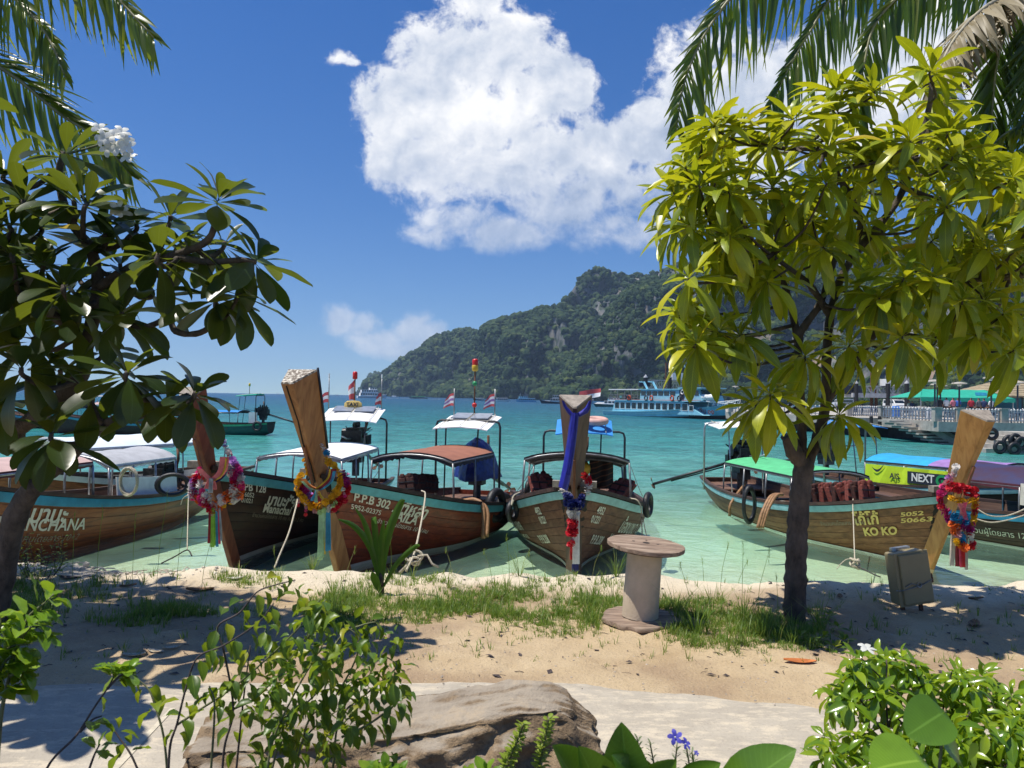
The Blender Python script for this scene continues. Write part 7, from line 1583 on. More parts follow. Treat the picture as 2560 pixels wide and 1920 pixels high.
# ------------------------------------------------------------------ stones, litter, driftwood on the bank
R = random.Random(53)
def stone(px, py_, s, label, mt='grey'):
    p = ground(px, py_); m = MB(); V, Fc = ICO[2]; sx, sy, sz = s * R.uniform(.9, 1.4), s * R.uniform(.8, 1.1), s * R.uniform(.6, .9)
    m.add([Vector((v[0] * sx, v[1] * sy, v[2] * sz)) * (1 + .3 * noise.noise(Vector(v) * 1.7 + Vector((px, 0, 0)))) for v in V], Fc); o = m.build('stone', SM[mt], None); o.location = (p.x, p.y, ground_z(p.x, p.y) + s * .35); tag(o, label, 'stone', 'stones on the sand bank')
SM = dict(grey=pmat('coral_stone', (.42, .36, .29), .9, .25, 14, bump=.6), pale=pmat('pale_coral_stone', (.62, .56, .47), .9, .2, 14, bump=.6))
for px, py_, s, la, mt in ((283, 1404, .075, 'largest brown stone on the bank at left', 'grey'), (262, 1412, .05, 'brown stone left of the largest one', 'grey'), (240, 1418, .045, 'pale stone near the weeds', 'pale'), (215, 1424, .04, 'small pale stone by the weeds', 'pale'), (305, 1421, .05, 'pale flat stone right of the largest one', 'pale'), (330, 1424, .04, 'small stone before the driftwood', 'grey'), (190, 1420, .04, 'leftmost pale stone on the bank', 'pale'), (560, 1436, .035, 'small pale stone below the dark red bow', 'pale')): stone(px, py_, s, la, mt)
m = MB()
for k in range(90):
    px, py_ = R.uniform(120, 480), R.uniform(1404, 1440); p = ground(px, py_); p.z = ground_z(p.x, p.y) + .02; a = R.uniform(-.5, .5); L = R.uniform(.05, .28)
    d = Vector((math.cos(a), math.sin(a), R.uniform(-.1, .25))); m.tube([p - d * L / 2, p + Vector((0, 0, R.uniform(0, .03))), p + d * L / 2], R.uniform(.003, .008), 4)
for k in range(160):
    px, py_ = R.uniform(60, 560), R.uniform(1404, 1446); p = ground(px, py_); m.ico((p.x, p.y, ground_z(p.x, p.y) + .005), R.uniform(.008, .03), 1, 0, .3, (1, 1, .6))
tag(m.build('coral_rubble', SM['pale'], None), 'coral rubble and driftwood twigs along the left bank', 'rubble', None, 'stuff')
m = MB(); mp = MB()
for k in range(420):
    px, py_ = R.uniform(0, 2560), 1445 + 250 * R.random() ** 1.3; p = ground(px, py_)
    if p.y > bank_edge(p.x): continue
    p.z = ground_z(p.x, p.y) + .004; a = R.uniform(0, 6.28); L = R.uniform(.015, .09); d = Vector((math.cos(a), math.sin(a), R.uniform(-.1, .2)))
    if k % 3: m.tube([p - d * L / 2, p + Vector((R.uniform(-.01, .01), 0, .006)), p + d * L / 2], R.uniform(.0012, .003), 4)
    else:
        s = Vector((-d.y, d.x, 0)) * L * .28; m.add([p - d * L * .5, p + s + Vector((0, 0, .01)), p + d * L * .5, p - s + Vector((0, 0, .006))], [(0, 1, 2, 3)])
for k in range(700):
    px, py_ = R.uniform(0, 2560), 1440 + 330 * R.random(); p = ground(px, py_)
    if p.y > bank_edge(p.x): continue
    mp.ico((p.x, p.y, ground_z(p.x, p.y) + (.02 if p.y < path_edge(p.x) else 0)), R.uniform(.003, .011), 1, 0, .25, (1, 1, .6))
tag(m.build('leaf_litter', M['twig_dark'], None), 'dark twigs and leaf scraps scattered on the sand', 'litter', None, 'stuff'); tag(mp.build('pebbles', SM['grey'], None), 'small pebbles and coral bits scattered on the sand', 'pebbles', None, 'stuff')
def dead_leaf(px, py_, L, label, mt='dryleaf', rz=0., curl=.5, z=.0):
    p = ground(px, py_); m = MB(); G = []
    for i in range(8):
        k = i / 7; w_ = .2 * math.sin(PI * min(.99, .05 + .93 * k)) ** .8; G.append([Vector(((k - .5) * L, j * w_ * L, .02 + curl * L * (abs(j) * .25 + (k - .5) ** 2 * .8))) for j in (-1, -.5, 0, .5, 1)])
    m.sheet(G, .003); o = m.build('dead_leaf', M[mt], None, smooth=True); o.location = (p.x, p.y, ground_z(p.x, p.y) + z - .014); o.rotation_euler = (0, 0, rz); tag(o, label, 'leaf', 'fallen leaves on the sand')
dead_leaf(2000, 1662, .24, 'orange fallen leaf on the sand in front of the tree', 'orangeleaf', -.12, .15)
for px, py_, L, la, mt, rz in ((500, 1476, .34, 'large dark curled leaf on the shaded sand', 'dryleaf', .1), (175, 1448, .3, 'dark curled leaf under the plumeria', 'twig_dark', -.1), (225, 1452, .14, 'bluish flat leaf under the plumeria', 'pipe_grey', .3), (320, 1470, .2, 'brown leaf on the shaded sand, far left', 'dryleaf', .6), (335, 1640, .2, 'pale dead leaf on the sand near the path', 'rope', .2), (390, 1628, .2, 'second pale dead leaf near the path', 'rope', -.4), (430, 1622, .16, 'third pale dead leaf near the path', 'rope', .5), (588, 1450, .22, 'white bleached leaf on the bank below the dark red bow', 'deckwhite', .3), (1245, 1493, .14, 'small pinkish leaf in the grass', 'dryleaf', .2), (1490, 1505, .22, 'brown leaf in the grass left of the reel', 'dryleaf', -.5), (2435, 1558, .3, 'dark curled leaf standing in the shaded sand, right', 'dryleaf', .9), (1385, 1532, .16, 'brown leaf at the front of the grass', 'dryleaf', .1), (2100, 1500, .18, 'small brown leaf right of the tree trunk', 'dryleaf', 1.2), (2440, 1500, .22, 'brown twig like leaf on the lit sand', 'dryleaf', .2)): dead_leaf(px, py_, L * .8, la, mt, rz, .28)
# ------------------------------------------------------------------ grass
def blade(V, Fc, p, d, h, w_, bend):
    s = Vector((-d.y, d.x, 0)) * w_; o = len(V); a = p + Vector((0, 0, h * .55)) + d * bend * .35; b = p + Vector((0, 0, h)) + d * bend
    V += [p - s, p + s, a + s * .75, a - s * .75, b]; Fc += [(o, o + 1, o + 2, o + 3), (o + 3, o + 2, o + 4)]
def grass(name, label, n, region, hh, seed, tuft=6, w0=.0035):
    R = random.Random(seed); V = []; Fc = []; k = 0; tries = 0
    while k < n and tries < n * 20:
        tries += 1; px, py_, wgt = region(R)
        if R.random() > wgt: continue
        p = ground(px, py_); 
        if p.y > bank_edge(p.x) + .1: continue
        k += 1; hs = R.uniform(*hh) * (.6 + .9 * max(0, .5 + fbm(p.x * 2, p.y * 2, seed, 2)))
        for j in range(tuft):
            a = R.uniform(0, 6.28); d = Vector((math.cos(a), math.sin(a), 0)); q_ = p + d * R.uniform(0, .035); q_.z = ground_z(q_.x, q_.y) - .005; h = hs * R.uniform(.5, 1.15); blade(V, Fc, q_, d, h, w0 * R.uniform(.7, 1.3), h * R.uniform(.2, .9))
    me = bpy.data.meshes.new(name); me.from_pydata(V, [], Fc); me.materials.append(M['grass']); me.uv_layers.new(name='UVMap'); me.update(); tag(link(name, me), label, 'grass', None, 'stuff')
def reg_main(R):
    px = R.uniform(760, 2060); py_ = R.uniform(1438, 1668)
    if px < 1640:
        c = interp(px, [(760, 1520), (900, 1510), (1100, 1500), (1300, 1520), (1500, 1520), (1640, 1530)]); hw = interp(px, [(760, 40), (900, 70), (1000, 62), (1150, 55), (1300, 78), (1500, 66), (1640, 50)])
    else:
        c = interp(px, [(1640, 1540), (1750, 1560), (1850, 1580), (1960, 1585), (2060, 1570)]); hw = interp(px, [(1640, 60), (1750, 70), (1850, 72), (1960, 60), (2060, 55)])
    d = abs(py_ - c) / hw; g_ = ground(px, py_); pn = .5 + fbm(g_.x * 1.6, g_.y * 1.6, 8, 3) * 1.3
    if ((px - 1600) / 105) ** 2 + ((py_ - 1560) / 34) ** 2 < 1: return px, py_, 0
    return px, py_, max(0, 1.1 - d) * max(.04, pn)
def reg_sparse(R): return R.uniform(20, 2560), R.uniform(1442, 1660), .12 if R.random() < .6 else .03
def reg_left(R):
    px, py_ = R.uniform(-40, 700), R.uniform(1440, 1570); g_ = ground(px, py_); return px, py_, max(0, fbm(g_.x * 1.1 + 3, g_.y * 1.4, 2, 3)) * 1.6 + (.5 if px < 130 else 0)
grass('short_grass', 'low green grass in front of the beached boats', 5600, reg_main, (.03, .07), 3, 8, .0028); grass('tall_grass', 'longer grass tufts in front of the beached boats', 330, reg_main, (.09, .2), 4, 9, .003); grass('sparse_grass', 'scattered sparse grass on the sand', 420, reg_sparse, (.03, .09), 5, 5); grass('shaded_grass', 'dark grass in the shade of the plumeria', 900, reg_left, (.05, .12), 6, 7)
V = []; Fc = []; Rg = random.Random(9)
for px, py_, nb, hh in ((1540, 1452, 26, .34), (2400, 1440, 34, .36), (780, 1432, 26, .2), (1655, 1640, 1, .1), (1740, 1590, 40, .42), (1905, 1600, 40, .34), (1860, 1560, 30, .30), (1300, 1450, 18, .3), (1030, 1440, 16, .2), (600, 1470, 20, .2), (1780, 1540, 30, .3), (2050, 1570, 30, .3), (1690, 1555, 26, .32), (1120, 1470, 20, .25), (2330, 1440, 14, .26), (2460, 1448, 14, .25)):
    p0 = ground(px, py_)
    for k in range(nb):
        a = Rg.uniform(0, 6.28); d = Vector((math.cos(a), math.sin(a) * .6, 0)); q_ = p0 + d * Rg.uniform(0, .05); q_.z = ground_z(q_.x, q_.y); h = hh * Rg.uniform(.5, 1.1); blade(V, Fc, q_, d, h, .0055, h * Rg.uniform(.3, 1.1))
# seed stalks rising against the water
for px, py_, h in ((1275, 1480, .62), (690, 1440, .3), (1340, 1470, .4), (1890, 1540, .62), (1855, 1520, .58), (1800, 1480, .5), (1840, 1450, .42), (1760, 1445, .36), (1945, 1560, .45), (180, 1470, .75), (240, 1470, .8), (330, 1470, .7), (390, 1480, .95), (440, 1470, .9), (500, 1500, .6), (1130, 1450, .28), (1230, 1450, .3), (1480, 1450, .35), (860, 1470, .4), (980, 1470, .5), (1000, 1475, .45), (2180, 1450, .2), (1730, 1560, .5)):
    p0 = ground(px, py_); p0.z = ground_z(p0.x, p0.y); b = Vector((Rg.uniform(-.08, .08), Rg.uniform(-.05, .05), 0)); q_ = p0 + Vector((0, 0, h)) + b * 1.5; o = len(V); s = Vector((.0022, 0, 0)); mid = p0.lerp(q_, .5) + b * -.3
    V += [p0 - s, p0 + s, mid + s, mid - s, q_ + s * .7, q_ - s * .7]; Fc += [(o, o + 1, o + 2, o + 3), (o + 3, o + 2, o + 4, o + 5)]
    for k in range(12):
        a = Rg.uniform(0, 6.28); d = Vector((math.cos(a), math.sin(a), 0)); z = Rg.uniform(-.12, .02); blade(V, Fc, q_ + Vector((0, 0, z * (1 if h > .5 else .5))), d, .04, .002, .03)
me = bpy.data.meshes.new('grass_tufts'); me.from_pydata([tuple(v) for v in V], [], Fc); me.materials.append(M['grass']); me.uv_layers.new(name='UVMap'); tag(link('grass_tufts', me), 'tall grass tufts and seed stalks along the bank', 'grass', None, 'stuff')
# ------------------------------------------------------------------ plants
R = random.Random(61)
base = ground(955, 1480); sp = thing('coconut_seedling', 'young coconut seedling with pleated upright leaves in front of the mahogany boat', 'plant', (base.x, base.y, 0)); Y = base.y
def pblade(pts, wpx, Y, root, mt, name='leaf', fold=.35):
    c = catmull([Vector((a, b, 0)) for a, b in pts], 6); G = []
    for i, p in enumerate(c):
        k = i / (len(c) - 1); w_ = max(1.0, wpx * (math.sin(PI * (.06 + .92 * k)) ** .7)) / 2; t_ = (c[min(i + 1, len(c) - 1)] - c[max(i - 1, 0)]).normalized(); nx, ny = -t_.y, t_.x; row = []
        for j in (-1, -.5, 0, .5, 1): q_ = at(p.x + nx * w_ * j, p.y + ny * w_ * j, Y + abs(j) * w_ / FPX * Y * fold - .12 * k); row.append(q_ - root.location)
        G.append(row)
    m = MB(); m.sheet(G, .003, 0, (0, 1, 0)); me_o = m.build(name, mt, root, smooth=True); me_o.data.uv_layers.new(name='UVMap'); return me_o
for pts, w_ in (([(953, 1478), (958, 1400), (972, 1330), (1000, 1262), (1012, 1250)], 21), ([(950, 1470), (944, 1390), (938, 1330), (935, 1295), (940, 1310)], 16), ([(950, 1470), (938, 1400), (912, 1345), (880, 1312), (846, 1298)], 16), ([(950, 1460), (932, 1390), (922, 1340), (908, 1300), (888, 1270)], 14), ([(957, 1470), (985, 1420), (1010, 1390), (1040, 1366), (1050, 1364)], 14), ([(955, 1465), (952, 1400), (955, 1340), (960, 1300)], 16)): pblade(pts, w_, Y, sp, M['sprout'])
pblade([(950, 1480), (938, 1450), (930, 1430)], 20, Y - .03, sp, M['sprout'], 'sheath'); m = MB(); m.tube(rel(sp, [at(954, 1484, Y), at(953, 1440, Y), at(953, 1400, Y)]), [.03, .024, .018], 8); m.build('stem', M['twig_dark'], sp, smooth=True)
def shrub(root, stems, meshes, n_leaf, L, droop, start=.25, smat='twig', r0=.006, spread=1.0, fo=None, side=.0, r1=.002, lv=(.7, 1.2)):
    for st_ in stems:
        c = catmull([at(*p) for p in st_], 6); m = MB(); m.tube(rel(root, c), [lerp(r0, r1, i / (len(c) - 1)) for i in range(len(c))], 5); m.build('stem', M[smat], root, smooth=True)
        tot = len(c) - 1
        for i in range(n_leaf):
            k = start + (1 - start) * ((i + R.random()) / n_leaf); j = min(tot - 1, int(k * tot)); p = c[j].lerp(c[j + 1], k * tot - j); tg = (c[j + 1] - c[j]).normalized(); a = i * 2.4 + R.uniform(-.5, .5)
            e1 = tg.orthogonal().normalized(); e2 = tg.cross(e1); out = e1 * math.cos(a) + e2 * math.sin(a); d = (out * spread + tg * .45 + Vector((0, 0, -droop * R.uniform(.5, 1.4)))).normalized(); s = L * R.uniform(*lv) * lerp(1.1, .75, k)
            q_ = p + out * side * R.random(); fo.add(orient(q_, d, Vector((0, 0, 1)) * .8 + tg * .5 + Vector((R.uniform(-.3, .3), R.uniform(-.3, .3), 0)), s), R.choice(meshes))
ova = lambda t: .25 * math.sin(PI * min(.999, t) ** 1.15) ** .75 + .004
CH = [leaf_mesh('chilli_leaf', lambda t: .21 * math.sin(PI * min(.999, t) ** .8) ** .85 + .003, M['chili'], 6, f, c, .12, wav=.12) for f, c in ((.3, .25), (.5, .45), (.2, .1))]
LM = [leaf_mesh('shrub_leaf', lambda t: .235 * math.sin(PI * min(.999, t) ** 1.2) ** .7 + .004, M['lime'], 6, f, c, .08, wav=.14) for f, c in ((.15, .18), (.3, .3), (.1, .05))]
GL = [leaf_mesh('glossy_leaf', lambda t: .17 * math.sin(PI * min(.999, t) ** .9) ** .85 + .003, M['glossy'], 6, f, c, .06) for f, c in ((.25, .25), (.35, .5), (.2, .12))]
def px3(pts, Y, dy=0.): return [(a, b, Y + dy * i) for i, (a, b) in enumerate(pts)]
b0 = at(560, 2250, 2.35); ch = thing('chilli_bush', 'straggly chilli bush with drooping leaves in the centre left foreground', 'bush', (b0.x, b0.y, .36)); fo = Foliage(ch)
k1 = lambda pts: [(x / 2.572, 1380 + y / 2.572) for x, y in pts]; k2 = lambda pts: [(760 + x / 2.765, 1380 + y / 2.765) for x, y in pts]
ST = [k1(p) for p in ([(1080, 1700), (1090, 1280), (1140, 1100), (1195, 880), (1270, 680), (1440, 600), (1660, 455), (1760, 330)], [(1420, 1700), (1440, 1280), (1500, 1010), (1440, 640), (1400, 480), (1540, 390), (1650, 260), (1760, 215), (1900, 180)], [(1500, 1600), (1560, 1000), (1610, 600)], [(1090, 1700), (1060, 1240), (1000, 1000), (935, 860), (750, 740)], [(1000, 1700), (860, 1340), (770, 1200), (690, 1080)], [(1350, 1500), (1380, 1000), (1345, 860)], [(1140, 1110), (1290, 1010), (1500, 870), (1700, 700), (1850, 560), (1980, 420), (2060, 300)], [(1500, 1010), (1640, 940), (1780, 800), (1900, 640), (2000, 500)], [(1700, 1600), (1800, 1200), (1850, 1050), (1960, 980), (2080, 860), (2150, 760)], [(1850, 1600), (1900, 1300), (2000, 1150), (2110, 1060), (2200, 1000)], [(1700, 1500), (1760, 1200), (1900, 900), (2050, 640), (2120, 520)])]
ST += [k2(p) for p in ([(-60, 1500), (40, 1150), (200, 1020), (350, 760), (380, 600), (300, 520)], [(200, 1500), (250, 1150), (450, 965), (590, 850), (640, 780), (560, 720)], [(260, 1280), (430, 1200), (560, 1110), (650, 1030), (700, 1000)], [(60, 900), (180, 700), (280, 560), (420, 500), (520, 480)], [(30, 600), (90, 420), (150, 330)], [(560, 1700), (570, 1500), (560, 1380)])]
for i, st_ in enumerate(ST):
    Y0 = 2.3 + .05 * ((i * 7) % 5); dense = i not in (3, 4, 5)
    shrub(ch, [px3(st_, Y0, .01)], CH, 21 if dense else 9, .086 if i < 6 else .072, .95, .22 if dense else .4, 'twig_dark' if i in (0, 1, 2, 4) else 'twig', .0042, .75, fo, .03)
for k in range(90):
    px, py_ = R.uniform(620, 1010), R.uniform(1450, 1900)
    if px > interp(py_, [(1450, 850), (1560, 1000), (1700, 1000), (1760, 900), (1900, 940)]) or px < interp(py_, [(1450, 690), (1600, 640), (1900, 560)]): continue
    p = at(px, py_, R.uniform(2.2, 2.6)); rosette(fo, p, (R.uniform(-.4, .4), R.uniform(-.4, .2), 1), 5, .062, CH, 40, 120, .8, 1., .3, R)
fo.flush()
b0 = at(20, 2300, 2.1); ls = thing('garden_shrub', 'bright lime green shrub with toothed leaves at the left edge', 'shrub', (b0.x, b0.y, .36)); fo = Foliage(ls)
kl = lambda pts: [(x / 4.6075, 1420 + y / 4.6075) for x, y in pts]
for pts, n in (([(-40, 2300), (20, 1650), (110, 1250), (230, 820), (330, 560), (520, 400), (620, 300)], 34), ([(-60, 2200), (-40, 1300), (-10, 800), (20, 520)], 26), ([(110, 1250), (200, 1190), (290, 1190)], 12), ([(30, 1000), (150, 900), (330, 880)], 12), ([(-40, 1250), (60, 1080), (170, 1010)], 12), ([(60, 1480), (110, 1400), (230, 1330)], 12), ([(-120, 1500), (-60, 1100), (-80, 700)], 20), ([(230, 820), (330, 700), (440, 630)], 10)): shrub(ls, [px3(kl(pts), 2.05, .01)], LM, n, .095, .15, .2, 'twig', .006, .9, fo, .012)
fo.flush()
b0 = at(120, 2200, 2.15); l2 = thing('garden_shrub', 'single bent twig with a tuft of lime leaves near the left foreground', 'shrub', (b0.x, b0.y, .36)); fo = Foliage(l2)
for pts, n, st0 in (([(60, 2100), (115, 1925), (190, 1840), (235, 1770), (268, 1722), (285, 1690), (290, 1665)], 26, .8), ([(268, 1722), (300, 1690), (330, 1680)], 10, .2), ([(210, 1960), (235, 1890), (250, 1860)], 5, .5), ([(200, 1830), (230, 1800), (255, 1790)], 4, .3)): shrub(l2, [px3(pts, 2.15, .005)], LM, n, .075, .2, st0, 'twig_dark', .004, .8, fo, .008)
fo.flush()
b0 = at(2400, 2300, 2.7); gs = thing('glossy_shrub', 'dense glossy green shrub with drooping leaves at the lower right corner', 'shrub', (b0.x, b0.y, .36)); fo = Foliage(gs); k = 0
stem0 = [at(2400 + dx, 2150, 2.7) for dx in (-120, 0, 140)]
while k < 235:
    px, py_ = R.uniform(2040, 2680), R.uniform(1600, 1990); top = interp(px, [(2040, 1800), (2060, 1700), (2090, 1648), (2150, 1618), (2230, 1605), (2290, 1650), (2340, 1685), (2400, 1655), (2480, 1645), (2560, 1665), (2680, 1700)])
    if py_ < top or (px < 2200 and 1752 < py_ < 1800) or (px < 2120 and py_ > 1745 and py_ < 1815) or (px < 2080 and py_ > 1880): continue
    Y0 = R.uniform(2.35, 2.75) + .35 * smooth01((1900 - py_) / 300); p = at(px, py_ + 12, Y0); k += 1
    rosette(fo, p, (R.uniform(-.5, .4), R.uniform(-.6, .2), 1), 9, .088, GL, 25, 115, .75, 1., .25, R)
    if k % 4 == 0: 
        s0 = stem0[k % 3]; m = MB(); m.tube(rel(gs, catmull([s0, s0.lerp(p, .6) + Vector((R.uniform(-.08, .08), R.uniform(-.05, .05), .03)), p], 4)), [.006, .0055, .005, .0045, .004, .0035, .003, .003, .0025][:9], 5); m.build('stem', M['twig_dark'], gs, smooth=True)
fo.flush()
WPT = pmat('white_petal_plain', (.8, .8, .78), .5, .05, 8); WPT2 = WP
p = at(2168, 1622, 2.65); m = blossom(gs, p, (.1, -.3, 1), .032, .4); m.build('blossom', WP, gs, smooth=True)
# pothos leaves and broad garden leaves
heart = lambda t: .45 * math.sin(PI * min(.999, t) ** .78) ** .5 + .004
vm_ = leafmat('variegated_leaf', [(0, (.16, .30, .02)), (1, (.22, .34, .03))], (.4, .52, .04), .3, .25, veins=True)
t = NT.__new__(NT)
HB = leaf_mesh('heart_leaf', heart, M['broad'], 10, .12, .12, .0); HV = leaf_mesh('heart_leaf_pale', heart, vm_, 10, .1, .1, .0)
b0 = at(2300, 2200, 1.9); po_ = thing('pothos', 'pothos with two big round leaves in front of the glossy shrub', 'plant', (b0.x, b0.y, .36)); fo = Foliage(po_)
a, b = at(2362, 1778, 1.92), at(2262, 1842, 1.86); fo.add(orient(a, b - a, (0, -.75, .65), (.135, .135, .135)), HB); a, b = at(2310, 1900, 1.82), at(2165, 1915, 1.75); fo.add(orient(a, b - a, (.1, -.45, .9), (.16, .16, .16)), HV); a, b = at(2400, 1900, 1.95), at(2352, 1845, 1.9); fo.add(orient(a, b - a, (0, -.6, .7), .08), HB); a, b = at(2420, 1905, 1.95), at(2440, 1850, 1.9); fo.add(orient(a, b - a, (0, -.6, .7), .07), HB); fo.flush()
m = MB(); m.tube(rel(po_, [at(2300, 2150, 1.9), at(2345, 1950, 1.93), at(2362, 1778, 1.92)]), .004, 5); m.tube(rel(po_, [at(2300, 2150, 1.9), at(2320, 1990, 1.85), at(2310, 1900, 1.82)]), .004, 5); m.build('stem', M['twig'], po_)
b0 = at(1600, 2250, 1.8); bp_ = thing('broad_leaf_plant', 'low plant with broad upright green leaves at the bottom edge', 'plant', (b0.x, b0.y, .36)); fo = Foliage(bp_)
BLm = [leaf_mesh('broad_leaf', lambda t: .24 * math.sin(PI * min(.999, t) ** .95) ** .7 + .003, M['broad'], 9, f, c, .0) for f, c in ((.25, .15), (.35, .05))]
for (x0, y0), (x1, y1), s_up in (((1470, 2010), (1388, 1862), (.5, -.7, .6)), ((1520, 2030), (1452, 1868), (.3, -.9, .4)), ((1580, 2030), (1552, 1822), (-.2, -.95, .2)), ((1640, 2010), (1548, 1888), (.3, -.8, .5)), ((1600, 2020), (1688, 1900), (-.3, -.8, .5)), ((1700, 2000), (1798, 1906), (-.2, -.7, .7)), ((1800, 2020), (1978, 1858), (-.4, -.6, .7)), ((1650, 2040), (1720, 1925), (0, -.9, .4))):
    a, b = at(x0, y0, 1.85), at(x1, y1, 1.78); fo.add(orient(a, b - a, s_up, (b - a).length), R.choice(BLm))
fo.flush()
# blue flowers
b0 = at(1680, 2200, 2.0); bf = thing('blue_flower_plant', 'thin grey green stems with two violet blue flowers at the bottom', 'flower', (b0.x, b0.y, .36)); fo = Foliage(bf)
BF = leafmat('violet_blue_petal', [(0, (.09, .08, .52)), (1, (.14, .13, .66))], (.2, .2, .8), .35, .6, veins=False); SL = [leaf_mesh('tiny_leaf', lambda t: .14 * math.sin(PI * min(.999, t)) ** .8 + .004, leafmat('grey_green_leaf', [(0, (.10, .16, .06)), (1, (.16, .22, .09))], (.2, .3, .08), .3, .5, veins=False), 4, .2, .2, .0)]
for pts, n in (([(1690, 2050), (1688, 1930), (1692, 1862)], 22), ([(1720, 2050), (1724, 1930), (1716, 1870)], 20), ([(1600, 2050), (1606, 1930), (1592, 1842)], 34), ([(1630, 2050), (1636, 1930), (1624, 1852)], 26), ([(1740, 2050), (1735, 1930), (1730, 1880)], 18), ([(1660, 2050), (1652, 1950), (1662, 1910)], 14)): shrub(bf, [px3(pts, 2.0)], SL, n, .022, -.3, .35, 'twig', .0028, .8, fo, .004)
fo.flush()
for px, py_, s, ax in ((1688, 1843, .020, (-.1, -.8, .5)), (1714, 1860, .017, (.5, -.5, .6)), (1741, 1883, .008, (.3, -.5, .5))): m = blossom(bf, at(px, py_, 1.98), ax, s, px); m.build('blossom', BF, bf, smooth=True); m = MB(); m.ico(rel(bf, [at(px, py_, 1.975)])[0], s * .14, 1); m.build('flower_centre', WP, bf)
b0 = at(1300, 2200, 2.05); bs = thing('basil_plant', 'two yellow green basil flower spikes in front of the boulder', 'plant', (b0.x, b0.y, .36)); fo = Foliage(bs)
YG = [leaf_mesh('bract', lambda t: .3 * math.sin(PI * min(.999, t)) ** .8 + .004, leafmat('yellow_green_bract', [(0, (.26, .36, .04)), (1, (.38, .46, .07))], (.5, .6, .06), .4, .5, veins=False), 4, .2, .1, .0)]
for pts in ([(1240, 2020), (1262, 1925), (1290, 1860), (1310, 1808)], [(1330, 2020), (1345, 1930), (1360, 1860), (1373, 1794)]): shrub(bs, [px3(pts, 2.05)], YG, 95, .026, .0, .25, 'twig', .004, 1.0, fo, .006)
for px, py_ in ((1170, 1930), (1215, 1915), (1290, 1940), (965, 1910), (1000, 1925), (940, 1915)): rosette(fo, at(px, py_ + 14, 2.05), (0, -.2, 1), 8, .06, LM, 15, 80, .1, 1., .2, R)
fo.flush()
# weeds at the foot of the plumeria
b0 = ground(95, 1446); wd = thing('weed_bush', 'small leafy weeds at the foot of the plumeria', 'weed', (b0.x, b0.y, 0)); fo = Foliage(wd); Y0 = b0.y
WL = [leaf_mesh('weed_leaf', ova, M['chili'], 4, .15, .15, .1)]
for k in range(26):
    x = R.uniform(30, 165); h = R.uniform(50, 120); shrub(wd, [px3([(95 + (x - 95) * .5, 1450), (x, 1450 - h * .5), (x + R.uniform(-14, 14), 1450 - h)], Y0 + R.uniform(-.3, .2))], WL, 14, .05, .1, .2, 'twig_dark', .003, .9, fo, .02)
fo.flush()
b0 = ground(2060, 1610); w2_ = thing('weed_bush', 'small rosette weeds right of the tree foot', 'weed', (b0.x, b0.y, 0)); fo = Foliage(w2_)
for px, py_ in ((2040, 1560), (2075, 1545), (2095, 1580), (2060, 1600), (2030, 1620), (2110, 1610), (2085, 1630), (2000, 1600)):
    p = ground(px, py_); rosette(fo, (p.x, p.y, ground_z(p.x, p.y) + .05), (0, 0, 1), 12, .09, WL, 20, 95, .1, 1., .3, R)
fo.flush()
# ------------------------------------------------------------------ people on the pier
def person_mesh(seated):
    me = bpy.data.meshes.new('person'); 
    J = dict(hip=(0, 0, .80, .135), waist=(0, 0, .95, .125), chest=(0, 0, 1.15, .15), neck=(0, 0, 1.30, .055), head0=(0, -.01, 1.40, .085), head1=(0, -.01, 1.52, .075))
    ed = [('hip', 'waist'), ('waist', 'chest'), ('chest', 'neck'), ('neck', 'head0'), ('head0', 'head1')]
    for s, n in ((1, 'L'), (-1, 'R')):
        J['sh' + n] = (s * .17, 0, 1.22, .065); J['el' + n] = (s * .22, .02 - (.06 if seated else 0), 1.0, .045); J['ha' + n] = (s * .2, -.1 if seated else -.02, .82, .035)
        ed += [('chest', 'sh' + n), ('sh' + n, 'el' + n), ('el' + n, 'ha' + n)]
        if seated: J['th' + n] = (s * .09, -.05, .76, .095); J['kn' + n] = (s * .11, -.42, .74, .065); J['ft' + n] = (s * .11, -.42, .34, .045); J['to' + n] = (s * .11, -.52, .32, .04)
        else: J['th' + n] = (s * .085, 0, .74, .095); J['kn' + n] = (s * .09, 0, .42, .065); J['ft' + n] = (s * .09, .02, .05, .045); J['to' + n] = (s * .1, -.1, .03, .035)
        ed += [('hip', 'th' + n), ('th' + n, 'kn' + n), ('kn' + n, 'ft' + n), ('ft' + n, 'to' + n)]
    ks = list(J); me.from_pydata([J[k][:3] for k in ks], [(ks.index(a), ks.index(b)) for a, b in ed], []); o = link('person_tmp', me); sk = o.modifiers.new('skin', 'SKIN'); o.modifiers.new('sub', 'SUBSURF').levels = 1
    for i, k in enumerate(ks): r_ = J[k][3]; me.skin_vertices[0].data[i].radius = (r_, r_ * (.75 if k in ('waist', 'chest', 'hip') else 1))
    me.skin_vertices[0].data[0].use_root = True
    dg = bpy.context.evaluated_depsgraph_get(); out = bpy.data.meshes.new_from_object(o.evaluated_get(dg)); bpy.data.objects.remove(o); return out
PMs = {s: person_mesh(s) for s in (False, True)}
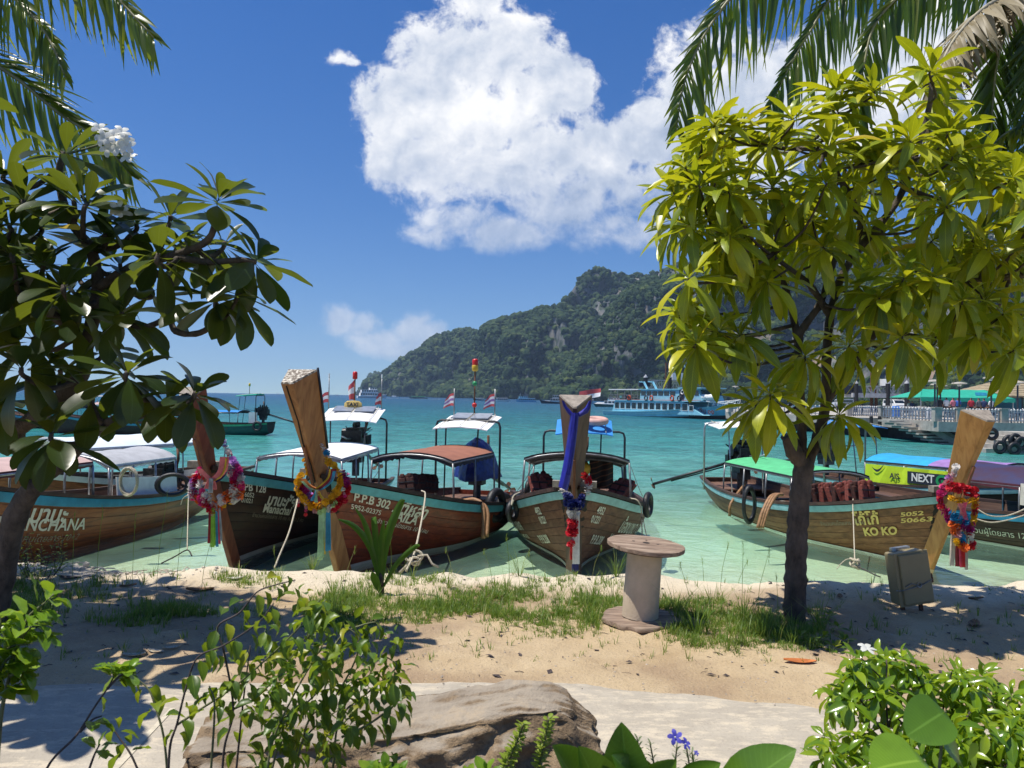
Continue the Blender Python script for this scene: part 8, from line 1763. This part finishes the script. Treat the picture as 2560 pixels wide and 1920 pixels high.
def person(label, px, Y, seated, shirt, trousers, hair, rz=0., s=.88, dz=0.):
    me = PMs[seated].copy(); me.materials.clear()
    for mt in (M['skin'], shirt, trousers, hair): me.materials.append(mt)
    for p in me.polygons:
        z = p.center.z; x = abs(p.center.x); y = p.center.y
        p.material_index = 3 if z > 1.44 or (z > 1.36 and y > .02) else 0 if z > 1.29 or (z < .95 and x > .16) else 1 if z > .86 else 2 if z > .1 else 3
    me.polygons.foreach_set('use_smooth', [True] * len(me.polygons)); q_ = at(px, 1000, Y); o = link('person', me); o.location = (q_.x, q_.y, WZ + DK + dz); o.rotation_euler = (0, 0, rz); o.scale = (s, s, s); tag(o, label, 'person', 'people on the pier')
def cm(n, c): return pmat(n, c, .8, .08, 8)
S_ = dict(w=cm('white_shirt', (.75, .75, .75)), k=cm('black_clothes', (.02, .02, .025)), b=cm('blue_shirt', (.05, .14, .5)), r=cm('red_shirt', (.42, .02, .04)), p=cm('pink_shirt', (.7, .22, .28)), g=cm('grey_shirt', (.14, .14, .15)), n=cm('navy_shirt', (.03, .05, .14)))
person('standing person in a white shirt and dark trousers under the green tent', 2273, 67, False, S_['w'], S_['k'], S_['k'], .4); person('standing person in dark clothes next to the white shirted one', 2281, 66.5, False, S_['n'], S_['k'], S_['k'], -.6)
for k, (px, sh, la) in enumerate(((2366, 'w', 'seated person in a white shirt seen over the balustrade'), (2383, 'p', 'seated person in a pink top right of the white shirt'), (2395, 'b', 'seated person in a blue shirt under the tent'), (2428, 'r', 'seated person in a dark red shirt under the tent'), (2447, 'g', 'seated person in grey right of the red shirt'), (2460, 'n', 'seated person in navy blue under the tent'), (2350, 'k', 'seated person in black beside the lamps'), (2478, 'w', 'seated person in white at the right end of the tent'))): person(la, px, 60 + (k % 3) * 1.2, True, S_[sh], S_['k'], S_['k'], PI + .3 * math.sin(k * 2), 1.0, .12)
for px, Y, la in ((2094, 74, 'person in white walking at the far end of the pier'), (2155, 70, 'person in black leaning on the left balustrade')): person(la, px, Y, False, S_['w'] if px < 2100 else S_['k'], S_['k'], S_['k'], 1.)
